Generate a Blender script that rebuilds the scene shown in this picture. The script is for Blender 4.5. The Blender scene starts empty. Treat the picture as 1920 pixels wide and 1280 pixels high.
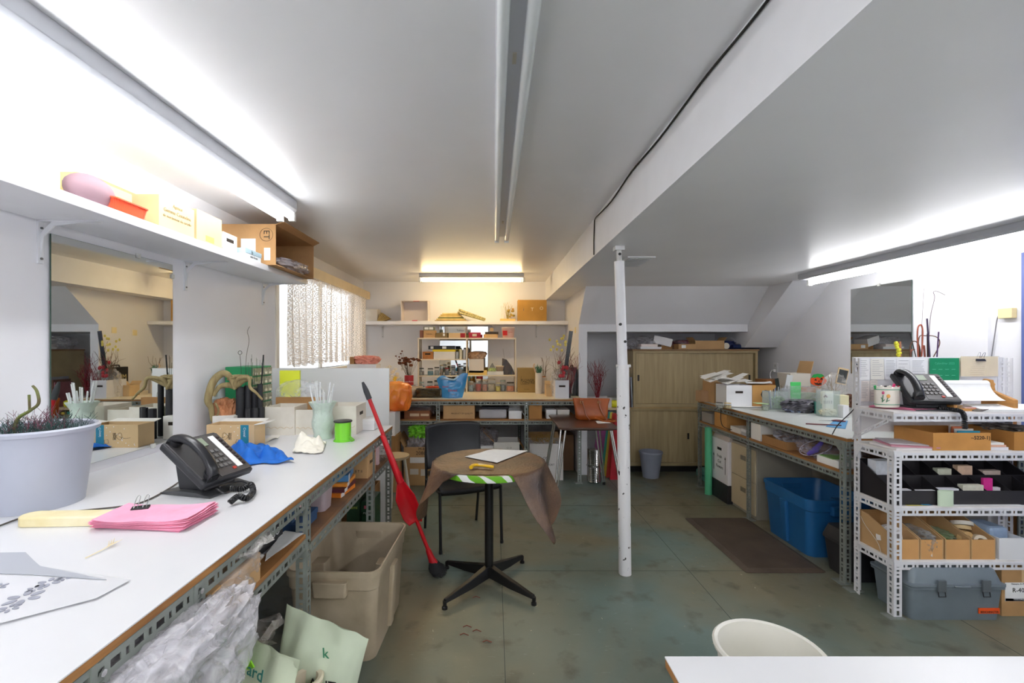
import bpy, bmesh, math, random
from mathutils import Vector, Matrix, noise
R = math.radians
PI = math.pi
sc = bpy.context.scene
COL = sc.collection
H, F, CX, CY = 1.45, 850.0, 926.0, 652.0
# ---------------------------------------------------------------- camera, world, exposure
cam = bpy.data.cameras.new('camera'); camo = bpy.data.objects.new('camera', cam); COL.objects.link(camo)
camo.location = (0, 0, H); camo.rotation_euler = (R(90), 0, 0)
cam.sensor_width = 36; cam.lens = F / 1920 * 36; cam.clip_start = .02
cam.shift_x = (960 - CX) / 1920; cam.shift_y = (CY - 640) / 1920
sc.camera = camo
sc.view_settings.view_transform = 'Standard'; sc.view_settings.look = 'None'
sc.view_settings.gamma = 1; sc.view_settings.use_curve_mapping = False
sc.view_settings.exposure = EXPOSURE = 1.65
sc.cycles.use_denoising = True
sc.cycles.max_bounces = 10; sc.cycles.diffuse_bounces = 6; sc.cycles.transparent_max_bounces = 16
sc.cycles.caustics_reflective = False; sc.cycles.caustics_refractive = False
sc.cycles.sample_clamp_indirect = 6
w = bpy.data.worlds.new('daylight'); sc.world = w; w.use_nodes = True
w.node_tree.nodes['Background'].inputs[0].default_value = (.86, .93, 1, 1)
w.node_tree.nodes['Background'].inputs[1].default_value = 2.0
TUBE_L, TUBE_R, TUBE_B, TUBE_FILL = 8.0, 12.5, 15.0, 26.0

# ---------------------------------------------------------------- pixel helpers (photograph 1920x1280)
def PX(px, Y): return (px - CX) * Y / F
def PZ(py, Y): return H - (py - CY) * Y / F
def G(px, py, z):
    Y = (H - z) * F / (py - CY); return (PX(px, Y), Y, z)
# ---------------------------------------------------------------- materials
def lin(h):
    h = h.lstrip('#'); c = [int(h[i:i+2], 16) / 255 for i in (0, 2, 4)]
    return tuple(x / 12.92 if x <= .04045 else ((x + .055) / 1.055) ** 2.4 for x in c) + (1,)
_m = {}
def mat(hexc, rough=.6, metal=0, alpha=1, nz=0, nscale=8, bump=0, bscale=40, stretch=None, spec=.5, trans=0, sheen=0, hex2=None, coat=0, emit=0):
    key = (hexc, rough, metal, alpha, nz, nscale, bump, bscale, stretch, spec, trans, hex2, coat, emit)
    if key in _m: return _m[key]
    m = bpy.data.materials.new('mat_' + hexc.lstrip('#')); m.use_nodes = True; nt = m.node_tree
    b = nt.nodes['Principled BSDF']; I = b.inputs
    I['Base Color'].default_value = lin(hexc); I['Roughness'].default_value = rough; I['Metallic'].default_value = metal
    I['Alpha'].default_value = alpha; I['Specular IOR Level'].default_value = spec
    I['Transmission Weight'].default_value = trans; I['Coat Weight'].default_value = coat
    if emit: I['Emission Color'].default_value = lin(hexc); I['Emission Strength'].default_value = emit
    tc = None
    if nz or bump or hex2:
        tc = nt.nodes.new('ShaderNodeTexCoord'); mp = nt.nodes.new('ShaderNodeMapping')
        nt.links.new(tc.outputs['Object'], mp.inputs[0])
        if stretch: mp.inputs['Scale'].default_value = stretch
    if nz or hex2:
        n = nt.nodes.new('ShaderNodeTexNoise'); n.inputs['Scale'].default_value = nscale; n.inputs['Detail'].default_value = 5
        nt.links.new(mp.outputs[0], n.inputs['Vector'])
        r = nt.nodes.new('ShaderNodeValToRGB'); c = lin(hexc)
        r.color_ramp.elements[0].position = .32; r.color_ramp.elements[1].position = .68
        r.color_ramp.elements[0].color = lin(hex2) if hex2 else tuple(max(0, x * (1 - nz)) for x in c[:3]) + (1,)
        r.color_ramp.elements[1].color = c if hex2 else tuple(min(1, x * (1 + nz)) for x in c[:3]) + (1,)
        nt.links.new(n.outputs[0], r.inputs[0]); nt.links.new(r.outputs[0], I['Base Color'])
    if bump:
        n2 = nt.nodes.new('ShaderNodeTexNoise'); n2.inputs['Scale'].default_value = bscale; n2.inputs['Detail'].default_value = 4
        nt.links.new(mp.outputs[0], n2.inputs['Vector'])
        bp = nt.nodes.new('ShaderNodeBump'); bp.inputs['Strength'].default_value = bump; bp.inputs['Distance'].default_value = .01
        nt.links.new(n2.outputs[0], bp.inputs['Height']); nt.links.new(bp.outputs[0], I['Normal'])
    _m[key] = m; return m
def emis(name, col, s):
    m = bpy.data.materials.new(name); m.use_nodes = True; nt = m.node_tree; nt.nodes.clear()
    e = nt.nodes.new('ShaderNodeEmission'); e.inputs[0].default_value = col + (1,); e.inputs[1].default_value = s
    o = nt.nodes.new('ShaderNodeOutputMaterial'); nt.links.new(e.outputs[0], o.inputs[0]); return m
def plastic(hexc='#e8e8ee', a=.35, rough=.15, nscale=9):
    key = ('pl', hexc, a, rough, nscale)
    if key in _m: return _m[key]
    m = bpy.data.materials.new('clear_film'); m.use_nodes = True; nt = m.node_tree; b = nt.nodes['Principled BSDF']
    b.inputs['Base Color'].default_value = lin(hexc); b.inputs['Roughness'].default_value = rough
    b.inputs['Specular IOR Level'].default_value = 1.0
    tc = nt.nodes.new('ShaderNodeTexCoord'); n = nt.nodes.new('ShaderNodeTexNoise'); n.inputs['Scale'].default_value = nscale
    n.inputs['Detail'].default_value = 6; n.inputs['Distortion'].default_value = 1.5
    nt.links.new(tc.outputs['Object'], n.inputs['Vector'])
    mr = nt.nodes.new('ShaderNodeMapRange'); mr.inputs[1].default_value = .3; mr.inputs[2].default_value = .7
    mr.inputs[3].default_value = max(0, a - .24) * .7; mr.inputs[4].default_value = min(1, a + .2) * .8
    nt.links.new(n.outputs[0], mr.inputs[0]); nt.links.new(mr.outputs[0], b.inputs['Alpha'])
    bp = nt.nodes.new('ShaderNodeBump'); bp.inputs['Strength'].default_value = .6; bp.inputs['Distance'].default_value = .02
    nt.links.new(n.outputs[0], bp.inputs['Height']); nt.links.new(bp.outputs[0], b.inputs['Normal'])
    _m[key] = m; return m
WHITE = mat('#e9e9ea', .45); PAPER = mat('#f2f2f0', .8, nz=.03, nscale=20)
KRAFT = mat('#c09a6b', .85, nz=.08, nscale=6, bump=.1, bscale=90); KRAFT_D = mat('#a67c4e', .85, nz=.1, nscale=6)
KRAFT_L = mat('#d4b588', .85, nz=.06, nscale=6); CARTONW = mat('#e6e3dc', .7, nz=.05, nscale=7)
BLACKP = mat('#1c1c1f', .4, nz=.1); BLACKM = mat('#141415', .35, metal=0, nz=.2, nscale=20)
STEEL = mat('#8f9490', .45, metal=.35, nz=.12, nscale=14); CHROME = mat('#d8d8d8', .15, metal=1)
GREYST = mat('#868c86', .5, metal=.15, nz=.14, nscale=14); WHITEST = mat('#dedee2', .45, metal=.05, nz=.05, nscale=12)
GLASS = mat('#dfe9e6', .05, alpha=.22, spec=.9); GLASSG = mat('#c9dcd4', .05, alpha=.3, spec=.9)
CLEARP = mat('#dcdcdc', .2, alpha=.42); MIRROR = mat('#eef2f0', .01, metal=1)
PLY = mat('#b07c45', .7, nz=.25, nscale=5, stretch=(1, 1, 12), hex2='#85582e'); CREAMW = mat('#e9dfc9', .6, nz=.04)
BROWNSH = mat('#9a6f4a', .7, hex2='#6f5240', nscale=7, bump=.1)
INK = mat('#22201e', .8)

# ---------------------------------------------------------------- mesh builder
class B:
    def __init__(s): s.v = []; s.f = []; s.mi = []; s.m = 0; s.x = Matrix.Identity(4)
    def at(s, x=0, y=0, z=0, rx=0, ry=0, rz=0):
        from mathutils import Euler
        s.x = Matrix.Translation((x, y, z)) @ Euler((R(rx), R(ry), R(rz))).to_matrix().to_4x4(); return s
    def add(s, vs, fs):
        o = len(s.v); s.v += [tuple(s.x @ Vector(p)) for p in vs]
        s.f += [tuple(i + o for i in f) for f in fs]; s.mi += [s.m] * len(fs); return s
    def box(s, x0, x1, y0, y1, z0, z1):
        return s.add([(x0,y0,z0),(x1,y0,z0),(x1,y1,z0),(x0,y1,z0),(x0,y0,z1),(x1,y0,z1),(x1,y1,z1),(x0,y1,z1)],
                     [(3,2,1,0),(4,5,6,7),(0,1,5,4),(1,2,6,5),(2,3,7,6),(3,0,4,7)])
    def lathe(s, prof, n=24, cx=0, cy=0, cap=True):
        vs = []; fs = []
        for r, z in prof:
            for k in range(n):
                a = 2 * PI * k / n; vs.append((cx + r * math.cos(a), cy + r * math.sin(a), z))
        for i in range(len(prof) - 1):
            for k in range(n):
                a = i * n + k; b = i * n + (k + 1) % n; fs.append((a, b, b + n, a + n))
        if cap:
            fs.append(tuple(range(n - 1, -1, -1))); o = (len(prof) - 1) * n; fs.append(tuple(range(o, o + n)))
        return s.add(vs, fs)
    def cyl(s, r, z0, z1, n=16, cx=0, cy=0): return s.lathe([(r, z0), (r, z1)], n, cx, cy)
    def tube(s, pts, r, n=8, r2=None, closed=False):
        P = [Vector(p) for p in pts]; vs = []; fs = []; up = Vector((.13, .31, .94)).normalized(); prev = None
        for i, p in enumerate(P):
            t = (P[min(i + 1, len(P) - 1)] - P[max(i - 1, 0)])
            if t.length < 1e-9: t = Vector((0, 0, 1))
            t.normalize()
            a = prev if prev is not None else (up if abs(t.dot(up)) < .95 else Vector((1, 0, 0)))
            a = (a - t * a.dot(t)).normalized(); prev = a; b = t.cross(a)
            rr = r if r2 is None else r + (r2 - r) * i / (len(P) - 1)
            if callable(r): rr = r(i / (len(P) - 1))
            for k in range(n):
                g = 2 * PI * k / n; vs.append(p + a * rr * math.cos(g) + b * rr * math.sin(g))
        for i in range(len(P) - 1):
            for k in range(n):
                c = i * n + k; d = i * n + (k + 1) % n; fs.append((c, d, d + n, c + n))
        fs.append(tuple(range(n - 1, -1, -1))); o = (len(P) - 1) * n; fs.append(tuple(range(o, o + n)))
        return s.add(vs, fs)
    def prism(s, poly, axis, a0, a1):
        n = len(poly)
        def mk(p, a): return {'x': (a, p[0], p[1]), 'y': (p[0], a, p[1]), 'z': (p[0], p[1], a)}[axis]
        vs = [mk(p, a0) for p in poly] + [mk(p, a1) for p in poly]
        fs = [tuple(range(n)), tuple(range(2 * n - 1, n - 1, -1))] + [(i, n + i, n + (i + 1) % n, (i + 1) % n) for i in range(n)]
        return s.add(vs, fs)
    def loft(s, rings, cap0=True, cap1=True):
        n = len(rings[0]); vs = [p for r in rings for p in r]; fs = []
        for i in range(len(rings) - 1):
            for k in range(n):
                a = i * n + k; b = i * n + (k + 1) % n; fs.append((a, b, b + n, a + n))
        if cap0: fs.append(tuple(range(n - 1, -1, -1)))
        if cap1: o = (len(rings) - 1) * n; fs.append(tuple(range(o, o + n)))
        return s.add(vs, fs)
    def grid(s, fn, nu, nv, thick=0):
        vs = [fn(i / nu, j / nv) for i in range(nu + 1) for j in range(nv + 1)]
        fs = [(i*(nv+1)+j, (i+1)*(nv+1)+j, (i+1)*(nv+1)+j+1, i*(nv+1)+j+1) for i in range(nu) for j in range(nv)]
        return s.add(vs, fs)
    def ball(s, c, r, n=12, sx=1, sy=1, sz=1):
        k = n // 2; pr = []
        for i in range(k + 1):
            a = -PI / 2 + PI * i / k; pr.append((max(1e-4, math.cos(a) * r), math.sin(a) * r))
        o = len(s.v); X = s.x; s.x = X @ Matrix.Translation(c) @ Matrix.Diagonal((sx, sy, sz, 1)); s.lathe(pr, n); s.x = X; return s
    def build(s, name, mats, parent=None, smooth=False, bevel=0, solid=0, sub=0):
        me = bpy.data.meshes.new(name); me.from_pydata(s.v, [], s.f); me.update()
        if not isinstance(mats, (list, tuple)): mats = [mats]
        for m in mats: me.materials.append(m)
        for p, i in zip(me.polygons, s.mi): p.material_index = min(i, len(mats) - 1)
        bm = bmesh.new(); bm.from_mesh(me)
        if smooth or bevel: bmesh.ops.remove_doubles(bm, verts=bm.verts, dist=1e-6)
        bmesh.ops.recalc_face_normals(bm, faces=bm.faces); bm.to_mesh(me); bm.free()
        if smooth:
            for p in me.polygons: p.use_smooth = True
            try: me.set_sharp_from_angle(angle=R(40 if smooth is True else smooth))
            except Exception: pass
        o = bpy.data.objects.new(name, me); COL.objects.link(o)
        if parent: o.parent = parent
        if solid: q = o.modifiers.new('s', 'SOLIDIFY'); q.thickness = solid; q.offset = 0
        if bevel: q = o.modifiers.new('b', 'BEVEL'); q.width = bevel; q.segments = 2; q.limit_method = 'ANGLE'
        if sub: q = o.modifiers.new('u', 'SUBSURF'); q.levels = q.render_levels = sub
        return o
def tag(o, label=None, cat=None, group=None, kind=None):
    if label: o['label'] = label
    if cat: o['category'] = cat
    if group: o['group'] = group
    if kind: o['kind'] = kind
    return o
def thing(name, label, cat, loc=(0, 0, 0), rz=0, group=None):
    o = bpy.data.objects.new(name, None); COL.objects.link(o); o.location = loc; o.rotation_euler = (0, 0, R(rz))
    o.empty_display_size = .05
    return tag(o, label, cat, group)
def solo(b, name, label, cat, mats, loc=(0, 0, 0), rz=0, group=None, **k):
    o = b.build(name, mats, **k); o.location = loc; o.rotation_euler = (0, 0, R(rz)); return tag(o, label, cat, group)
def struct(b, name, mats, **k): return tag(b.build(name, mats, **k), kind='structure')
def copy_tree(o, parent=None):
    c = o.copy(); COL.objects.link(c)
    if parent: c.parent = parent
    for ch in [x for x in bpy.data.objects if x.parent == o and x is not c]: copy_tree(ch, c)
    return c
def text(s, size, m, parent, loc, rot=(90, 0, 0), align='CENTER', ext=.0004, name='lettering', sx=1):
    cu = bpy.data.curves.new('t', 'FONT'); cu.body = s; cu.size = size; cu.extrude = ext; cu.align_x = align; cu.align_y = 'CENTER'
    cu.resolution_u = 2
    fo = bpy.data.objects.new('t', cu); me = bpy.data.meshes.new_from_object(fo)
    bpy.data.objects.remove(fo); bpy.data.curves.remove(cu)
    me.materials.clear(); me.materials.append(m)
    o = bpy.data.objects.new(name, me); COL.objects.link(o); o.parent = parent; o.location = loc
    o.rotation_euler = tuple(R(a) for a in rot); o.scale = (sx, 1, 1); return o
def rr(hx, hy, r, z, n=4, cx=0, cy=0):
    pts = []; r = min(r, hx * .99, hy * .99)
    for q, (sx, sy) in enumerate(((1, 1), (-1, 1), (-1, -1), (1, -1))):
        for k in range(n + 1):
            a = PI / 2 * (q + k / n); pts.append((cx + sx * (hx - r) + r * math.cos(a), cy + sy * (hy - r) + r * math.sin(a), z))
    return pts
def nz(p, s=1, seed=0): return noise.noise(Vector((p[0] * s + seed * 7.3, p[1] * s - seed * 3.1, p[2] * s + seed)))
def blob(b, w, d, h, seed=0, crump=.25, lv=3, fr=2.2):
    """a crumpled soft lump, flat underneath"""
    bm = bmesh.new(); bmesh.ops.create_icosphere(bm, subdivisions=lv + 1, radius=1)
    vs = []
    for v in bm.verts:
        p = v.co; k = 1 + crump * (1 - 2.4 * abs(nz(p, fr, seed))) + crump * .5 * nz(p, fr * 2.7, seed + 5)
        q = p * k; vs.append((q.x * w / 2, q.y * d / 2, h * 1.04 * math.tanh(max(0, (q.z * .62 + .5)) * 1.15)))
    idx = {v: i for i, v in enumerate(bm.verts)}
    fs = [tuple(idx[v] for v in f.verts) for f in bm.faces]; bm.free(); b.add(vs, fs); return b
def crumple(b, w, d, h, seed=0, n=26, fr=5, curl=0):
    def fn(u, v):
        x, y = u - .5, v - .5; e = 1 + .25 * nz((x * 3, y * 3, 1), 1.3, seed)
        a = abs(nz((x, y, 0), fr, seed)) * 1.6 + .4 * abs(nz((x, y, 0), fr * 2.3, seed + 2)); r = max(abs(x), abs(y)) * 2
        return (x * w * e, y * d * e, .002 + h * a * (1 - .75 * r ** 2))
    return b.grid(fn, n, n)

# ---------------------------------------------------------------- generic containers, all from real sizes
def WB(name, label, cat, x0, x1, y0, y1, z0, z1, m=None, style='closed', rz=0, group=None, flaps='', inner=None,
       tape=None, txt=(), handle=None, lab=(), bevel=.002, fa=50, fl=None):
    W, D, Hh = abs(x1 - x0), abs(y1 - y0), z1 - z0; m = m or KRAFT; t = min(.005, W / 8)
    root = thing(name, label, cat, ((x0 + x1) / 2, (y0 + y1) / 2, z0), rz, group)
    b = B(); hx, hy = W / 2, D / 2
    if style == 'closed':
        b.box(-hx, hx, -hy, hy, 0, Hh)
        b.build('body', [m], root, bevel=bevel)
    elif style == 'lid':
        b.box(-hx + .003, hx - .003, -hy + .003, hy - .003, 0, Hh * .9); b.build('body', [m], root, bevel=bevel)
        c = B(); c.box(-hx, hx, -hy, hy, Hh * .55, Hh); c.build('lid', [inner or m], root, bevel=bevel)
    else:
        b.box(-hx, hx, -hy, hy, 0, t)
        b.box(-hx, -hx + t, -hy, hy, t, Hh); b.box(hx - t, hx, -hy, hy, t, Hh)
        b.box(-hx + t, hx - t, -hy, -hy + t, t, Hh); b.box(-hx + t, hx - t, hy - t, hy, t, Hh)
        b.build('body', [m], root)
    L = fl or min(W, D) * .45
    for c in flaps:
        fb = B(); ang = R(fa if c.islower() else -60); cl = c.lower()
        dx, dz = math.cos(ang) * L, math.sin(ang) * L
        q = B()
        if cl in 'lr':
            s = -1 if cl == 'l' else 1
            q.add([(s*hx, -hy, Hh), (s*hx, hy, Hh), (s*(hx+dx), hy*.97, Hh+dz), (s*(hx+dx), -hy*.97, Hh+dz)], [(0,1,2,3)])
        else:
            s = -1 if cl == 'f' else 1
            q.add([(-hx, s*hy, Hh), (hx, s*hy, Hh), (hx*.97, s*(hy+dx), Hh+dz), (-hx*.97, s*(hy+dx), Hh+dz)], [(0,1,2,3)])
        q.build('flap', [inner or m], root, solid=.004)
    if tape:
        c = B(); c.box(-.02, .02, -hy - .0006, hy + .0006, Hh * .7, Hh + .0006); c.build('tape', [tape], root)
    if handle:
        for fc in handle:
            c = B(); hw, hz = min(.035, W * .25), Hh * .68
            c.box(-hw, hw, -.0008, .0008, -.01, .01)
            o = c.build('handle_hole', [mat('#2a221a', .9)], root, bevel=.0)
            o.location = (0, -hy - .0006, hz) if fc == 'f' else ((hx + .0006) * (1 if fc == 'r' else -1), 0, hz)
            if fc != 'f': o.rotation_euler = (0, 0, R(90))
    for (fc, u, v, w_, h_, mm) in lab:
        c = B(); e = .0008
        if fc == 'f': c.box(u*W - w_/2, u*W + w_/2, -hy - e, -hy + e, v*Hh - h_/2, v*Hh + h_/2)
        elif fc == 't': c.box(u*W - w_/2, u*W + w_/2, v*D - h_/2, v*D + h_/2, Hh - e, Hh + e)
        else:
            s = 1 if fc == 'r' else -1; c.box(s*hx - e, s*hx + e, u*D - w_/2, u*D + w_/2, v*Hh - h_/2, v*Hh + h_/2)
        c.build('label', [mm], root)
    for (s, fc, u, v, size, mm) in txt:
        e = .0012
        if fc == 'f': text(s, size, mm, root, (u*W, -hy - e, v*Hh), (90, 0, 0))
        elif fc == 't': text(s, size, mm, root, (u*W, v*D, Hh + e), (0, 0, 0))
        elif fc == 'r': text(s, size, mm, root, (hx + e, u*D, v*Hh), (90, 0, 90))
        elif fc == 'l': text(s, size, mm, root, (-hx - e, u*D, v*Hh), (90, 0, -90))
    return root
def PB(name, label, cat, px0, px1, pyt, Y, zb, d, m=None, style='closed', **k):
    return WB(name, label, cat, PX(px0, Y), PX(px1, Y), Y, Y + d, zb, PZ(pyt, Y), m, style, **k)
def sheet(name, label, cat, pts, z, m, group=None, th=.0006, curl=0, n=1):
    """flat sheet(s) of paper lying on z; pts are the four world corners"""
    b = B(); cx = sum(p[0] for p in pts) / 4; cy = sum(p[1] for p in pts) / 4
    for i in range(n):
        a = random.uniform(-.05, .05) if i else 0; ca, sa = math.cos(a), math.sin(a)
        q = [((p[0]-cx)*ca - (p[1]-cy)*sa, (p[0]-cx)*sa + (p[1]-cy)*ca) for p in pts]
        def fn(u, v, q=q, i=i):
            x = (q[0][0]*(1-u) + q[1][0]*u)*(1-v) + (q[3][0]*(1-u) + q[2][0]*u)*v
            y = (q[0][1]*(1-u) + q[1][1]*u)*(1-v) + (q[3][1]*(1-u) + q[2][1]*u)*v
            return (x, y, .001 + i * (th + .0012) + curl * (abs(u-.5)*2)**3 * abs(nz((u, v, i), 2, i)) * 2)
        b.grid(fn, 8, 8)
    return solo(b, name, label, cat, [m], (cx, cy, z), group=group, solid=th)
def jar(name, label, x, y, z, r, h, content='#b03030', lid='#d8d2c6', fill=.7, cat='jar', glass=None, group=None):
    t = thing(name, label, cat, (x, y, z), 0, group)
    B().lathe([(r*.9, 0), (r, .01*h), (r, h*.82), (r*.85, h*.9)], 18).build('glass', [glass or GLASS], t, smooth=True)
    if fill: B().lathe([(r*.86, h*.03), (r*.93, h*.06), (r*.93, h*fill*.8), (r*.6, h*fill*.85)], 16).build('contents', [mat(content, .8, nz=.5, nscale=90, bump=.8, bscale=70)], t, smooth=True)
    if lid: B().lathe([(r*.9, h*.88), (r*.93, h*.9), (r*.93, h*.99), (r*.85, h)], 18).build('lid', [mat(lid, .4)], t, smooth=True)
    return t
def angle(b, p0, p1, va, vb, w=.038, solidb=False):
    """slotted steel angle: two flanges along p0-p1 in directions va and vb, really pierced"""
    p0, p1 = Vector(p0), Vector(p1); u = (p1 - p0); L = u.length; u.normalize()
    for v in (Vector(va), Vector(vb)):
        def q(a0, a1, c0, c1):
            b.add([p0+u*a0+v*c0, p0+u*a1+v*c0, p0+u*a1+v*c1, p0+u*a0+v*c1], [(0,1,2,3)])
        q(0, L, 0, w*.32); q(0, L, w*.68, w)
        a = 0; pat = ((.012, 1), (.026, 0), (.012, 1), (.009, 0)); i = 0
        while a < L:
            l, s = pat[i % 4]; e = min(L, a + l)
            if s: q(a, e, w*.32, w*.68)
            a = e; i += 1
    return b
def twigs(b, n, h, spread, seed=0, r=.0015, wob=.15, z0=0, fork=1, base=.01):
    rnd = random.Random(seed)
    for i in range(n):
        a = rnd.uniform(0, 2*PI); s = spread * rnd.uniform(.2, 1); hh = h * rnd.uniform(.6, 1)
        pts = []
        for k in range(6):
            t = k / 5; pts.append((math.cos(a)*(base + s*t**1.3) + wob*h*.15*rnd.uniform(-1, 1)*t, math.sin(a)*(base + s*t**1.3) + wob*h*.15*rnd.uniform(-1, 1)*t, z0 + hh*t))
        b.tube(pts, r, 5, r2=r*.5)
        for _ in range(fork):
            k = rnd.randint(2, 4); p = Vector(pts[k]); d = Vector((rnd.uniform(-1, 1), rnd.uniform(-1, 1), rnd.uniform(.5, 1.6))).normalized() * hh * .25
            b.tube([p, p + d*.5 + Vector((0, 0, .01)), p + d], r*.7, 4, r2=r*.3)
    return b
def smoothpath(pts, n=8):
    P = [Vector(p) for p in pts]; out = []
    for i in range(len(P) - 1):
        a, b_, c, d = P[max(i-1, 0)], P[i], P[i+1], P[min(i+2, len(P)-1)]
        for k in range(n):
            t = k / n; out.append(.5*((2*b_) + (c-a)*t + (2*a-5*b_+4*c-d)*t*t + (3*b_-a-3*c+d)*t**3))
    out.append(P[-1]); return out
def tote(name, label, x0, x1, y0, y1, h, m, rz=0, cat='storage tote', taper=.86, ribs=True):
    t = thing(name, label, cat, ((x0+x1)/2, (y0+y1)/2, 0), rz); hx, hy = (x1-x0)/2, (y1-y0)/2; k = taper
    b = B(); th = .006
    ring = lambda s, z, dd=0: rr(hx*s - dd, hy*s - dd, .05, z, 5)
    b.loft([ring(k, 0), ring(k+(.96-k)*.78, h*.78), ring(.965, h*.8), ring(.975, h*.94), ring(1, h*.94), ring(1, h), ring(.965, h), ring(.955, h*.94, th),
            ring(.94, h*.8, th), ring(k+(.94-k)*.77, h*.77, th), ring(k, .01, th)], True, True)
    b.build('body', [m], t, smooth=35)
    for s in (-1, 1):
        c = B(); c.loft([rr(.075, .018, .01, h*.74, 3), rr(.08, .022, .01, h*.9, 3)]); o = c.build('handle', [m], t, bevel=.003)
        o.location = (0, s*hy*.985, 0)
    for s in (-1, 1):
        c = B(); c.loft([rr(.045, hy*.10, .01, h*.06, 2), rr(.05, hy*.13, .01, h*.8, 2)])
        o = c.build('rib', [m], t, bevel=.002); o.location = (s*(hx*.9-.035), 0, 0)
        o.rotation_euler = (0, R(s*math.degrees(math.atan((.96-k)*hx/h))), 0)
    return t
def pail(name, label, x, y, z, rt, rb, h, m, cat='bucket', rim=.008, handle=False, soil=None):
    t = thing(name, label, cat, (x, y, z))
    B().lathe([(rb, 0), (rt-rim*.6, h-.02), (rt+rim, h-.018), (rt+rim*1.3, h-.006), (rt+rim*.4, h), (rt-rim, h-.004), (rt-rim*1.2, h-.03), (rb-.006, .008)], 40).build('body', [m], t, smooth=True)
    if soil: B().lathe([(rt*.5, h*.8), (rt*.93, h*.82)], 30).build('soil', [soil], t)
    return t
# ================================================================ the room
XL, XR, YB, ZC, ZL = -1.785, 3.28, 6.2, 2.355, 2.10
WALLM = mat('#e6e6ea', .55, nz=.02, nscale=3, bump=.04, bscale=30)
def ceil_mat():
    m = mat('#eaeaec', .33, nz=.03, nscale=1.6, bump=.05, bscale=5, spec=.45); return m
CEILM = ceil_mat(); TRIMM = mat('#e9e9ec', .5, nz=.02)
def floor_mat():
    m = bpy.data.materials.new('painted_floor'); m.use_nodes = True; nt = m.node_tree; b = nt.nodes['Principled BSDF']
    tc = nt.nodes.new('ShaderNodeTexCoord')
    def N(s, d=5, sc_=(1, 1, 1), dist=0):
        mp = nt.nodes.new('ShaderNodeMapping'); mp.inputs['Scale'].default_value = sc_; nt.links.new(tc.outputs['Object'], mp.inputs[0])
        n = nt.nodes.new('ShaderNodeTexNoise'); n.inputs['Scale'].default_value = s; n.inputs['Detail'].default_value = d
        n.inputs['Distortion'].default_value = dist; nt.links.new(mp.outputs[0], n.inputs['Vector']); return n.outputs[0]
    def ramp(src, p0, p1, c0, c1):
        r = nt.nodes.new('ShaderNodeValToRGB'); r.color_ramp.elements[0].position = p0; r.color_ramp.elements[1].position = p1
        r.color_ramp.elements[0].color = c0; r.color_ramp.elements[1].color = c1; nt.links.new(src, r.inputs[0]); return r.outputs[0]
    def mix(f, a, c):
        x = nt.nodes.new('ShaderNodeMixRGB'); nt.links.new(f, x.inputs[0])
        for i, s in ((1, a), (2, c)):
            if isinstance(s, tuple): x.inputs[i].default_value = s
            else: nt.links.new(s, x.inputs[i])
        return x.outputs[0]
    W0, W1 = (0, 0, 0, 1), (1, 1, 1, 1)
    base = ramp(N(1.3, 6), .35, .65, lin('#5c6d66'), lin('#6f807a'))
    worn = mix(ramp(N(.8, 7, dist=.6), .40, .60, W0, W1), base, lin('#7a745e'))
    grime = mix(ramp(N(7, 8), .56, .74, W0, (.75, .75, .75, 1)), worn, lin('#4c4639'))
    scr = mix(ramp(N(14, 9, (1, 5, 1), 1.2), .67, .72, W0, (.3, .3, .3, 1)), grime, lin('#9ba8a2'))
    spk = mix(ramp(N(75, 2), .76, .78, W0, (.7, .7, .7, 1)), scr, lin('#c5c6b8'))
    nt.links.new(spk, b.inputs['Base Color'])
    nt.links.new(ramp(N(3, 6), .3, .7, (.28,)*3 + (1,), (.5,)*3 + (1,)), b.inputs['Roughness'])
    bp = nt.nodes.new('ShaderNodeBump'); bp.inputs['Strength'].default_value = .12; bp.inputs['Distance'].default_value = .01
    nt.links.new(N(18, 5), bp.inputs['Height']); nt.links.new(bp.outputs[0], b.inputs['Normal'])
    return m
struct(B().box(XL-.1, 3.8, -2.3, YB+.1, -.1, 0), 'floor', floor_mat())
b = B()
for x in (.05, 1.27, 2.49):
    b.box(x-.0015, x+.0015, -2.2, 5.2, 0, .0006)
for y in (.51, 1.73, 2.95, 4.17): b.box(XL, XR, y-.0015, y+.0015, 0, .0006)
struct(b, 'floor_joint_lines', mat('#3c4642', .8))
struct(B().box(XL-.1, .73, -2.3, YB+.1, ZC, ZC+.1), 'ceiling', CEILM)
struct(B().box(.72, 3.8, -2.3, YB+.1, ZL, ZC+.1), 'ceiling_lower', CEILM)
struct(B().box(.704, .722, -2.2, YB, ZL-.004, ZC), 'trim_1', TRIMM)
WY0, WY1, WZ0, WZ1 = 3.75, 5.85, 1.24, 2.12
b = B(); b.box(XL-.1, XL, -2.3, WY0, 0, ZC); b.box(XL-.1, XL, WY1, YB+.1, 0, ZC); b.box(XL-.1, XL, WY0, WY1, 0, WZ0); b.box(XL-.1, XL, WY0, WY1, WZ1, ZC)
struct(b, 'wall_left', WALLM)
struct(B().box(XL, 1.0, YB, YB+.1, 0, ZC), 'wall_back', WALLM)
struct(B().prism([(YB, 0), (5.18, 0), (5.18, 1.72), (4.78, ZL), (YB, ZL)], 'x', .97, 1.066), 'wall_alcove', WALLM)
struct(B().prism([(5.18, 1.635), (5.18, 1.72), (4.78, ZL), (5.97, ZL), (5.97, 1.635)], 'x', 1.066, 2.9), 'wall_sloped_header', WALLM)
struct(B().prism([(4.4, ZL), (5.25, 1.455), (5.97, 1.455), (5.97, ZL)], 'x', 2.9, XR), 'wall_sloped_side', WALLM)
struct(B().box(1.066, 3.7, 5.95, 6.05, 0, ZL), 'wall_recess', WALLM)
struct(B().box(XR, 3.8, 3.01, 5.97, 0, ZL), 'wall_right', WALLM)
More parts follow.
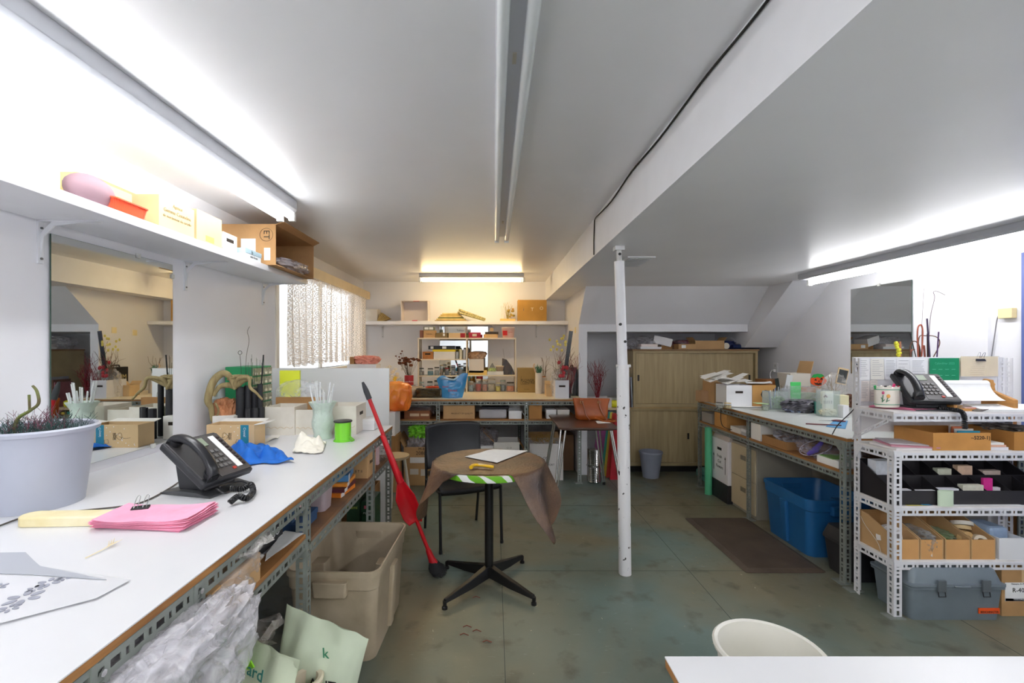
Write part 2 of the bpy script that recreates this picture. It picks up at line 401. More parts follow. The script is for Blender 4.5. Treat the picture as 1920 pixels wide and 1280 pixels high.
struct(B().box(3.30, 3.8, -2.3, 3.01, 0, ZL), 'wall_right_entry', WALLM)
struct(B().box(XL, 3.30, -2.3, -2.2, 0, ZC), 'wall_rear', WALLM)
struct(B().box(3.28, 3.30, 2.86, 2.89, 0, 1.05), 'trim_2', mat('#a5703d', .6, nz=.15))
struct(B().box(3.275, 3.30, 1.9, 2.815, 0, 2.04), 'door_1', mat('#5a68a0', .5))
# window
FRM = mat('#e8e2d4', .5)
b = B(); b.box(XL-.06, XL+.012, WY0-.05, WY0, WZ0-.05, WZ1); b.box(XL-.06, XL+.012, WY1, WY1+.06, WZ0-.05, WZ1); b.box(XL-.09, XL+.03, WY0-.06, WY1+.07, WZ0-.05, WZ0)
for y in (4.8,): b.box(XL-.07, XL-.04, y-.02, y+.02, WZ0, WZ1)
wf = struct(b, 'window_1', [FRM], bevel=.003)
B().box(XL-.058, XL-.054, WY0, WY1, WZ0, WZ1).build('pane', [mat('#ffffff', .02, alpha=.12)], wf)
struct(B().box(XL-.5, XL-.49, WY0-2, WY1+3, -.5, 3.2), 'wall_exterior', mat('#f4f4f2', .8))
# lace curtain
def lace():
    m = bpy.data.materials.new('lace'); m.use_nodes = True; nt = m.node_tree; nt.nodes.clear(); L = nt.links.new
    tc = nt.nodes.new('ShaderNodeTexCoord'); mp = nt.nodes.new('ShaderNodeMapping'); mp.inputs['Scale'].default_value = (0, 16, 22)
    L(tc.outputs['Object'], mp.inputs[0]); v = nt.nodes.new('ShaderNodeTexVoronoi'); v.inputs['Scale'].default_value = 1.0; v.inputs['Randomness'].default_value = .25
    L(mp.outputs[0], v.inputs['Vector']); sn = nt.nodes.new('ShaderNodeMath'); sn.operation = 'SINE'
    ml = nt.nodes.new('ShaderNodeMath'); ml.operation = 'MULTIPLY'; ml.inputs[1].default_value = 22; L(v.outputs['Distance'], ml.inputs[0]); L(ml.outputs[0], sn.inputs[0])
    mr = nt.nodes.new('ShaderNodeMapRange'); mr.inputs[1].default_value = -.6; mr.inputs[2].default_value = .5; mr.inputs[3].default_value = .55; mr.inputs[4].default_value = .99
    L(sn.outputs[0], mr.inputs[0])
    d = nt.nodes.new('ShaderNodeBsdfDiffuse'); d.inputs[0].default_value = lin('#e9e0d4'); tr = nt.nodes.new('ShaderNodeBsdfTranslucent'); tr.inputs[0].default_value = lin('#efe2d6')
    mx = nt.nodes.new('ShaderNodeMixShader'); mx.inputs[0].default_value = .3; L(d.outputs[0], mx.inputs[1]); L(tr.outputs[0], mx.inputs[2])
    tp = nt.nodes.new('ShaderNodeBsdfTransparent'); m2 = nt.nodes.new('ShaderNodeMixShader'); L(mr.outputs[0], m2.inputs[0]); L(tp.outputs[0], m2.inputs[1]); L(mx.outputs[0], m2.inputs[2])
    o = nt.nodes.new('ShaderNodeOutputMaterial'); L(m2.outputs[0], o.inputs[0]); return m
LACE = lace()
def curt(y0, y1, seed, z0=1.30):
    def fn(u, v):
        y = y0 + (y1 - y0) * u; z = 2.10 - (2.10 - z0 - .012 * math.sin(u * 60)) * v
        fold = .028 * math.sin(u * (y1 - y0) * 42 + seed) * (.35 + .65 * v) + .015 * nz((u * 6, v, 0), 1, seed)
        gap = .03 * v * math.sin(u * 9 + seed)
        return (XL + .10 + fold, y + gap, z)
    return B().grid(fn, 150, 24)
t = thing('lace_curtain', 'cream crocheted lace curtain hanging from the wooden rail over the window', 'curtain', (0, 0, 0))
for (y0, y1, s) in ((3.70, 4.50, 0), (4.53, 5.28, 2), (5.36, 5.90, 4)): curt(y0, y1, s).build('panel', [LACE], t, smooth=True)
b = B(); b.box(XL, XL+.16, 3.62, 5.95, 2.15, 2.18); b.box(XL+.14, XL+.16, 3.62, 5.95, 2.085, 2.15); b.box(XL, XL+.14, 5.92, 5.95, 2.085, 2.15)
solo(b, 'curtain_rail_box', 'cream boxed wooden curtain rail above the lace curtain', 'curtain rail', [mat('#ddc9a3', .55, nz=.05)], bevel=.003)

# ---------------------------------------------------------------- fluorescent fixtures
FIXM = mat('#c3c5cc', .35)
def fixture(label, x, y0, y1, z, on=None, along='y', w=.12, tubes=(-.03, .03), hh=.05, name='fluorescent_light'):
    L = y1 - y0; t = thing(name, label, 'ceiling light', (x, (y0+y1)/2, z) if along == 'y' else ((y0+y1)/2, x, z), 0 if along == 'y' else 90)
    b = B(); b.prism([(-w/2, 0), (w/2, 0), (w/2, -hh*.75), (w*.4, -hh), (-w*.4, -hh), (-w/2, -hh*.75)], 'y', -L/2, L/2)
    b.build('housing', [FIXM], t, bevel=.002)
    for tx in tubes:
        B().tube([(tx, -L/2+.03, -hh-.026), (tx, L/2-.03, -hh-.026)], .0175, 14).build('tube', [on or mat('#e3e8ea', .18, spec=.7)], t, smooth=True)
        for e in (-1, 1):
            B().box(tx-.018, tx+.018, e*L/2-.014, e*L/2+.014, -hh-.05, -hh+.004).build('lamp_holder', [mat('#eeeeea', .4)], t, bevel=.003)
    if len(tubes) > 1:
        b = B()
        for yy in (-L/4, L/4+.3): b.box(-.006, .006, yy, yy+.05, -hh-.004, -hh+.001)
        b.build('bracket', [mat('#b9b2a5', .5)], t)
    return t
COOL = emis('tube_cool', (.97, .985, 1.0), TUBE_L); COOLR = emis('tube_cool_right', (.99, .99, 1.0), TUBE_R)
WARM = emis('tube_warm', (1.0, .74, .38), TUBE_B); FILLM = emis('tube_fill_rear', (.97, .985, 1.0), TUBE_FILL)  # last one: emission for the added fill tubes behind the camera
fixture('long lit white double tube light on the ceiling above the wall shelf', -1.275, .35, 2.80, ZC, COOL, tubes=(-.045, .03), hh=.075)
fixture('unlit long double tube light in the middle of the ceiling', .062, .6, 3.57, ZC, None, w=.115, tubes=(-.038, .038), hh=.03)
fixture('lit tube light on the lower ceiling above the wall mirror by the cluttered bench', 2.77, 1.56, 4.02, ZL, COOLR, w=.15, tubes=(.03,))
fixture('short warm yellow tube light in front of the back wall', 5.55, -.908, .366, ZC, WARM, along='x', w=.1, tubes=(0,))
fixture('added unseen fill tube light on the lower ceiling behind the viewer', 1.7, -1.6, .1, ZL, FILLM, w=.12)  # added fill light, out of view, brightens the room from behind
fixture('added unseen fill tube light on the main ceiling behind the viewer', -.3, -1.9, -.4, ZC, FILLM, w=.12)  # second added fill fixture, unseen, lifts overall brightness

# ceiling vent, cable
t = thing('ceiling_vent', 'small white slatted air vent in the lower ceiling beyond the post', 'vent', (1.05, 3.4, ZL))
B().box(-.1, .1, -.18, .18, -.008, 0).build('frame', [TRIMM], t, bevel=.002)
b = B()
for i in range(11): b.box(-.08, .08, -.155+i*.03, -.143+i*.03, -.013, -.008)
b.build('slat', [mat('#b9b9ba', .5)], t)
pts = smoothpath([(.698, y, ZC-.012 - .012*(1+math.sin(y*5)) * (0 if i % 2 else 1)) for i, y in enumerate([-2, -1, .2, .9, 1.2, 1.5, 1.9, 2.3, 2.7, 3.1])], 5) + [Vector((.699, 3.15, 2.34)), Vector((.699, 3.17, 2.2)), Vector((.699, 3.17, ZL+.0))]
solo(B().tube(pts, .004, 6), 'black_cable', 'thin black cable run along the top of the ceiling step', 'cable', [INK])

# ---------------------------------------------------------------- structural post
t = thing('support_post', 'white chipped steel jack post standing in the middle of the floor', 'post', (.843, 2.914, 0))
def chipped():
    m = bpy.data.materials.new('chipped_paint'); m.use_nodes = True; nt = m.node_tree; b = nt.nodes['Principled BSDF']; b.inputs['Roughness'].default_value = .4
    tc = nt.nodes.new('ShaderNodeTexCoord'); cur = None
    for s, p, c, sc_ in ((3.2, .62, '#c58f7d', (1, 1, .8)), (30, .65, '#3a3632', (1, 1, .6)), (9, .68, '#8a6a58', (1, 1, 1))):
        mp = nt.nodes.new('ShaderNodeMapping'); mp.inputs['Scale'].default_value = sc_; nt.links.new(tc.outputs['Object'], mp.inputs[0])
        n = nt.nodes.new('ShaderNodeTexNoise'); n.inputs['Scale'].default_value = s; n.inputs['Detail'].default_value = 4; nt.links.new(mp.outputs[0], n.inputs['Vector'])
        r = nt.nodes.new('ShaderNodeValToRGB'); r.color_ramp.elements[0].position = p; r.color_ramp.elements[1].position = p + (.12 if s < 5 else .01)
        r.color_ramp.elements[1].color = (.6, .6, .6, 1) if s < 5 else (1, 1, 1, 1)
        nt.links.new(n.outputs[0], r.inputs[0]); x = nt.nodes.new('ShaderNodeMixRGB'); nt.links.new(r.outputs[0], x.inputs[0])
        if cur: nt.links.new(cur, x.inputs[1])
        else: x.inputs[1].default_value = lin('#e9e7e8')
        x.inputs[2].default_value = lin(c); cur = x.outputs[0]
    nt.links.new(cur, b.inputs['Base Color']); return m
CH = chipped()
B().tube([(0, 0, 0), (-.015, 0, 1.34)], .0395, 24).build('lower_tube', [CH], t, smooth=True)
B().tube([(-.015, 0, 1.30), (-.037, 0, 2.005)], .0315, 24).build('upper_tube', [mat('#e6e5e8', .4, nz=.04)], t, smooth=True)
B().tube([(-.037, 0, 1.99), (-.040, 0, 2.075)], .016, 14).build('screw', [mat('#cfcdca', .5, nz=.1, nscale=40)], t, smooth=True)
B().box(-.07, -.01, -.03, .03, 2.075, ZL).build('top_plate', [mat('#dddddd', .5)], t)
B().tube([(-.06, -.012, 1.335), (.032, -.012, 1.335)], .01, 10).build('pin', [mat('#dcdad8', .4)], t, smooth=True)
for z, x in ((2.05, -.038), (1.60, -.038), (1.49, -.008)): B().tube([(x, -.0345 if z < 2.02 else -.018, z), (x, -.01, z)], .009, 12).build('adjustment_hole', [mat('#3b3b3b', .9)], t)

# ================================================================ slotted steel benches
def bench(name, label, loc, rz, L, D, ztop, posts, shelves, topm, stm=GREYST, cat='workbench', rails=True, edge=PLY, back=True, rear_h=None, gus=True):
    t = thing(name, label, cat, loc, rz)
    b = B(); b.m = 0; b.box(0, L, 0, D, ztop-.004, ztop); b.m = 1; b.box(.001, L-.001, .001, D-.001, ztop-.022, ztop-.004)
    b.build('worktop', [topm, edge], t, bevel=.0012)
    z = ztop - .024
    angle(B(), (0, .004, z), (L, .004, z), (0, 0, -1), (0, 1, 0), .042).build('rail', [stm], t, solid=.0022)
    for (x0, s) in ((.003, 1), (L-.003, -1)):
        angle(B(), (x0, .01, z), (x0, D-.01, z), (0, 0, -1), (s, 0, 0), .042).build('rail', [stm], t, solid=.0022)
    for i, x in enumerate(posts):
        for yy in ((0, D-.002) if back else (0,)):
            hh = (rear_h if (rear_h and yy) else ztop - .022); sgn = 1 if yy == 0 else -1; xs = -1 if i == len(posts)-1 else 1
            pb = angle(B(), (x, yy+.001*sgn, 0), (x, yy+.001*sgn, hh), (xs, 0, 0), (0, sgn, 0), .04).build('post', [stm], t, solid=.0024)
            q = B().box(min(x, x+xs*.06)-.01, max(x, x+xs*.06)+.01, yy+.001*sgn-.03, yy+.001*sgn+.04, 0, .006).build('foot', [stm], pb)
            for zz in [ztop-.045, ztop-.07] + [s[0]-.04 for s in shelves if s[1]-.01 <= x <= s[2]+.01]:
                B().tube([(x+xs*.02, yy-.006*sgn, zz), (x+xs*.02, yy, zz)], .007, 6).build('bolt', [CHROME], pb)
            if gus and yy == 0:
                for s_ in (1, -1):
                    if 0 <= x + s_*.09 <= L and (x < .05 or x > L-.1):
                        B().prism([(x, ztop-.03), (x+s_*.085, ztop-.03), (x+s_*.085, ztop-.045), (x, ztop-.12)], 'y', -.004, -.001).build('gusset', [stm], t)
    for (zs, a, c, m, *dd) in shelves:
        D2 = dd[0] if dd else D - .05
        B().box(a, c, .003, D2, zs-.016, zs).build('shelf_board', [m], t, bevel=.001)
        angle(B(), (a, .002, zs-.017), (c, .002, zs-.017), (0, 0, -1), (0, 1, 0), .04).build('shelf_rail', [stm], t, solid=.0022)
        for (x0, s) in ((a+.002, 1), (c-.002, -1)):
            angle(B(), (x0, .005, zs-.017), (x0, D2, zs-.017), (0, 0, -1), (s, 0, 0), .04).build('shelf_rail', [stm], t, solid=.0022)
    return t
LAM = mat('#dadadc', .3, nz=.015, nscale=4); LAMG = mat('#c9cdca', .35, nz=.06, nscale=5); LAMY = mat('#e9dcc0', .35, nz=.04, nscale=4)
bench('workbench', 'long white-topped slotted steel workbench under the wall mirror and shelf', (-.719, .25, 0), 90, 2.97, 1.06, .90,
      [.56, .84, 1.49, 2.45, 2.93], [(.735, 0, 1.49, PLY), (.70, 1.49, 2.93, BROWNSH)], LAM, gus=False)
bench('workbench', 'cream-topped slotted steel workbench against the back wall', (-1.74, 4.87, 0), 0, 2.70, 1.30, .90,
      [.0, 1.12, 2.07, 2.68], [(.683, .0, 2.66, PLY, .6)], LAMY)
bench('workbench', 'grey-topped slotted steel workbench crowded with craft supplies', (2.15, 4.78, 0), -90, 2.02, 1.11, .90,
      [0, .92, 2.0], [(.69, 0, 2.0, PLY, .6)], LAMG)
# white shelving unit: its own builder
t = thing('shelving_unit', 'white slotted steel shelving unit holding the desk telephone', 'shelving unit', (2.15, 2.436, 0))
SH = mat('#e4e0de', .6, nz=.08, nscale=12); UL, UD = .90, .27
def upost(x, y, h, sx, sy):
    p = angle(B(), (x, y, 0), (x, y, h), (sx, 0, 0), (0, sy, 0), .042).build('post', [WHITEST], t, solid=.0024)
    B().box(x-.04, x+.05, y-.02, y+.04, 0, .006).build('foot', [GREYST], p)
for (x, y, h, sx, sy) in ((0, 0, .895, 1, 1), (UL, 0, .895, -1, 1), (0, UD, 1.39, 1, -1), (UL, UD, 1.39, -1, -1)): upost(x, y, h, sx, sy)
for zs in (1.106, .897, .60, .31):
    B().box(0, UL, .002, UD, zs-.014, zs).build('shelf_board', [SH], t, bevel=.001)
    for (p0, p1, va, vb) in (((0, -.001, zs-.012), (UL, -.001, zs-.012), (0, 0, -1), (0, 1, 0)), ((0, UD+.001, zs-.012), (UL, UD+.001, zs-.012), (0, 0, -1), (0, -1, 0)),
                             ((-.001, 0, zs-.012), (-.001, UD, zs-.012), (0, 0, -1), (1, 0, 0)), ((UL+.001, 0, zs-.012), (UL+.001, UD, zs-.012), (0, 0, -1), (-1, 0, 0))):
        angle(B(), p0, p1, va, vb, .04).build('shelf_rail', [WHITEST], t, solid=.0022)
for x in (-.003, UL+.003):
    angle(B(), (x, UD, .93), (x, .02, 1.075), (0, .35, -1), (.1, 0, 0), .03).build('brace', [WHITEST], t, solid=.0022)
for z in (1.09, .88): B().prism([(UD-.01, z), (UD-.07, z), (UD-.01, z-.09)], 'x', -.006, -.003).build('gusset', [WHITEST], t)
B().box(.0, UL, UD+.004, UD+.016, .95, 1.395).build('back_panel', [mat('#eaeaec', .5)], t)

# wall shelves with brackets
def wshelf(label, x0, x1, y0, y1, z0, z1, brk, axis):
    t = thing('wall_shelf', label, 'shelf', (0, 0, 0)); B().box(x0, x1, y0, y1, z0, z1).build('board', [TRIMM], t, bevel=.002)
    for c in brk:
        b = B()
        if axis == 'x':
            b.box(x0, x0+.008, c-.012, c+.012, z0-.17, z0); b.box(x0, x0+.24, c-.012, c+.012, z0-.006, z0); b.prism([(x0+.007, z0-.05), (x0+.05, z0-.005), (x0+.2, z0-.005), (x0+.06, z0-.022), (x0+.02, z0-.06), (x0+.007, z0-.15)], 'y', c-.003, c+.003)
        else:
            b.box(c-.012, c+.012, y1-.008, y1, z0-.17, z0); b.box(c-.012, c+.012, y1-.24, y1, z0-.006, z0); b.prism([(y1-.007, z0-.05), (y1-.05, z0-.005), (y1-.2, z0-.005), (y1-.06, z0-.022), (y1-.02, z0-.06), (y1-.007, z0-.15)], 'x', c-.003, c+.003)
        k = b.build('bracket', [mat('#d9dade', .45)], t, bevel=.001)
        q = B()
        for zz in (-.03, -.15):
            if axis == 'x': q.tube([(x0+.008, c, z0+zz), (x0+.012, c, z0+zz)], .005, 8)
            else: q.tube([(c, y1-.008, z0+zz), (c, y1-.012, z0+zz)], .005, 8)
        q.build('screw', [mat('#77787a', .4, metal=.6)], k)
wshelf('long white wooden wall shelf on brackets above the mirror and phone', XL, -1.47, .3, 3.58, 1.95, 1.988, (.9, 1.78, 2.62, 3.5), 'x')
wshelf('white wooden wall shelf across the back wall under the warm light', XL, .965, 5.90, YB, 1.755, 1.80, (-1.52, -.72, -.02, .58), 'y')
# mirrors
def mirror(label, p, wd, ht, rz, clips):
    t = thing('wall_mirror', label, 'mirror', p, rz)
    b = B(); b.m = 1; b.box(-wd/2, wd/2, 0, .005, -ht/2, ht/2); b.m = 0; b.add([(-wd/2+.001, -.0005, -ht/2+.001), (wd/2-.001, -.0005, -ht/2+.001), (wd/2-.001, -.0005, ht/2-.001), (-wd/2+.001, -.0005, ht/2-.001)], [(0, 1, 2, 3)])
    b.build('glass', [MIRROR, mat('#3c5248', .3)], t)
    for (x, z) in clips: B().box(x-.012, x+.012, -.008, .006, z-.012, z+.012).build('clip', [mat('#d6d6d0', .3, alpha=.75)], t, bevel=.004)
mirror('large frameless wall mirror held by clear clips above the white bench', (XL+.011, 2.16, 1.424), .689, .968, 90, ((.1, .484), (-.22, -.484), (.2, -.484), (.34, .42)))
mirror('frameless mirror on the wall behind the shelving unit', (XR-.011, 3.85, 1.60), .605, .77, -90, ((0, .385),))
mirror('frameless mirror on the back wall behind the small hutch', (-.41, YB-.011, 1.38), .66, .80, 0, ((-.2, .4), (.2, .4), (-.3, -.4)))
# loose end panel at the bench's far end
solo(B().box(-1.775, -.832, 3.60, 3.616, 0, 1.289), 'end_panel', 'tall white laminated board standing at the far end of the white bench', 'panel', [mat('#eceded', .4, nz=.01)], bevel=.001)
b = B(); b.box(.35, 2.3, .45, 1.03, .728, .75); 
t = thing('white_table', 'white-topped table whose corner shows beside the plastic bucket', 'table', (0, 0, 0))
b = B(); b.m = 0; b.box(.388, 2.3, .40, 1.03, .746, .75); b.m = 1; b.box(.389, 2.299, .401, 1.029, .726, .746); b.build('tabletop', [LAM, PLY], t, bevel=.001)
for x, y in ((.45, .46), (2.24, .46), (.45, .97), (2.24, .97)): B().box(x-.02, x+.02, y-.02, y+.02, 0, .726).build('leg', [GREYST], t)
# ================================================================ LEFT BENCH, on the worktop (z = .90)
TZ = .9005
random.seed(4)
def grass(b, n, r, h, z0, seed=0, th=.0011, lean=.5):
    rnd = random.Random(seed)
    for i in range(n):
        a = rnd.uniform(0, 2*PI); q = r*math.sqrt(rnd.random()); x, y = q*math.cos(a), q*math.sin(a); hh = h*rnd.uniform(.4, 1)
        dx, dy = rnd.uniform(-1, 1)*lean*hh, rnd.uniform(-1, 1)*lean*hh
        b.tube([(x, y, z0), (x+dx*.4, y+dy*.4, z0+hh*.6), (x+dx, y+dy, z0+hh)], th, 3, r2=th*.5)
        for k in range(2):
            t = rnd.uniform(.4, .9); px, py, pz = x+dx*t, y+dy*t, z0+hh*t
            b.tube([(px, py, pz), (px+rnd.uniform(-.018, .018), py+rnd.uniform(-.018, .018), pz+.016)], th*.7, 3)
    return b
t = pail('planter_bucket', 'large grey plastic bucket planted with dark spiky foliage at the near end of the bench', -1.612, 1.60, TZ, .162, .128, .275, mat('#aeb2bf', .35, nz=.02), cat='bucket', soil=mat('#2e2a24', .95, nz=.4, nscale=60, bump=.6))
grass(B(), 260, .13, .10, .215, 3).build('foliage', [mat('#2e4a46', .7, nz=.4, nscale=9)], t)
b = B(); b.tube(smoothpath([(-.02, -.06, .2), (-.01, -.06, .3), (.03, -.055, .335), (.055, -.05, .36), (.05, -.05, .40), (.035, -.05, .42)], 5), .006, 7, r2=.004)
b.tube([(.03, -.055, .335), (.028, -.055, .39)], .004, 6); b.build('twig', [mat('#6d7a3c', .7, hex2='#5b4a38', nscale=30)], t, smooth=True)
grass(B(), 60, .1, .13, .215, 9).build('stem', [mat('#6b3d4c', .7)], t)
# cream wooden block
b = B(); b.loft([rr(.15, .033, .033, 0, 5), rr(.15, .033, .033, .026, 5), rr(.146, .030, .03, .030, 5)])
solo(b, 'wood_block', 'cream painted wooden bar with a rounded end lying beside the pink papers', 'wood block', [mat('#efe6c2', .55, hex2='#e2d3a0', nscale=11)], (-1.325, 1.425, TZ), 3, bevel=.002)
# pink papers with binder clip
PINK = mat('#f5a9c4', .85, nz=.1, nscale=14); c4 = [(-1.215, 1.385), (-.93, 1.365), (-.925, 1.535), (-1.26, 1.50)]
t = thing('paper_pad', 'fanned wad of pink papers held together by a black binder clip', 'papers', (-1.07, 1.44, TZ))
b = B()
for i in range(16):
    a = R(-6 + i*.6 + random.uniform(-1.2, 1.2)); z = .001 + i*.0016; k = random.uniform(.96, 1.04)
    def fn(u, v, a=a, z=z, k=k, i=i):
        x, y = (u-.5)*.29*k, (v-.5)*.155*k; X_, Y_ = x*math.cos(a)-y*math.sin(a), x*math.sin(a)+y*math.cos(a)
        return (X_, Y_, z + .010*(abs(u-.5)*2)**3*(i/15) + .004*nz((u*3, v*2, i*.2), 1, 3))
    b.grid(fn, 12, 4)
b.build('sheets', [PINK], t, solid=.0005)
t = thing('binder_clip', 'black binder clip with silver wire arms gripping the pink papers', 'binder clip', (-1.15, 1.475, TZ+.028), 25)
B().prism([(-.012, -.005), (.012, -.0085), (.014, 0), (.012, .006), (-.012, .003)], 'x', -.024, .024).build('body', [BLACKP], t, bevel=.001)
for s in (-1, 1): B().tube(smoothpath([(-.012*s-.005, -.006, .002), (-.012*s-.006, .02, .018), (-.012*s-.003, .038, .03), (-.012*s+.004, .038, .03), (-.012*s+.005, .02, .018), (-.012*s+.004, -.006, .002)], 4), .0012, 5).build('wire_arm', [CHROME], t, smooth=True)
# telephone (used twice)
def phone(label, loc, rz, s=1.0, group=None, lcd=True):
    t = thing('desk_telephone', label, 'telephone', loc, rz); DK = mat('#2c2d31', .38, nz=.04, nscale=90); MID = mat('#3c3b3c', .45); P = lambda b, n, m, p=t, **k: b.build(n, [m], p, **k)
    def sc3(b): b.v = [(x*s, y*s, z*s) for x, y, z in b.v]; return b
    b = B(); b.prism([(-.105, 0), (.10, 0), (.10, .006), (.02, .016), (-.05, .014), (-.105, .004)], 'x', -.085, .095); P(sc3(b), 'base', mat('#47484a', .4), bevel=.004)
    b = B(); b.prism([(-.06, .012), (.05, .012), (.075, .145), (.03, .11), (-.05, .05)], 'x', -.06, .07); P(sc3(b), 'stand', DK, bevel=.006)
    A = R(36); M = Matrix.Translation((0, -.09, .03)) @ Matrix.Rotation(A, 4, 'X')
    def slab(x0, x1, y0, y1, z0, z1): q = B(); q.x = M.copy(); q.box(x0, x1, y0, y1, z0, z1); return sc3(q)
    P(slab(-.105, .105, 0, .215, 0, .026), 'body', DK, bevel=.007*s)
    P(slab(-.1, -.037, .02, .205, .024, .030), 'cradle', MID, bevel=.004)
    P(slab(-.03, .102, .01, .205, .0255, .0275), 'faceplate', mat('#4b4745', .45))
    P(slab(-.022, .03, .155, .195, .027, .030), 'screen', mat('#8f9a86', .2))
    P(slab(.055, .078, .03, .195, .027, .029), 'label_strip', mat('#efefec', .6))
    b = B(); b.x = M.copy()
    for i in range(4):
        for j in range(4): b.box(-.024+j*.018, -.012+j*.018, .045+i*.024, .058+i*.024, .027, .032)
    P(sc3(b), 'keypad_keys', mat('#6e6c6a', .4), bevel=.001)
    b = B(); b.x = M.copy()
    for i in range(9): b.box(.083, .093, .034+i*.018, .042+i*.018, .027, .031)
    P(sc3(b), 'line_keys', mat('#332426', .4))
    P(slab(.033, .045, .024, .034, .027, .031), 'red_key', mat('#c8483a', .4))
    def ring(u):
        k = u*2-1; zz = .052 + .030*(1-k*k) ; hw = .0175 + .004*abs(k)**3; hh = .012 + .012*abs(k)**4
        return [tuple(M @ Vector((-.073 + x, .005 + .205*u, zz + z - .018*abs(k)**6))) for x, z in [(hw*math.cos(a)*(abs(math.cos(a))**-.3 if abs(math.cos(a)) > .2 else 1), hh*math.sin(a)) for a in [2*PI*q/14 for q in range(14)]]]
    P(sc3(B().loft([ring(i/16) for i in range(17)])), 'handset', mat('#232428', .28), smooth=50)
    for u in (.08, .92):
        q = B(); q.x = M @ Matrix.Translation((-.073, .005+.205*u, .030)); q.lathe([(.018, 0), (.023, .018)], 16); P(sc3(q), 'ear_cup' if u > .5 else 'mouthpiece', mat('#232428', .35), smooth=True)
    return t
ph = phone('black desk telephone on the white bench with its coiled cord in a knot', (-1.125, 1.77, TZ), 76, 1.12)
def coil(path, r, turns, wr, n=10):
    P = smoothpath(path, 10); out = []; N_ = turns*n
    for i in range(N_ + 1):
        f = i/N_*(len(P)-1); k = min(int(f), len(P)-2); p = P[k].lerp(P[k+1], f-k); t_ = (P[k+1]-P[k]).normalized()
        a = t_.cross(Vector((0, 0, 1))); a = a.normalized() if a.length > .1 else Vector((1, 0, 0)); c = t_.cross(a)
        g = 2*PI*i/n; out.append(p + a*r*math.cos(g) + c*r*math.sin(g))
    return B().tube(out, wr, 5)
CZ = TZ + .014
b = coil([G(432, 915, CZ), G(455, 916, CZ), G(470, 908, CZ+.012), G(474, 922, CZ), G(462, 934, CZ), G(447, 930, CZ+.01), G(432, 941, CZ)], .0085, 36, .0032)
t = solo(b, 'coiled_cord', 'black coiled handset cord knotted on the bench edge', 'cord', [BLACKP], smooth=True)
b = B(); b.tube(smoothpath([G(404, 915, TZ+.03), G(420, 925, CZ), G(432, 920, CZ)], 6), .003, 6); b.tube(smoothpath([G(412, 912, TZ+.04), G(437, 904, CZ+.014), G(458, 903, CZ+.016), G(472, 915, CZ)], 6), .0035, 6)
b.build('straight_cord', [BLACKP], t, smooth=True)
b = B().tube(smoothpath([G(340, 900, TZ+.006), G(318, 915, TZ+.004), G(275, 938, TZ+.004), G(235, 948, TZ+.004), G(150, 957, TZ+.004), G(60, 966, TZ+.004), G(0, 985, TZ+.004), G(-60, 1010, TZ+.004)], 8), .003, 6)
solo(b, 'phone_cable', 'thin dark cable running from the phone past the bucket', 'cable', [mat('#4a433d', .6)], smooth=True)
# clear packet with printed flowers
def flat(pts, z, th, seed=0):
    q = [G(x, y, z)[:2] for x, y in pts]
    cx = sum(p[0] for p in q)/len(q); cy = sum(p[1] for p in q)/len(q); return [(p[0]-cx, p[1]-cy) for p in q], (cx, cy, z)
P_, L_ = flat([(-60, 1040), (48, 1038), (75, 1065), (245, 1090), (180, 1125), (0, 1172), (-80, 1180)], TZ, .002)
t = thing('film_packet', 'clear and grey plastic packet printed with grey flowers on the near bench corner', 'packet', L_)
def packet(b, P_, z, th, k=1, seed=0):
    P2 = [(x*k, y*k) for x, y in P_]; return b.prism(P2, 'z', z, z+th)
packet(B(), P_, .004, .0008).build('sheets', [mat('#e9e9ec', .12, alpha=.8)], t)
P2, L2 = flat([(-60, 1042), (46, 1040), (75, 1066), (200, 1092), (60, 1082), (-60, 1078)], TZ, .002)
B().prism([(x+L2[0]-L_[0], y+L2[1]-L_[1]) for x, y in P2], 'z', .006, .0075).build('grey_sheet', [mat('#b7bac2', .3, alpha=.9)], t)
b = B()
for (x, y, s) in ((45, 1125, .036), (92, 1096, .026), (66, 1108, .018), (18, 1145, .02), (120, 1088, .016), (-5, 1105, .02)):
    g = G(x, y, TZ); gx, gy = g[0]-L_[0], g[1]-L_[1]
    for k in range(6):
        a = k*PI/3; b.prism([(gx+s*(.62*math.cos(a)+.34*math.cos(q)*math.cos(a)-.2*math.sin(q)*math.sin(a)), gy+s*(.62*math.sin(a)+.34*math.cos(q)*math.sin(a)+.2*math.sin(q)*math.cos(a))) for q in [j*PI/5 for j in range(10)]], 'z', .0052, .0064)
b.build('flower_print', [mat('#9496a2', .6)], t)
b = B(); b.tube([(0, 0, .003), (.004, .05, .004), (.006, .07, .006)], .0015, 5)
for k in range(9): b.tube([(.006, .06+k*.002, .006), (.006+.014*math.sin(k*2.1), .075+k*.003, .008+.003*(k % 3))], .0018, 4, r2=.0004)
solo(b, 'dried_sprig', 'tiny cream dried sprig lying alone on the white bench', 'sprig', [mat('#e0d2ae', .8)], (*G(160, 1048, TZ)[:2], TZ))
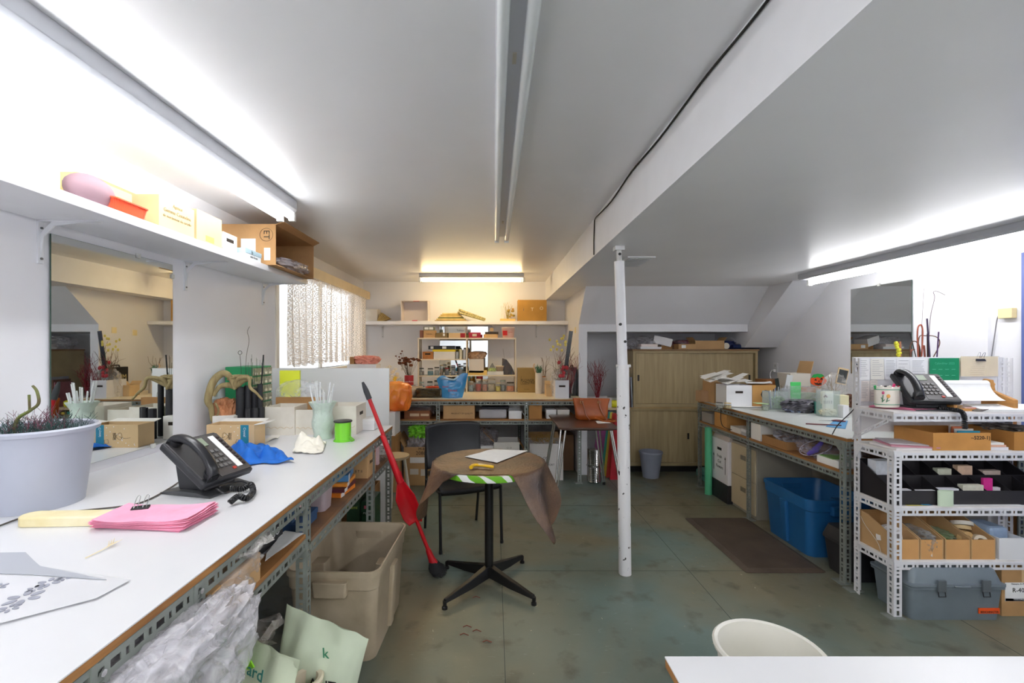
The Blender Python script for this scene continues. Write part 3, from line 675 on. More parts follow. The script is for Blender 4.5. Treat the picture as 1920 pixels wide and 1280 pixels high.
# blue cloth
def cloth(name, label, pts, z, hgt, m, seed, cat='cloth', n=34):
    q = [G(x, y, z)[:2] for x, y in pts]; cx = sum(p[0] for p in q)/4; cy = sum(p[1] for p in q)/4
    def fn(u, v):
        uu = u + .07*nz((v*4, 0, 0), 1, seed); vv = v + .10*nz((u*4, 1, 0), 1.2, seed+1)
        x = (q[0][0]*(1-uu)+q[1][0]*uu)*(1-vv) + (q[3][0]*(1-uu)+q[2][0]*uu)*vv; y = (q[0][1]*(1-uu)+q[1][1]*uu)*(1-vv) + (q[3][1]*(1-uu)+q[2][1]*uu)*vv
        e = min(u, 1-u, v, 1-v)*5; e = min(1, e); hh = hgt*(abs(nz((x*9, y*9, 0), 1, seed))*2.2 + .5*abs(nz((x*22, y*22, 0), 1, seed+4)))
        return (x-cx, y-cy, .003 + hh*(.25+.75*e))
    return solo(B().grid(fn, n, n), name, label, cat, [m], (cx, cy, z), smooth=90, solid=.002)
t = cloth('blue_cloth', 'crumpled bright blue cloth on the white bench beside the phone', [(420, 876), (548, 868), (500, 836), (440, 832)], TZ, .052, mat('#1668c4', .75, nz=.12, nscale=12, bump=.2), 7)
cloth('white_cloth', 'crumpled cream tissue in front of the frosted vase', [(548, 850), (604, 852), (612, 832), (560, 826)], TZ, .06, mat('#f4efe0', .8, nz=.04), 12)
# kraft box with teal band
t = WB('cardboard_box', 'open kraft box with a teal band and a drawn flower on the white bench', 'box', -1.585, -1.322, 2.5, 2.62, TZ, TZ+.125, KRAFT_L, 'open', inner=CARTONW, flaps='br', fl=.06, fa=8,
   lab=(('f', .30, .5, .045, .124, mat('#1f8096', .6)),), txt=(('Crystal', 'f', .30, .68, .018, WHITE),))
t.children[-1].rotation_euler = (R(90), R(90), 0)
b = B()
for k in range(26): a = k/25*2*PI*1.5; 
pp = [(-.01+.034*math.cos(a*1.0)*(.4+.6*math.sin(a*.5)), -.0612, .062+.02*math.sin(a*2)) for a in [k/40*2*PI*2 for k in range(80)]]
b.tube(pp, .0007, 4); b.tube(smoothpath([(-.09, -.0612, .055), (-.06, -.0612, .05), (-.03, -.0612, .06)], 5), .0007, 4); b.tube([(.03, -.0612, .025), (.05, -.0612, .02), (.055, -.0612, .04), (.035, -.0612, .045), (.03, -.0612, .025)], .0007, 4)
b.build('line_drawing', [INK], t)
b = B(); rnd = random.Random(2)
for k in range(16): x, z = rnd.uniform(-.12, .05), rnd.uniform(.01, .115); b.box(x-.002, x+.002, -.0612, -.060, z-.002, z+.002)
b.build('dot_print', [WHITE], t)
sheet('paper_flap', 'loose piece of white card lying by the kraft box', 'card', [G(478, 838, TZ), G(515, 812, TZ), G(530, 806, TZ), G(522, 822, TZ)], TZ, CARTONW, curl=.01)
# three white boxes with gilt flourish
GOLD = mat('#c9a45c', .5)
def flour(t, w, h, d):
    b = B(); b.tube(smoothpath([(-w*.45+w*.9*k/12, -d/2-.0006, h*.27+.006*math.sin(k*2.2)) for k in range(13)], 4), .0009, 4); b.build('gilt_line', [GOLD], t)
for lab_, x0, x1, yt, Y, d, hd in (('white marbled open box with a gilt line, closest to the black tubes', 497, 552, 763, 2.85, .2, None), ('white marbled open box with a gilt line, half behind the frosted vase', 553, 600, 768, 2.87, .2, None), ('white marbled open box with a hand hole beside the lime ribbon spool', 610, 668, 761, 2.88, .22, 'r')):
    t = PB('white_box', lab_, 'box', x0, x1, yt, Y, TZ, d, mat('#e9e4d8', .6, hex2='#dcd6c8', nscale=9), 'open', inner=KRAFT_D, handle=hd, group='white marbled boxes on the bench')
    flour(t, (x1-x0)*Y/F, PZ(yt, Y)-TZ, d)
PB('white_box', 'low plain white lidded box behind the lime ribbon spool', 'box', 676, 702, 786, 3.02, TZ, .15, WHITE, 'lid')
PB('white_box', 'small white box with a round hole at the foot of the driftwood', 'box', 398, 438, 780, 2.72, TZ, .13, CARTONW, 'closed', handle='f')
t = PB('kraft_paper', 'crumpled brown kraft paper stuffed behind the black tubes', 'paper', 404, 438, 742, 2.80, TZ+.0, .02, KRAFT_D, 'closed')
for c in list(t.children): bpy.data.objects.remove(c)
blob(B(), .13, .10, .26, 5, .3, 3, 3).build('paper', [mat('#b27a54', .85, nz=.2, nscale=20)], t)
b = B(); b.cyl(.014, 0, .2, 12); solo(b, 'paper_roll', 'short white paper roll standing in the white box by the driftwood', 'paper roll', [PAPER], (-1.685, 2.79, TZ+.0), smooth=True)
# vase with tubes
t = thing('frosted_vase', 'pale green frosted glass vase filled with clear plastic tubes', 'vase', (-1.042, 2.76, TZ))
b = B()
prof = [(.052, 0), (.054, .01), (.050, .03), (.062, .07), (.064, .10), (.055, .15), (.058, .18), (.078, .215), (.080, .222), (.072, .214), (.052, .18), (.05, .15), (.058, .10), (.048, .035), (.0, .03)]
b.lathe(prof, 40, cap=False); b.v = [(x*(1+.03*math.sin(8*math.atan2(y, x))*(1 if z > .2 else .3)), y*(1+.03*math.sin(8*math.atan2(y, x))*(1 if z > .2 else .3)), z) for x, y, z in b.v]
b.build('body', [mat('#d6e6da', .35, nz=.05, nscale=30, bump=.5, bscale=60, alpha=.93)], t, smooth=True)
rnd = random.Random(5)
for k in range(16):
    a = k*2.4; r = .01+.028*rnd.random(); dx, dy = .04*math.cos(a), .03*math.sin(a)
    B().tube([(r*math.cos(a)*.6, r*math.sin(a)*.6, .04), (r*math.cos(a)+dx, r*math.sin(a)+dy, .27+.08*rnd.random())], .0045, 8).build('plastic_tube', [mat('#f2f4f4', .25, alpha=.75)], t, smooth=True)
# lime ribbon spool
t = thing('ribbon_spool', 'shiny lime green ribbon spool with a black cap', 'spool', (*G(643, 826, TZ)[:2], TZ))
b = B(); b.lathe([(.054, 0), (.054, .006), (.046, .008), (.047, .05), (.046, .112)], 36).build('ribbon', [mat('#7fd63a', .22, nz=.15, nscale=3, stretch=(6, 6, .2))], t, smooth=True)
B().lathe([(.052, .112), (.054, .116), (.052, .121), (.01, .122)], 36).build('cap', [BLACKP], t, smooth=True)
B().tube(smoothpath([(.046, -.02, .03), (.062, -.025, .02), (.068, -.01, .006), (.06, -.03, .004)], 6), .004, 6).build('ribbon_end', [mat('#7fd63a', .25)], t, smooth=True)
# black tubes
for i, (x0, x1, yt, Y) in enumerate(((439, 453, 726, 2.76), (455, 467, 723, 2.80), (468, 480, 728, 2.84), (480, 490, 720, 2.82), (456, 470, 767, 2.72), (471, 482, 765, 2.72), (483, 493, 764, 2.74))):
    r = (x1-x0)/2*Y/F; h = PZ(yt, Y)-TZ; t = thing('cardboard_tube', ('tall' if yt < 750 else 'short') + ' black tube, ' + ['the one nearest the driftwood', 'second along from the driftwood', 'third along, behind the small tubes', 'the one nearest the parts cabinet', 'squarish one in the lower row', 'middle one in the lower row', 'lower row, next to the white box'][i], 'tube', (PX((x0+x1)/2, Y), Y+r, TZ), 0, 'black tubes on the bench')
    B().lathe([(r, 0), (r, h), (r*.86, h), (r*.86, .004)], 8 if i == 4 else 20, cap=True).build('wall', [mat('#25262b', .55, nz=.1)], t, smooth=True)
# orange stick box, driftwood, wires
PB('narrow_box', 'narrow orange box standing among the black tubes', 'box', 483, 490, 742, 2.71, TZ+.15, .02, mat('#e79a3c', .6), 'closed').location.z = TZ
WOOD = mat('#7d6a48', .85, hex2='#a39468', nscale=30, stretch=(1, 1, .3), bump=.5)
t = thing('driftwood', 'gnarled greenish driftwood branch arching over the black tubes', 'driftwood', (0, 0, 0))
Yd = 2.74
def dp(*p): return smoothpath([(PX(x, Yd+dy), Yd+dy, PZ(y, Yd)) for x, y, dy in p], 6)
B().tube(dp((398, 790, 0), (396, 765, 0), (390, 748, -.02), (400, 715, 0), (418, 700, .02), (432, 708, .02), (440, 730, 0)), lambda u: .006+.016*math.sin(PI*u)**.6, 10).build('branch', [WOOD], t, smooth=60)
B().tube(dp((400, 742, 0), (412, 725, .01), (430, 722, .02), (441, 724, .02), (458, 712, .0), (472, 708, 0)), lambda u: .010+.008*math.sin(PI*u), 10).build('branch', [WOOD], t, smooth=60)
B().tube(dp((440, 728, .01), (445, 712, 0), (466, 708, -.02), (469, 725, -.03), (480, 735, -.03), (492, 748, -.03)), lambda u: .014-.008*u, 10).build('branch', [WOOD], t, smooth=60)
blob(B(), .11, .07, .05, 8, .35, 2).build('knot', [WOOD], t); t.children[-1].location = (PX(447, 2.78), 2.78, PZ(716, 2.78))
B().tube(dp((404, 700+55, 0), (410, 770, .0), (405, 782, 0)), .006, 8).build('branch', [WOOD], t, smooth=60)
ringpts = [(PX(450, 2.9)+.012*math.cos(a), 2.9, PZ(661, 2.9)+.012*math.sin(a)) for a in [-PI/2+k*2*PI/16 for k in range(17)]]
solo(B().tube([(PX(453, 2.9), 2.9, TZ), (PX(452, 2.9), 2.9, PZ(690, 2.9))] + ringpts, .0016, 5), 'wire_loop', 'thin wire with a loop at its top rising behind the driftwood', 'wire', [mat('#4a4540', .5, metal=.5)])
solo(B().tube(smoothpath([(PX(462, 2.95), 2.95, TZ), (PX(461, 2.95), 2.95, PZ(683, 2.95)), (PX(467, 2.95), 2.95, PZ(640, 2.95)), (PX(464, 2.95), 2.95, PZ(622, 2.95)), (PX(468, 2.95), 2.95, PZ(612, 2.95))], 5), .0014, 5), 'wire_rod', 'tall crooked thin wire rising above the green parts cabinet', 'wire', [mat('#4a4540', .5, metal=.5)])
b = B(); rnd = random.Random(8)
for k in range(22):
    x = PX(466+rnd.uniform(0, 34), 2.9); b.tube([(x, 2.9+rnd.uniform(-.02, .02), TZ), (x+rnd.uniform(-.008, .008), 2.9, PZ(rnd.uniform(664, 700), 2.9))], .0011, 4)
tag(solo(b, 'floral_wires', 'bunch of thin dark green floral wires standing by the parts cabinet', 'wires', [mat('#35483a', .5)]), kind='stuff')
solo(B().tube([(PX(489, 2.88), 2.88, TZ), (PX(490, 2.88), 2.88, PZ(720, 2.88)), (PX(494, 2.88), 2.88, PZ(665, 2.88))], .0045, 8), 'black_rod', 'black ribbed rod leaning up against the green parts cabinet', 'rod', [BLACKP])
# green parts cabinet
t = thing('parts_cabinet', 'green parts cabinet with rows of tiny clear drawers behind the black tubes', 'parts cabinet', (-1.665, 3.09, TZ))
GR = mat('#1f8a55', .45)
B().box(-.09, .085, -.13, .13, 0, .425).build('case', [GR], t, bevel=.003)
b = B(); b.m = 0
for i in range(7):
    for j in range(4):
        y0 = -.122+j*.062; z0 = .012+i*.059
        d = B().box(.083, .094, y0, y0+.056, z0, z0+.048).build('drawer', [mat('#a8a48c', .3, nz=.35, nscale=50, alpha=.95)], t)
        B().box(.094, .099, y0+.016, y0+.04, z0+.006, z0+.02).build('label', [mat('#efe9d6', .6)], d)
sheet_t = thing('clear_bag', 'clear plastic bag of yellow and red papers slumped against the end board', 'bag', (-1.36, 3.165, TZ+.0))
blob(B(), .30, .13, .36, 21, .12, 3, 1.8).build('film', [plastic('#eef0f4', .38)], sheet_t, smooth=60)
B().box(-.15, -.01, .03, .05, .16, .39).build('yellow_card', [mat('#e6ee3c', .6)], sheet_t)
o = B().box(-.0, .1, .02, .03, .1, .2).build('red_card', [mat('#b23244', .6)], sheet_t); o.rotation_euler = (0, R(25), 0)
PB('cardboard_box', 'low kraft carton behind the white marbled boxes', 'box', 517, 600, 745, 3.052, TZ, .035, KRAFT_D, 'open')
# power outlet under the mirror shelf area
t = thing('wall_outlet', 'white wall outlet just left of the green parts cabinet', 'outlet', (XL+.001, 2.90, 1.18), 90)
B().box(-.035, .035, -.006, 0, -.057, .057).build('plate', [WHITE], t, bevel=.003)
for z in (-.025, .025): B().box(-.014, .014, -.009, -.005, z-.016, z+.016).build('socket', [mat('#cfcfcf', .4)], t, bevel=.002)

# ================================================================ on the left wall shelf (z = 1.988)
SZ = 1.9885
WB('cardboard_box', 'white box with an open kraft flap at the near end of the long wall shelf', 'box', -1.77, -1.50, .95, 1.30, SZ, SZ+.10, CARTONW, 'open', inner=mat('#8f6a3e', .85), flaps='r', fl=.09, fa=55)
t = WB('upright_box', 'white carton with a printed document on its end at the near part of the shelf', 'box', -1.70, -1.53, 1.36, 1.60, SZ, SZ+.12, CARTONW, 'closed', lab=(('r', .2, .5, .12, .10, PAPER),))
b = B()
for k in range(9): b.box(.0862, .0868, -.0, .09, .03+k*.008, .0315+k*.008)
b.build('print_lines', [mat('#9a9aa0', .8)], t)
solo(B().ball((0, 0, .045), .1, 22, .55, 1.0, .62), 'mauve_ornament', 'smooth mauve oval foam ornament on the long wall shelf', 'ornament', [mat('#8c7078', .7)], (-1.55, 1.74, SZ+.016), smooth=True)
WB('paper_bag', 'crumpled yellow paper bag behind the orange basket on the shelf', 'bag', -1.72, -1.58, 1.72, 1.98, SZ, SZ+.13, mat('#e8cf8c', .8, nz=.1), 'closed')
def basket(name, label, cat, x, y, z, w, d, h, m, rz=0, group=None):
    t = thing(name, label, cat, (x, y, z), rz, group); b = B()
    b.loft([rr(w*.42, d*.42, .01, 0, 3), rr(w/2, d/2, .012, h, 3), rr(w/2+.006, d/2+.006, .014, h, 3), rr(w/2+.006, d/2+.006, .014, h-.005, 3)], True, False); b.loft([rr(w/2-.003, d/2-.003, .012, h, 3), rr(w*.42-.003, d*.42-.003, .01, .003, 3)], False, True); b.build('shell', [m], t)
    b = B(); n = 22
    for k in range(n):
        f = -.46+.92*k/(n-1)
        for s in (-1, 1):
            b.tube([(w*f*.86, s*d*.425, .004), (w*f, s*d*.503, h*.93)], .0018, 4); b.tube([(s*w*.425, d*f*.86, .004), (s*w*.503, d*f, h*.93)], .0018, 4)
    b.build('rib', [m], t); return t
basket('plastic_basket', 'orange-red ribbed plastic punnet on the long wall shelf', 'basket', -1.535, 1.86, SZ, .10, .17, .055, mat('#ef5a34', .4, alpha=.92))
b = B()
for k in range(14): b.tube([(-.05+k*.008, -.04, 0), (-.05+k*.008, .04, .09)], .0006, 3); b.tube([(-.055, -.04+k*.006, k*.0068), (.055, -.04+k*.006, k*.0068)], .0006, 3)
solo(b, 'wire_mesh', 'small offcut of grey wire mesh leaning behind the orange punnet', 'mesh', [mat('#77746c', .5, metal=.4)], (-1.60, 1.99, SZ), 40)
GY = mat('#8a7c55', .8)
WB('cardboard_box', 'pale kraft box printed with five lines of text on the shelf', 'box', -1.72, -1.50, 2.03, 2.27, SZ, SZ+.15, KRAFT_L, 'open', flaps='l', txt=(('Agence', 'r', 0, .82, .022, GY), ('Gemme Cesandina', 'r', 0, .62, .024, GY), ('de mordement du cartello', 'r', 0, .44, .018, GY)))
WB('cardboard_box', 'taller plain kraft carton next to the box printed with text', 'box', -1.74, -1.50, 2.29, 2.50, SZ, SZ+.165, KRAFT_L, 'closed', lab=(('r', 0, .2, .07, .03, mat('#e2b25a', .7)),), flaps='')
WB('white_box', 'white box with an oval hand hole on the long wall shelf', 'box', -1.74, -1.53, 2.56, 2.70, SZ, SZ+.12, CARTONW, 'open', inner=KRAFT, handle='r')
WB('tool_box_carton', 'flat pale blue and white carton in front of the big tipped box', 'box', -1.66, -1.485, 2.71, 2.90, SZ, SZ+.062, mat('#dfe6e8', .5), 'lid', inner=mat('#a9c3cf', .5), txt=(('auto focus', 'r', 0, .3, .02, INK), ('b', 'r', -.1, .72, .035, INK)))
t = thing('cardboard_box', 'large kraft carton tipped on its side at the far end of the long wall shelf', 'box', (-1.60, 3.25, SZ))
b = B(); W_, D_, H_, th = .37, .62, .265, .005; x0, x1, y0, y1 = -.185, .185, -.31, .31
b.box(x0, x1, y0, y1, 0, th); b.box(x0, x1, y0, y1, H_-th, H_); b.box(x0, x1, y0, y0+th, th, H_-th); b.box(x0, x1, y1-th, y1, th, H_-th); b.box(x0, x0+th, y0+th, y1-th, th, H_-th)
b.build('body', [mat('#b98e5e', .85, nz=.1, bump=.15, bscale=60)], t)
for (u0, u1, z0, z1) in ((-.04, .055, .05, .17), (.11, .15, .03, .11)): B().box(u0, u1, y0-.001, y0, z0, z1).build('label', [PAPER], t)
text('ET', .055, INK, t, (.125, y0-.0015, .195), (90, 90, 0))
b = B(); b.tube([(.125+.042*math.cos(a), y0-.001, .195+.042*math.sin(a)) for a in [k*PI/16 for k in range(33)]], .0012, 4); b.build('ring_print', [INK], t)
for (zz, s) in ((0.003, 1), (H_-.003, -1)):
    q = B(); q.add([(x1, y0, zz), (x1, y1, zz), (x1+.05, y1-.01, zz-.02*s), (x1+.05, y0+.01, zz-.02*s)], [(0, 1, 2, 3)]); q.build('flap', [mat('#b08455', .85)], t, solid=.004)
t = solo(blob(B(), .16, .42, .085, 31, .3, 3), 'bubble_wrap', 'wad of grey bubble wrap spilling out of the tipped carton on the shelf', 'bubble wrap', [plastic('#d0ccd2', .62)], (-1.475, 3.28, SZ+.006), smooth=60)
# ================================================================ UNDER THE LEFT BENCH
S1, S2 = .7355, .7005
def bagfilm(name, label, c, w, d, h, seed, a=.4, hexc='#e6e4ea', cat='plastic bag', crump=.28, neck=None, inner=None, rz=0):
    t = thing(name, label, cat, c, rz); blob(B(), w, d, h, seed, crump, 4, 2.6).build('film', [plastic(hexc, a, nscale=14)], t, smooth=70)
    if neck:
        b = B(); rg = []; (nx, ny, nh) = neck; base = h*.8
        for i in range(7):
            u = i/6; rad = .035 + .05*abs(u-.25) + .04*u
            rg.append([(nx*u + rad*(1+.45*math.sin(k*5+i))*math.cos(k*2*PI/18), ny*u + rad*(1+.45*math.cos(k*7+i))*math.sin(k*2*PI/18), base + nh*u + .012*math.sin(k*3+i)) for k in range(18)])
        b.loft(rg, False, False); b.build('neck', [plastic(hexc, a, nscale=14)], t, smooth=70)
    if inner: blob(B(), w*.72, d*.72, h*.72, seed+3, .1, 2).build('contents', [inner], t)
    return t
bagfilm('plastic_bag', 'big crumpled clear plastic bag bulging off the lower bench shelf near the corner', (-.84, .985, S1+.001), .34, .40, .115, 3, .5, inner=mat('#cfcbd6', .5, nz=.15, nscale=12))
t = [o for o in bpy.data.objects if o.name == 'plastic_bag'][0]; blob(B(), .13, .46, .25, 131, .3, 4, 3).build('overhang', [plastic('#e6e4ea', .55, nscale=14)], t, smooth=70); t.children[-1].location = (.165, .0, -.125)
bpy.data.objects['contents'].location = (0, 0, 0)
PB('cardboard_box', 'kraft carton wrapped by clear bags on the lower bench shelf', 'box', 305, 398, 1113, 1.16, S1, .24, KRAFT, 'closed', bevel=.002)
bagfilm('plastic_bag', 'clear plastic bag over the kraft carton with its neck poking up to the bench edge', (-.80, 1.28, S1+.001), .17, .30, .125, 8, .42, '#ece8e6', neck=(.02, .06, .03))
sheet('paper_sheet', 'white typed sheet on the lower bench shelf', 'paper', [G(500, 1040, S1), G(497, 1056, S1), G(570, 1003, S1), G(534, 998, S1)], S1+.006, PAPER, curl=.004)
sheet('paper_sheet', 'grey printed leaflet beneath the typed sheet', 'paper', [G(486, 1030, S1), G(489, 1048, S1), G(530, 1008, S1), G(505, 1004, S1)], S1+.001, mat('#9c9aa0', .7, nz=.15, nscale=30), curl=.003)
NAVY = mat('#2f4f77', .6, nz=.1)
WB('blue_box', 'dusty blue flat box, lower of two on the bench shelf', 'box', -1.05, -.775, 1.79, 2.00, S2, S2+.05, NAVY, 'lid')
WB('blue_box', 'dusty blue box with a torn pink label, stacked over the flat one', 'box', -1.06, -.80, 1.80, 1.98, S2+.0505, S2+.115, mat('#39577a', .6, nz=.1), 'lid', lab=(('r', -.2, .5, .06, .05, mat('#e6c8cc', .8)),))
WB('black_box', 'black box with white ring marks on the shelf by the bench post', 'box', -1.05, -.80, 1.52, 1.72, S1, S1+.075, BLACKP, 'closed', txt=(('OO', 'r', .2, .5, .04, WHITE),))
t = thing('plastic_bin', 'small translucent mauve plastic bin on the lower bench shelf', 'bin', (-.83, 2.12, S2)); b = B(); b.loft([rr(.055, .05, .02, 0), rr(.065, .06, .02, .15), rr(.060, .055, .02, .15), rr(.05, .045, .02, .004)]); b.build('body', [mat('#b5a5aa', .4, alpha=.95)], t, smooth=35)
for i, (lab_, c, h, y, x, dz, w_) in enumerate((('flat orange packet at the bottom of the pile on the bench shelf', '#e8862e', .02, 2.36, -.83, 0, .15), ('dark purple packet in the middle of the pile on the bench shelf', '#5b2b36', .018, 2.37, -.82, .0205, .14), ('orange and white packet under the blue one on the bench shelf', '#ef9a3c', .018, 2.40, -.83, .039, .15), ('blue and white carton on top of the pile of packets', '#4b87bb', .034, 2.42, -.84, .0575, .15))):
    WB('packet', lab_, 'packet', x-w_/2, x+w_/2, y-.09, y+.09, S2+dz, S2+dz+h, mat(c, .45, nz=.12, nscale=30), 'closed', rz=i*5-6, lab=(('r', -.36, .5, .04, h, WHITE),))
t = PB('cardboard_box', 'small kraft carton with black arrows and bars on the bench shelf', 'box', 655, 690, 852, 2.60, S2, .17, KRAFT, 'closed', txt=(('FRAGILE', 'r', 0, .6, .028, INK), ('II T II', 'f', 0, .3, .02, INK)))
WB('cardboard_box', 'kraft sheet box propped behind the arrow-marked carton', 'box', -1.15, -.95, 2.66, 2.9, S2, S2+.13, KRAFT_D, 'closed')
WB('folder', 'pink and white folders standing on edge in the last bay of the bench', 'folder', -.98, -.74, 2.90, 2.935, S2, S2+.12, mat('#e6c9cd', .7, nz=.1), 'closed')
WB('folder', 'white folder standing on edge beside the pink ones', 'folder', -.98, -.76, 2.86, 2.885, S2, S2+.14, PAPER, 'closed')
# below the shelf, on the floor
DG = mat('#1d3b23', .45, nz=.3, nscale=14)
def sack(name, label, loc, w, h, th, m, rz=0, lean=0, cat='sack', seed=1, txts=(), tilt=0, top=.85):
    t = thing(name, label, cat, loc, rz); b = B(); M = Matrix.Rotation(R(lean), 4, 'X') @ Matrix.Rotation(R(tilt), 4, 'Y')
    nu, nv = 28, 30
    def pt(u, v, s):
        a, c = u*2-1, v
        e = (1-abs(a)**3.2)**.6 * min(1, (1-abs(2*c-1)**4))**.5; bulk = (.35+.65*math.sin(PI*min(1, c/top))**.7) if c < top else .35*(1-(c-top)/(1-top)) + .02
        y = s*th/2*e*bulk + .012*nz((a*2, c*4, s), 1.5, seed)*(1 if e > .1 else .3) + .02*nz((a*2, c*2, 0), 1, seed+4)
        return M @ Vector((a*w/2*(1-.06*math.sin(PI*c)) , y, c*h + .01*nz((a*3, 0, s), 1, seed)))
    for s in (-1, 1): b.grid(lambda u, v: pt(u, v, s), nu, nv)
    b.v = [(x, y, max(z, 0)) for x, y, z in b.v]
    b.build('body', [m], t, smooth=70)
    for (s, u, v, size, mm, rot) in txts:
        q = pt(u, v, -1); text(s, size, mm, t, tuple(q + M.to_3x3() @ Vector((0, -.03, 0))), (90+lean, rot, 0), ext=.001)
    return t, pt, M
SK = mat('#d3ddc6', .35, nz=.07, nscale=6, bump=.15, bscale=9); GRN = mat('#3f8f6a', .5)
t, pt, M = sack('soil_bag', 'pale green printed soil bag standing behind the open one on the floor', (-.69, 1.62, 0), .32, .53, .14, SK, -12, 4, tilt=14, seed=3, txts=(('ANT', .70, .70, .05, INK, 0), ('Potting', .70, .62, .02, INK, 0), ('k', .62, .86, .05, GRN, 0)))
b = B(); q = pt(.7, .12, -1); b.box(-.10, .10, -.004, .0, 0, .12); o = b.build('label', [mat('#4f4b42', .6, nz=.3, nscale=30)], t); o.location = q + Vector((0, -.025, 0)); o.rotation_euler = (R(4), 0, 0)
t, pt, M = sack('soil_bag', 'open printed soil bag with bright green leaf artwork nearest the bench legs', (-.80, 1.36, 0), .34, .56, .17, mat('#cfd8bd', .3, nz=.08, nscale=5, bump=.2, bscale=8), -24, -6, tilt=6, seed=7, txts=(('ard', .66, .90, .05, mat('#2f7f75', .5), 6),))
for (u, v, L_, ang, c) in ((.22, .88, .07, 20, '#1f7a35'), (.30, .90, .07, -25, '#58b52e'), (.36, .90, .07, 50, '#8fd62a'), (.18, .86, .07, -60, '#3c2b1c'), (.46, .92, .05, 100, '#8fd62a'), (.30, .74, .07, 150, '#1f7a35'), (.42, .88, .06, 5, '#2f6f1e')):
    q = pt(u, v, -1); b = B(); P5 = [(0, 0), (.018, L_*.3), (.014, L_*.7), (0, L_), (-.014, L_*.7), (-.018, L_*.3)]
    b.prism(P5, 'y', -.002, .002); o = b.build('leaf_print', [mat(c, .4)], t); o.location = q + Vector((0, -.03, 0)); o.rotation_euler = (R(-6), R(ang), 0)
bagfilm('plastic_bag', 'clear plastic bag wad lying behind the soil bags on the floor', (-.87, 1.50, .0), .18, .07, .56, 15, .4, '#e9e2dc', neck=(.04, .02, .05))
pail('white_pail', 'narrow off-white plastic pail between the two soil bags', -.615, 1.492, 0, .043, .036, .37, mat('#dccfb8', .45), cat='bucket')
BEI = mat('#bdae96', .5, nz=.12, nscale=7, hex2='#a89980', bump=.08)
t = tote('storage_tote', 'big scuffed beige plastic tote standing open at the bench end', -.955, -.515, 2.06, 2.66, .43, BEI, rz=-2)
bagfilm('plastic_bag', 'lavender plastic bag lying in the bottom of the beige tote', (-.76, 2.24, .008), .24, .2, .33, 22, .8, '#6e6484')
PB('seed_carton', 'black carton printed with green lettering behind the beige tote', 'box', 650, 674, 935, 2.78, .0, .2, DG, 'closed', txt=(('Premi', 'f', -.1, .9, .03, mat('#a9b84a', .6)),))
PB('seed_carton', 'dark green carton with a pink flower picture behind the beige tote', 'box', 677, 698, 940, 2.80, .0, .2, mat('#1e4a2e', .45), 'closed', txt=(('rose', 'f', 0, .86, .025, WHITE),), lab=(('f', -.1, .93, .02, .02, mat('#d06a7c', .6)),))
PB('cardboard_box', 'kraft carton on the floor in the last bay beneath the bench', 'box', 640, 700, 915, 3.02, 0, .18, KRAFT_D, 'open')
bagfilm('plastic_bag', 'dark clear bag on the shelf end by the white board', (-.80, 3.03, .40), .16, .12, .10, 29, .5, '#b9a79d').location.z = S2+.001

# ================================================================ BROOM with clip-on dustpan
A0, A1 = Vector((-.390, 2.925, .06)), Vector((PX(680, 2.84), 2.84, PZ(716, 2.84)))
dirn = (A1 - A0).normalized()
t = thing('broom', 'red-handled broom with black bristles leaning on the end of the white bench', 'broom', (-.39, 2.925, 0))
RED = mat('#c3141f', .3, nz=.08); O_ = Vector((-.39, 2.925, 0)); Q = lambda d, off=(0, 0, 0): tuple(A0 + dirn*d + Vector(off) - O_)
Lh = (A1 - A0).length
B().tube([Q(.05), Q(Lh-.10)], .0125, 14).build('handle', [RED], t, smooth=True)
B().tube([Q(Lh-.115), Q(Lh-.06), Q(Lh-.03), Q(Lh)], lambda u: .017 if u < .4 else (.013 if u < .8 else .007), 14).build('grip', [mat('#3a3c40', .6)], t, smooth=True)
B().tube([Q(.0), Q(.03), Q(.10)], lambda u: .03-.014*u, 14).build('socket', [RED], t, smooth=True)
b = B(); rnd = random.Random(3)
for k in range(420):
    a = rnd.uniform(0, 2*PI); r = math.sqrt(rnd.random()); p = Vector((r*math.cos(a)*.022, r*math.sin(a)*.055, 0)); e = Vector((.03+r*math.cos(a)*.052, r*math.sin(a)*.085, -.055))
    b.tube([Vector(Q(.015))+p, Vector(Q(.0))+p*1.3+(e-p)*.5, Vector((.03, 0, .003))+Vector((e.x*1.0-.03+.01, e.y, 0))+Vector((0, 0, .02*rnd.random()))], .0016, 3)
b.build('bristles', [mat('#17181a', .8)], t)
t = thing('dustpan', 'long red scoop-shaped dustpan clipped along the broom handle', 'dustpan', tuple(O_))
ex = dirn; ey = Vector((0, -1, 0)); ez = ex.cross(ey).normalized()
def pan(u, v):
    d = .60 - .30*u; a = (v*2-1); wdt = (.016 + .046*min(1, u*2.6)) * (1 if u < .85 else 1-.35*(u-.85)/.15)
    return tuple(Vector(Q(d)) + ez*a*wdt + ey*(.022 + .035*(a*a)*(min(1, u*3)) - .012*u))
B().grid(pan, 24, 12).build('pan', [mat('#d81f2a', .25)], t, smooth=60, solid=.003)
B().tube([Q(.90, (0, -.02, 0)), Q(.75, (0, -.024, 0)), Q(.58, (0, -.024, 0))], lambda u: .016+.008*u, 12).build('handle', [mat('#cf1c28', .28)], t, smooth=True)
B().tube([Q(.61, (0, -.0, 0)), Q(.64, (0, -.0, 0))], .02, 12).build('clip', [RED], t, smooth=True)
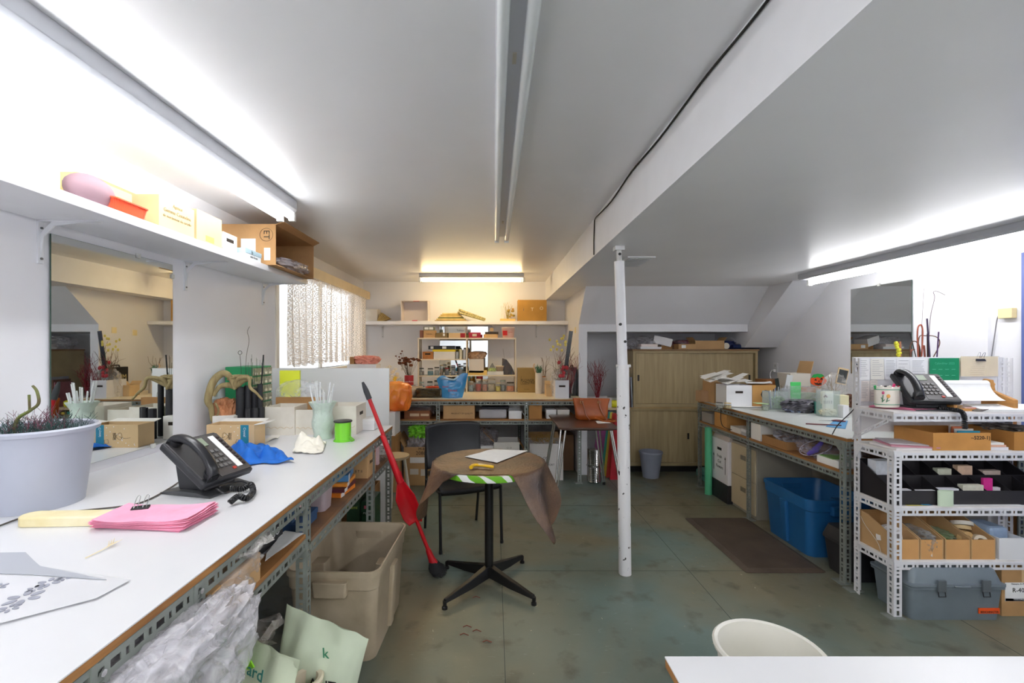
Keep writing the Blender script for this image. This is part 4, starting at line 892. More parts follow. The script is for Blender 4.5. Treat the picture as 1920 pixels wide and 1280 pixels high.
# ================================================================ MIDDLE: chair, round table
t = thing('side_chair', 'black stacking chair with a curved back behind the round table', 'chair', (-.25, 3.50, 0), 23)
BK = mat('#16171a', .55, nz=.15, nscale=30, bump=.1, bscale=80); BKM = mat('#1b1c1e', .35)
b = B()
def seat(u, v):
    x, y = (u-.5)*.46, (v-.5)*.44; return (x*(1-.1*v), y, .445 - .035*max(0, (.25-v))**1.2*4 - .012*math.cos(x*6)+.0 + .01*v)
B().grid(seat, 16, 16).build('seat', [BK], t, smooth=60, solid=.035)
def backr(u, v):
    x = (u-.5)*.46; return (x, .20 + .05*v - .18*(abs(u-.5)**2)*1.2 + .02*math.sin(PI*v), .50 + .345*v - .02*(abs(u-.5)*2)**6*(1 if v > .9 else 0))
B().grid(backr, 18, 14).build('backrest', [mat('#1b1c20', .42, nz=.25, nscale=7)], t, smooth=60, solid=.018)
for s in (-1, 1):
    B().tube([(s*.235, -.235, 0), (s*.235, -.215, .43)], .011, 10).build('leg', [BKM], t, smooth=True)
    B().tube(smoothpath([(s*.22, .26, 0), (s*.225, .20, .40), (s*.225, .215, .60), (s*.21, .24, .80)], 5), .011, 10).build('leg', [BKM], t, smooth=True)
    B().tube([(s*.235, -.215, .415), (s*.225, .20, .415)], .009, 8).build('side_rail', [BKM], t, smooth=True)
    B().lathe([(.013, 0), (.013, .02)], 10, s*.235, -.235).build('foot_cap', [BLACKP], t)
B().tube([(-.235, -.2, .405), (.235, -.2, .405)], .009, 8).build('front_rail', [BKM], t, smooth=True)
# pedestal table
TC = (-.03, 2.79); RT = .33; TT = .75
t = thing('pedestal_table', 'round café table on a black four-footed pedestal in the middle of the room', 'table', (TC[0], TC[1], 0))
B().lathe([(RT-.006, TT-.03), (RT, TT-.024), (RT, TT-.004), (RT-.004, TT)], 64).build('tabletop', [mat('#8a6a48', .5)], t, smooth=True)
m = bpy.data.materials.new('leaf_band'); m.use_nodes = True; nt = m.node_tree; n = nt.nodes.new('ShaderNodeTexWave'); n.inputs['Scale'].default_value = 5.5; n.inputs['Distortion'].default_value = 5; n.bands_direction = 'DIAGONAL'
tc = nt.nodes.new('ShaderNodeTexCoord'); nt.links.new(tc.outputs['Object'], n.inputs['Vector']); r = nt.nodes.new('ShaderNodeValToRGB'); r.color_ramp.elements[0].color = lin('#6fb52a'); r.color_ramp.elements[1].color = lin('#f2f3f0')
r.color_ramp.elements[0].position = .62; r.color_ramp.elements[1].position = .7; nt.links.new(n.outputs[0], r.inputs[0]); nt.links.new(r.outputs[0], nt.nodes['Principled BSDF'].inputs['Base Color']); nt.nodes['Principled BSDF'].inputs['Roughness'].default_value = .35
B().lathe([(RT-.03, TT-.038), (RT+.004, TT-.034), (RT+.008, TT-.018), (RT+.006, TT+.001), (RT-.012, TT+.0015)], 64, cap=False).build('oilcloth_edge', [m], t, smooth=True, solid=.0015)
B().tube([(0, 0, .06), (0, 0, TT-.03)], .027, 20).build('column', [BLACKM], t, smooth=True)
for fx, fy in ((-.273, 2.52), (-.309, 2.98), (.191, 3.06), (.226, 2.56)):
    f = Vector((fx-TC[0], fy-TC[1], 0)); L_ = f.length; u = f.normalized(); n_ = Vector((-u.y, u.x, 0)); b = B()
    b.loft([[tuple(u*d + n_*sx*wd + Vector((0, 0, z))) for sx, z in ((-1, z0), (1, z0), (.6, z1), (-.6, z1))] for d, wd, z0, z1 in ((.0, .03, .055, .12), (L_*.5, .024, .04, .085), (L_, .014, .035, .055))])
    lg = b.build('leg', [BLACKM], t, bevel=.003); B().lathe([(.016, 0), (.016, .012), (.010, .016), (.012, .045)], 12, f.x, f.y).build('foot', [BLACKM], lg, smooth=True)
B().box(-.12, .12, -.12, .12, TT-.045, TT-.0385).build('spider_plate', [BLACKM], t)
# leather sheet draped over the table
def Ltheta(a):
    pts = [(-180, .66), (-165, .70), (-150, .56), (-135, .40), (-118, .335), (-100, .305), (-80, .30), (-70, .315), (-62, .42), (-55, .60), (-47, .76), (-40, .74), (-28, .72), (-16, .70), (-5, .62), (10, .46), (30, .37), (60, .36), (90, .35), (120, .35), (150, .40), (165, .52), (180, .66)]
    d = math.degrees(a)
    while d > 180: d -= 360
    for i in range(len(pts)-1):
        if pts[i][0] <= d <= pts[i+1][0]:
            f = (d-pts[i][0])/(pts[i+1][0]-pts[i][0]); return pts[i][1]*(1-f) + pts[i+1][1]*f
    return .5
def drape(u, v):
    a = -PI + 2*PI*u; L_ = Ltheta(a); rho = L_*v; R0 = RT+.012
    z = TT + .0035 + .002*abs(nz((math.cos(a)*rho*9, math.sin(a)*rho*9, 0), 1, 4))
    if rho <= R0: return (rho*math.cos(a), rho*math.sin(a), z)
    dr = rho - R0; over = max(0, dr); fold = .5+.5*math.sin(a*7+1.2)
    hr = R0 + .006 + over*(.10 + .30*fold) * (1 if over > .02 else over/.02); zz = z - over*(.96-.12*fold)
    return (hr*math.cos(a), hr*math.sin(a), zz)
LEATH = mat('#7a5c43', .40, hex2='#302729', nscale=4.2, bump=.45, bscale=60, spec=.5)
solo(B().grid(drape, 260, 60), 'leather_sheet', 'dusty brown leather sheet draped over the round table with pointed hanging corners', 'leather sheet', [LEATH], (TC[0], TC[1], 0), smooth=80, solid=.0018)
ZT = TT + .0085
sheet('paper_sheet', 'blank white sheet of paper on the round table', 'paper', [G(871, 856, ZT), G(932, 867.5, ZT), G(990, 845, ZT), G(926, 842, ZT)], ZT, PAPER, curl=.003)
t = thing('pruning_shears', 'yellow-handled pruning knife on the draped round table', 'pruning knife', (*G(906, 877, ZT)[:2], ZT+.004), -8)
YE = mat('#f0c020', .4)
B().tube(smoothpath([(-.065, -.035, .006), (-.062, -.01, .008), (-.05, .008, .009), (-.03, .012, .009)], 5), lambda u: .011-.003*u, 10).build('handle', [YE], t, smooth=True)
B().tube([(-.04, .012, .008), (.0, .008, .008), (.06, -.008, .006)], lambda u: .006+.003*u, 10).build('handle', [YE], t, smooth=True)
b = B(); b.prism([(-.045, .02), (-.02, .026), (.05, .004), (.045, -.004), (-.03, .006)], 'z', .010, .014); b.build('blade', [mat('#c9c9c4', .3, metal=.8)], t)

# brown side table, handbag
t = thing('side_table', 'brown-topped table on splayed chrome tube legs holding the tan handbag', 'table', (.85, 4.42, 0))
TB = mat('#5b4034', .28, hex2='#4a3229', nscale=4, coat=.3)
b = B(); b.loft([rr(.265, .40, .03, .722, 3), rr(.27, .405, .03, .728, 3), rr(.27, .405, .03, .738, 3), rr(.267, .402, .03, .742, 3)]); b.build('tabletop', [TB], t, bevel=.001)
for sx in (-1, 1):
    for sy in (-1, 1):
        for k in (0, 1):
            B().tube([(sx*(.20+.03*k), sy*(.32-.07*k), .722), (sx*(.31+.015*k), sy*(.39), .02)], .009, 10).build('leg', [CHROME], t, smooth=True)
        B().lathe([(.016, 0), (.016, .03)], 12, sx*.318, sy*.39).build('foot_cap', [BLACKP], t)
b = B(); b.box(-.22, .22, -.35, .35, .708, .722); b.build('apron', [mat('#4a3a30', .6)], t)
t = thing('handbag', 'tan leather handbag with two buckled straps on the brown side table', 'handbag', (.965, 4.50, .7425), -4)
TAN = mat('#b25a22', .38, hex2='#96481a', nscale=6, bump=.2, bscale=14)
b = B(); rg = []
for k, (z, hx, hy) in enumerate(((0, .135, .055), (.01, .150, .062), (.06, .155, .058), (.14, .168, .04), (.195, .178, .02), (.205, .180, .014))):
    rg.append([(x*(1+.02*math.sin(z*40+y*20)), y + .008*math.sin(x*25+z*30), z + (.012*math.cos(x*8) if k > 3 else 0)) for x, y, _ in rr(hx, hy, .03, z, 5)])
b.loft(rg); b.build('body', [TAN], t, smooth=50)
for s in (-1, 1):
    x = s*.085; B().tube(smoothpath([(x-.012, -.045, .185), (x-.008*s, -.065, .12), (x+.025, -.085, .05), (x+.06, -.12, .008)], 6), .007, 8).build('strap', [mat('#8a4216', .4)], t, smooth=True)
    b = B(); b.tube([(x-.012+.014*math.cos(a), -.046, .172+.014*math.sin(a)) for a in [k*PI/8 for k in range(17)]], .0025, 6); b.build('ring', [mat('#d8c48a', .25, metal=.9)], t, smooth=True)
    B().box(x-.026, x+.002, -.048, -.03, .182, .2).build('strap_tab', [TAN], t, bevel=.003)
B().tube(smoothpath([(.02, -.05, .02), (.10, -.15, .008), (.19, -.17, .008), (.22, -.10, .008), (.16, -.03, .006)], 8), .008, 8).build('shoulder_strap', [mat('#a3521f', .4)], t, smooth=True)
sheet('paper_sheet', 'white receipt under the handbag strap on the brown table', 'paper', [(.97, 4.24), (1.10, 4.26), (1.10, 4.40), (.98, 4.38)], .743, PAPER)
# under / beside brown table
t = thing('metal_canister', 'pair of ribbed shiny metal cans stacked on the floor by the white jamb', 'canister', (PX(1115, 4.85), 4.90, 0))
for k in range(2):
    pr = [(.062, .001+k*.182)]
    for i in range(14): z = .008+k*.182+i*.0122; pr += [(.066, z), (.070, z+.006)]
    pr += [(.066, .179+k*.182), (.06, .181+k*.182)]; B().lathe(pr, 32).build('can', [CHROME], t, smooth=60)
B().tube([(.076*math.cos(a), .076*math.sin(a), .183) for a in [k*PI/14 for k in range(29)]], .003, 6).build('wire_hoop', [CHROME], t, smooth=True)
for i, (x0, x1, c, lab_, yy, dx) in enumerate(((1108, 1127, '#a0538a', 'leaning plum-coloured board beneath the brown table', 5.3, .1), (1126, 1131, '#3f9c8c', 'narrow leaning teal board beneath the brown table', 5.2, .09), (1131, 1136, '#d8c04a', 'narrow leaning mustard board beneath the brown table', 5.14, .08), (1136, 1143, '#c03a2c', 'leaning brick-red board beneath the brown table', 5.08, .07), (1143, 1158, '#b41f2c', 'leaning crimson board nearest the post beneath the brown table', 5.0, .06))):
    b = B(); x_0, x_1 = PX(x0, yy), PX(x1, yy); b.prism([(x_0, 0), (x_1, 0), (x_1+dx, .72), (x_0+dx, .72)], 'y', yy-.008, yy)
    solo(b, 'colour_board', lab_, 'board', [mat(c, .5, nz=.1)])
WB('counter_board', 'pale wooden counter board inside the alcove behind the handbag', 'board', 1.07, 1.53, 5.22, 5.75, .735, .76, mat('#c9b590', .5, nz=.1, stretch=(.3, 4, 1)), 'closed')
t = WB('plastic_tub', 'clear plastic tub of red twigs on the alcove counter', 'tub', 1.075, 1.36, 5.23, 5.42, .7605, .875, mat('#e3dcd8', .3, alpha=.75), 'open', inner=WHITE)
b = twigs(B(), 34, .48, .13, 5, .0026, .5, .03, 2); b.build('twigs', [mat('#8c2430', .7)], t)
blob(B(), .24, .15, .09, 9, .4, 3, 3).build('tissue', [mat('#ecd9d6', .8)], t); t.children[-1].location = (0, 0, .05)
WB('grey_box', 'flat grey files stacked behind the tub in the alcove', 'files', 1.38, 1.56, 5.45, 5.7, .7605, .85, mat('#8d8f8c', .6), 'lid', inner=mat('#b9bbb5', .6))
solo(blob(B(), .1, .08, .09, 4, .2, 2), 'yellow_bag', 'small bright yellow bag on the alcove counter behind the handbag', 'bag', [mat('#e6e02a', .4)], (1.40, 5.28, .7605), smooth=60)
for i, (c, lab_) in enumerate((('#8f5a62', 'dusky red magazine standing by the upper cabinet'), ('#6b4a3c', 'brown folder standing by the upper cabinet'), ('#8f939c', 'grey folder leaning by the upper cabinet'))):
    b = B(); x = 1.545+i*.025; b.prism([(x, .761), (x+.014, .761), (x+.002, 1.05+.03*i), (x-.012, 1.05+.03*i)], 'y', 5.25, 5.47); solo(b, 'folder', lab_, 'folder', [mat(c, .6, nz=.2)])

# ---------------------------------------------------------------- cabinets in the recess
CAB = mat('#b3a078', .5, hex2='#a08d66', nscale=7, stretch=(6, 6, .35), bump=.04); CABE = mat('#a8966f', .5, nz=.08)
def cabinet(label, x0, x1, z0, z1, plinth, top, hl):
    t = thing('sliding_door_cabinet', label, 'cabinet', (x0, 5.27, z0)); W_, D_, H_ = x1-x0, .45, z1-z0
    b = B(); b.box(0, .028, 0, D_, plinth, H_-.02); b.box(W_-.028, W_, 0, D_, plinth, H_-.02); b.box(.028, W_-.028, 0, D_, plinth, plinth+.035); b.box(.028, W_-.028, 0, D_, H_-.045, H_-.02); b.box(.028, W_-.028, D_-.01, D_, plinth, H_-.02)
    b.build('carcass', [CABE], t, bevel=.002)
    B().box(-.012, W_+.012, -.012, D_, H_-.02, H_).build('top', [mat(top, .5, nz=.1)], t, bevel=.002)
    if plinth: B().box(.03, W_-.03, .05, D_, 0, plinth).build('plinth', [mat('#15130f', .8)], t)
    mid = W_/2
    for (a, c, y, hx) in ((.035, mid+.02, .014, .065 if hl else mid-.05), (mid-.02, W_-.035, .034, W_-.08)):
        d = B().box(a, c, y, y+.016, plinth+.037, H_-.047).build('door', [CAB], t, bevel=.001)
        h = B(); h.loft([rr(.011, .004, .002, -.035, 2, hx, y-.0005), rr(.011, .004, .002, .035, 2, hx, y-.0005)]); o = h.build('handle', [mat('#2a2520', .5)], d); o.location = (0, 0, (H_+plinth)/2)
    return t
cabinet('tan wood-grain cabinet with sliding doors, the upper of the two in the recess', 1.62, 3.07, .765, 1.435, 0, '#8a6a44', True)
cabinet('tan wood-grain cabinet with sliding doors, the lower one on a black plinth', 1.56, 3.07, 0, .7645, .08, '#a98f60', False)
t = pail('waste_bin', 'grey-blue plastic waste bin in front of the lower cabinet', 1.765, 5.10, 0, .125, .088, .29, mat('#8d93a3', .45, nz=.03), cat='waste bin', rim=.004)
# things on the upper cabinet (z 1.436)
KZ = 1.4355
solo(blob(B(), .3, .3, .17, 61, .3, 3), 'plastic_bag', 'clear crumpled plastic bag on the upper cabinet nearest the post', 'plastic bag', [plastic('#c9c6cc', .45)], (1.80, 5.55, KZ), smooth=60)
WB('white_box', 'flat white box, lower of two on the upper cabinet', 'box', 1.72, 1.97, 5.32, 5.48, KZ, KZ+.028, WHITE, 'lid')
WB('white_box', 'flat pale pink box resting on another flat white box', 'box', 1.73, 1.93, 5.33, 5.48, KZ+.0285, KZ+.06, mat('#eaded9', .5), 'lid')
o = WB('white_box', 'tilted white carton on top of the upper cabinet', 'box', 1.92, 2.13, 5.40, 5.55, KZ+.05, KZ+.145, WHITE, 'closed', rz=-18); o.rotation_euler = (0, R(14), R(-18))
WB('cardboard_box', 'low kraft carton beneath the tilted white carton', 'box', 2.0, 2.14, 5.42, 5.6, KZ, KZ+.045, KRAFT_D, 'closed')
WB('cardboard_box', 'kraft carton with a white label on the upper cabinet', 'box', 2.16, 2.36, 5.30, 5.46, KZ, KZ+.06, KRAFT, 'closed', lab=(('f', -.2, .5, .05, .035, PAPER),))
t = WB('cardboard_tray', 'open cut-out kraft tray holding a dark tube on the upper cabinet', 'tray', 2.36, 2.70, 5.31, 5.5, KZ, KZ+.10, KRAFT, 'open', flaps='lr', fl=.05)
B().tube([(-.12, .0, .07), (.1, .0, .06)], .035, 14).build('roll', [mat('#1f2027', .4)], t, smooth=True)
solo(blob(B(), .26, .2, .12, 63, .4, 3, 3), 'red_cloth', 'crumpled red and white wrapping behind the kraft tray', 'wrapping', [mat('#b8b2bd', .5, hex2='#a1262e', nscale=14)], (2.38, 5.62, KZ), smooth=60)
solo(B().lathe([(.036, 0), (.036, .25), (.03, .25), (.03, .002)], 20), 'paper_roll', 'white cardboard-cored roll lying end-on on the upper cabinet', 'roll', [mat('#d8d0c0', .6)], (2.73, 5.32, KZ+.037), smooth=True)
bpy.data.objects['paper_roll.001'].rotation_euler = (R(-90), 0, 0)
solo(blob(B(), .42, .2, .11, 65, .4, 3, 3), 'blue_wrapping', 'crumpled dark blue film on the upper cabinet', 'wrapping', [mat('#26356e', .3, nz=.4, nscale=12)], (2.80, 5.55, KZ), smooth=60)
b = B(); b.tube([(0, 0, 0), (.34, .05, 0)], .028, 16); b.tube([(.335, .0497, 0), (.342, .0503, 0)], .02, 12)
solo(b, 'film_roll', 'dark blue roll of film lying along the upper cabinet top', 'roll', [mat('#1d2a55', .3)], (2.70, 5.34, KZ+.0285+.0), smooth=True)
bpy.data.objects['film_roll'].location = (2.80, 5.33, KZ+.029)

# ================================================================ BACK BENCH, on top (z = .90)
HY = 5.66
t = thing('hutch', 'small cream open shelf hutch standing on the back bench', 'shelf unit', (PX(783, HY), HY, TZ)); HW = PX(968, HY) - PX(783, HY); HD = .24; HH = PZ(633, HY) - TZ
HM = mat('#e6dac4', .55, nz=.04)
xm = PX(875, HY) - PX(783, HY)
for x in (0, xm-.008, HW-.016): B().box(x, x+.016, 0, HD, 0, HH-.018 if x else HH-.018).build('upright', [HM], t, bevel=.001)
hz = {}
for nme, a, c, py in (('a', .0165, xm-.0085, 673), ('b', .0165, xm-.0085, 704), ('c', xm+.0085, HW-.0165, 703)):
    z = PZ(py, HY) - TZ; hz[nme] = z + TZ; B().box(a, c, .001, HD-.001, z-.014, z).build('shelf_board', [HM], t, bevel=.001)
B().box(0, HW, 0, HD, HH-.0175, HH).build('top', [HM], t, bevel=.001)
HT = TZ + HH + .0006; HA, HB_, HC = hz['a']+.0006, hz['b']+.0006, hz['c']+.0006; HBs = TZ+.0006
yf = HY+.02
def hb(name, label, cat, x0, x1, yt, zb, d, m, style='closed', Y=yf, **k): return PB(name, label, cat, x0, x1, yt, Y, zb, d, m, style, **k)
KD2 = mat('#8a7358', .8, nz=.1)
hb('cardboard_box', 'narrow reddish carton at the end of the hutch top', 'box', 787, 793, 619, HT, .12, mat('#8a5c4c', .8))
hb('cardboard_box', 'small kraft carton with two handwritten lines on the hutch top', 'box', 794, 816, 619, HT, .14, KRAFT, txt=(('Kraft Box', 'f', 0, .5, .018, INK),))
hb('small_box', 'green-grey box with two white labels atop the handwritten carton', 'box', 794, 814, 612, PZ(619, yf)+.0005, .10, mat('#76806c', .6), lab=(('f', -.22, .5, .05, .028, PAPER), ('f', .22, .5, .05, .028, PAPER)))
hb('wooden_box', 'flat olive-brown box with a white tag on the hutch top', 'box', 817, 839, 624, HT, .15, mat('#857048', .7), lab=(('f', .2, .6, .025, .03, PAPER),))
hb('gift_box', 'cream and red carton on the hutch top', 'box', 841, 873.5, 624, HT, .15, mat('#d6b88a', .6), lab=(('f', .32, .5, .06, .055, mat('#a51f28', .5)),))
t = thing('round_tin', 'wide grey oval hat tin with printed letters resting on the cartons', 'tin', (PX(855, yf+.07), yf+.075, PZ(624, yf)+.001))
b = B(); b.loft([rr(.145, .07, .06, 0, 6), rr(.145, .07, .06, .075, 6)]); b.build('body', [mat('#a9a9a5', .35, metal=.4)], t, smooth=30); B().loft([rr(.148, .073, .062, .055, 6), rr(.148, .073, .062, .08, 6)]).build('lid', [mat('#b5b4ae', .35, metal=.4)], t, smooth=30)
text('Tableau', .03, INK, t, (.06, -.0745, .03))
hb('red_box', 'crimson box with a white label on the hutch top', 'box', 878.5, 901, 623, HT, .14, mat('#b5233b', .5), 'lid', inner=mat('#b5233b', .5), lab=(('f', 0, .5, .055, .03, mat('#e6d8c0', .7)),))
t = thing('cheese_box', 'round pale wooden box lid on the hutch top', 'wooden box', (PX(920, yf+.09), yf+.09, HT)); B().lathe([(.09, 0), (.09, .045)], 32).build('body', [mat('#d3b27e', .6)], t, smooth=True)
solo(B().box(-.085, .085, -.02, .02, 0, .03), 'pegged_rack', 'small dark slotted strip on the round wooden box', 'rack', [mat('#3a332c', .6)], (PX(922, yf+.09), yf+.09, HT+.0455))
t = thing('tape_roll', 'roll of tan tape standing on the dark strip', 'tape roll', (PX(922, yf+.05), yf+.045, HT+.0455+.031)); b = B(); b.tube([(0, -.01, .026), (0, .012, .026)], .0255, 20); b.build('roll', [mat('#b7986c', .6)], t, smooth=True)
t = thing('snack_tub', 'clear tub with a red label and pink contents on the hutch top', 'tub', (PX(953, yf+.09), yf+.09, HT))
B().lathe([(.072, 0), (.082, .12)], 30).build('body', [mat('#d9b3a8', .3, alpha=.9, nz=.1)], t, smooth=True); B().lathe([(.084, .12), (.084, .132), (.08, .134)], 30).build('lid', [mat('#d8c3b8', .4)], t, smooth=True)
b = B(); b.grid(lambda u, v: (.0800*math.sin(R(-60+50*u))*(1+.04*v), -.0800*math.cos(R(-60+50*u))*(1+.04*v), .03+.06*v), 8, 2); b.build('label', [mat('#c21822', .5)], t, solid=.001)
text('Jumbo', .018, mat('#a8323a', .6), t, (.025, -.088, .07))
# shelf a (upper of the two in the first bay)
hb('wooden_crate', 'small orange-brown crate with a hand hole in the hutch', 'crate', 792, 812, 659, HA, .13, mat('#b5763c', .7, nz=.15, nscale=20), handle='f')
hb('white_box', 'wide white box with a yellow lid cloth in the hutch', 'box', 813, 853, 659, HA, .16, CARTONW)
hb('yellow_cloth', 'folded yellow cloth between the white box and the dark case', 'cloth', 811, 854, 655, PZ(659, yf)+.0005, .16, mat('#ead22c', .6))
hb('dark_case', 'black case with white stickers atop the yellow cloth', 'case', 803, 853, 648, PZ(655, yf)+.001, .15, BLACKP, lab=(('f', -.36, .5, .035, .03, PAPER), ('f', .1, .5, .05, .03, PAPER)))
for i, (x, c) in enumerate(((857, '#b7b7b4'), (864, '#e2d7b4'), (871, '#c7c9cf'))):
    t = thing('spray_can', ('grey', 'cream-labelled', 'pale blue')[i] + ' slim aerosol can on the hutch shelf', 'spray can', (PX(x, yf+.04), yf+.04, HA), group='aerosol cans in the hutch'); h = (.10, .135, .135)[i]
    B().lathe([(.021, 0), (.022, h*.86), (.012, h*.93)], 16).build('can', [mat(c, .35, metal=.3)], t, smooth=True); B().lathe([(.010, h*.93), (.010, h), (.006, h+.006)], 12).build('nozzle', [BLACKP], t, smooth=True)
# shelf b
for i, (x, r, h, c, l, lb) in enumerate(((789.5, .036, .075, '#8a8070', '#3c3a38', 'squat jar with a dark lid, first on the lower hutch shelf'), (807, .034, .072, '#4f93a3', '#2e2c2c', 'jar of turquoise beads on the lower hutch shelf'), (819, .03, .085, '#9a9990', '#2b2b2b', 'grey tin-like jar on the lower hutch shelf'), (828, .019, .11, '#7a5c34', '#c9b890', 'tall brown bottle-shaped jar on the lower hutch shelf'), (838, .028, .075, '#5a5a66', '#a1262e', 'jar with a bright red lid on the lower hutch shelf'), (850, .028, .09, '#777c8a', '#2b2b30', 'dark-lidded jar of screws on the lower hutch shelf'), (864, .03, .10, '#6b6f78', '#34343a', 'tall grey jar nearest the hutch divider'))):
    jar('glass_jar', lb, PX(x, yf+.05), yf+.055, HB_, r*1.1, h*1.22, c, l, group='jars in the hutch')
# bench level left bay
for i, (x, r, h, c, l, lb) in enumerate(((790, .035, .085, '#2f86b4', '#9ab4b8', 'jar of blue beads under the hutch shelves'), (806, .034, .09, '#4d5a5f', '#2c3438', 'dark jar at bench level in the hutch'), (820, .04, .10, '#1f2a44', '#20242c', 'round jar of navy beads at bench level in the hutch'), (838, .035, .09, '#5f5048', '#403a38', 'brown jar behind the blue bag in the hutch'))):
    jar('glass_jar', lb, PX(x, yf+.05), yf+.055, HBs, r*1.1, h*1.4, c, l, group='jars in the hutch')
# right bay: shelf c
hb('white_box', 'large white carton on the second bay of the hutch', 'box', 879, 907, 673, HC+.026, .17, mat('#ded5c8', .6))
hb('flat_box', 'flat yellow box under the large white carton in the hutch', 'box', 877.5, 913, 694.5, HC, .18, mat('#e2bd66', .6)).location.y += .0
t = thing('paper_bag', 'rumpled brown paper bags on the white carton in the hutch', 'bag', (PX(893, yf+.07), yf+.07, HC+.026+(PZ(673, yf)-HC-.026)+.0005)); blob(B(), .20, .11, .10, 12, .3, 3).build('bag', [mat('#c7aa90', .8, hex2='#a87a48', nscale=9)], t)
hb('flat_box', 'flat white tray in the far bay of the hutch', 'box', 914, 944, 696, HC, .15, CARTONW)
hz2 = PZ(696, yf)+.0006
t = thing('plastic_tub', 'small tan tub with a cream lid in the hutch', 'tub', (PX(937, yf+.05), yf+.05, hz2)); B().lathe([(.042, 0), (.05, .06)], 24).build('body', [mat('#a48e78', .4)], t, smooth=True); B().lathe([(.054, .058), (.054, .068)], 24).build('lid', [mat('#e0cfae', .4)], t, smooth=True)
t = thing('birdhouse', 'tiny grey peaked house ornament with green leaves in the hutch', 'ornament', (PX(923, yf+.05), yf+.05, hz2)); B().prism([(-.032, 0), (.032, 0), (.034, .05), (0, .105), (-.034, .05)], 'y', -.03, .03).build('house', [mat('#8f8e8c', .7)], t); blob(B(), .075, .05, .045, 3, .5, 2, 4).build('leaves', [mat('#a9b878', .7, nz=.4, nscale=60)], t); t.children[-1].location = (0, -.045, 0)
b = B(); b.prism([(-.085, 0), (.09, 0), (.04, .11), (-.02, .19), (-.075, .21)], 'y', -.012, .012)
solo(b, 'black_pouch', 'shiny black and brown pouch leaning at the end of the hutch', 'pouch', [mat('#231e1b', .2, hex2='#5e4528', nscale=14, stretch=(3, 1, .5))], (PX(953, yf+.06), yf+.07, HC), bevel=.004)
solo(B().tube(smoothpath([(0, 0, 0), (-.01, 0, .15), (.005, 0, .22), (-.01, 0, .33)], 5), .0015, 4), 'dry_stem', 'single thin dry stem rising from the hutch shelf', 'stem', [mat('#5e5046', .8)], (PX(944.5, yf+.02), yf+.035, HC))
for i, (x, r, h, c, l, lb, dy) in enumerate(((883, .03, .095, '#8ea7b8', '#b8bdb8', 'clear jar of pale blue beads, first in the far bay', 0), (897, .034, .115, '#b5312c', '#d9cdb8', 'jar of red beads at bench level', 0), (909, .03, .11, '#b56a58', '#cfc6b2', 'jar of terracotta beads at bench level', 0), (921, .05, .115, '#b0a080', '#b8b0a0', 'wide jar of tan shells at bench level', .03), (934, .03, .08, '#d8c232', '#cfc8a8', 'short jar of yellow beads at bench level', 0), (943, .035, .10, '#8f9a94', '#a4b4b0', 'jar with a grey-green lid at bench level', .05), (957, .046, .085, '#d07a4a', '#3a302c', 'wide jar of orange and pink shells at the end of the hutch', 0))):
    jar('glass_jar', lb, PX(x, yf+.04), yf+.055+dy, HBs, r*1.1, h*1.38, c, l, group='jars in the hutch')
t = thing('honey_bottle', 'orange bottle behind the jars in the far bay', 'bottle', (PX(884, yf+.15), yf+.16, HBs)); B().lathe([(.02, 0), (.024, .1), (.012, .13), (.012, .155)], 14).build('body', [mat('#c98f2a', .3)], t, smooth=True)
t = thing('red_lid_jar', 'tall jar with a bright red cap behind the bead jars', 'jar', (PX(899, yf+.15), yf+.16, HBs)); B().lathe([(.04, 0), (.04, .15)], 20).build('glass', [GLASS], t, smooth=True); B().lathe([(.043, .15), (.043, .195)], 20).build('lid', [mat('#c01f26', .35)], t, smooth=True)
# front of the back bench
by = 5.05
t = thing('blue_bag', 'bright blue plastic shopping bag with red script on the back bench', 'shopping bag', (PX(851, 5.02), 5.02, TZ), 3)
BLU = mat('#1677bd', .2, hex2='#3fa3de', nscale=3.5, spec=.7, bump=.3, bscale=7)
b = B()
def bagf(u, v, s):
    x0, x1 = -.13+(-.06)*v, .095+.06*v; x = x0+(x1-x0)*u; z = .215*v*(1+.2*(u-.2)) + (.03*math.sin(u*9)*v**3)
    return (x, s*(.055*(1-abs(2*u-1)**3)*(1-.6*v)) + .012*nz((u*4, v*4, s), 1, 3), z)
for s in (-1, 1): b.grid(lambda u, v: bagf(u, v, s), 20, 18)
b.build('body', [BLU], t, smooth=60); text('Direct', .038, mat('#d43a4a', .5), t, (-.01, -.066, .085), ext=.001); text('merci', .016, WHITE, t, (0, -.066, .045), ext=.001); text('Direct', .026, mat('#d43a4a', .5), t, (-.09, -.05, .125), (90, -6, 0), ext=.001)
b = B(); b.tube(smoothpath([(-.16, 0, .20), (-.10, -.03, .215), (0, -.04, .20), (.05, -.02, .24)], 6), .012, 8); b.build('handle', [mat('#cfe0ea', .3, hex2='#3fa3de', nscale=9)], t, smooth=True)
t = WB('wrapped_bundle', 'dark olive bundle in clear film with orange trim on the back bench', 'bundle', PX(779, 5.0), PX(829, 5.0), 4.99, 5.15, TZ, TZ+.105, mat('#25221a', .15, hex2='#4a3d24', nscale=12, stretch=(1, 1, 5), coat=.8), 'closed', bevel=.02)
blob(B(), .16, .08, .03, 44, .4, 3, 4).build('orange_trim', [mat('#e2542a', .35)], t); t.children[-1].location = (.06, .0, .095)
b = B(); b.lathe([(.058, 0), (.058, .26), (.048, .26), (.048, .003)], 28)
o = solo(b, 'film_tube', 'roll of clear cellophane lying with its open end to the front on the back bench', 'roll', [mat('#b9ab9a', .25, alpha=.9, nz=.2)], (PX(757, 4.97)+.01, 4.97, TZ+.059), smooth=True); o.rotation_euler = (R(-90), 0, R(-35))
t = thing('orange_bag', 'bright orange plastic bag slumped over the near corner of the back bench', 'plastic bag', (-1.04, 4.62, 0)); 
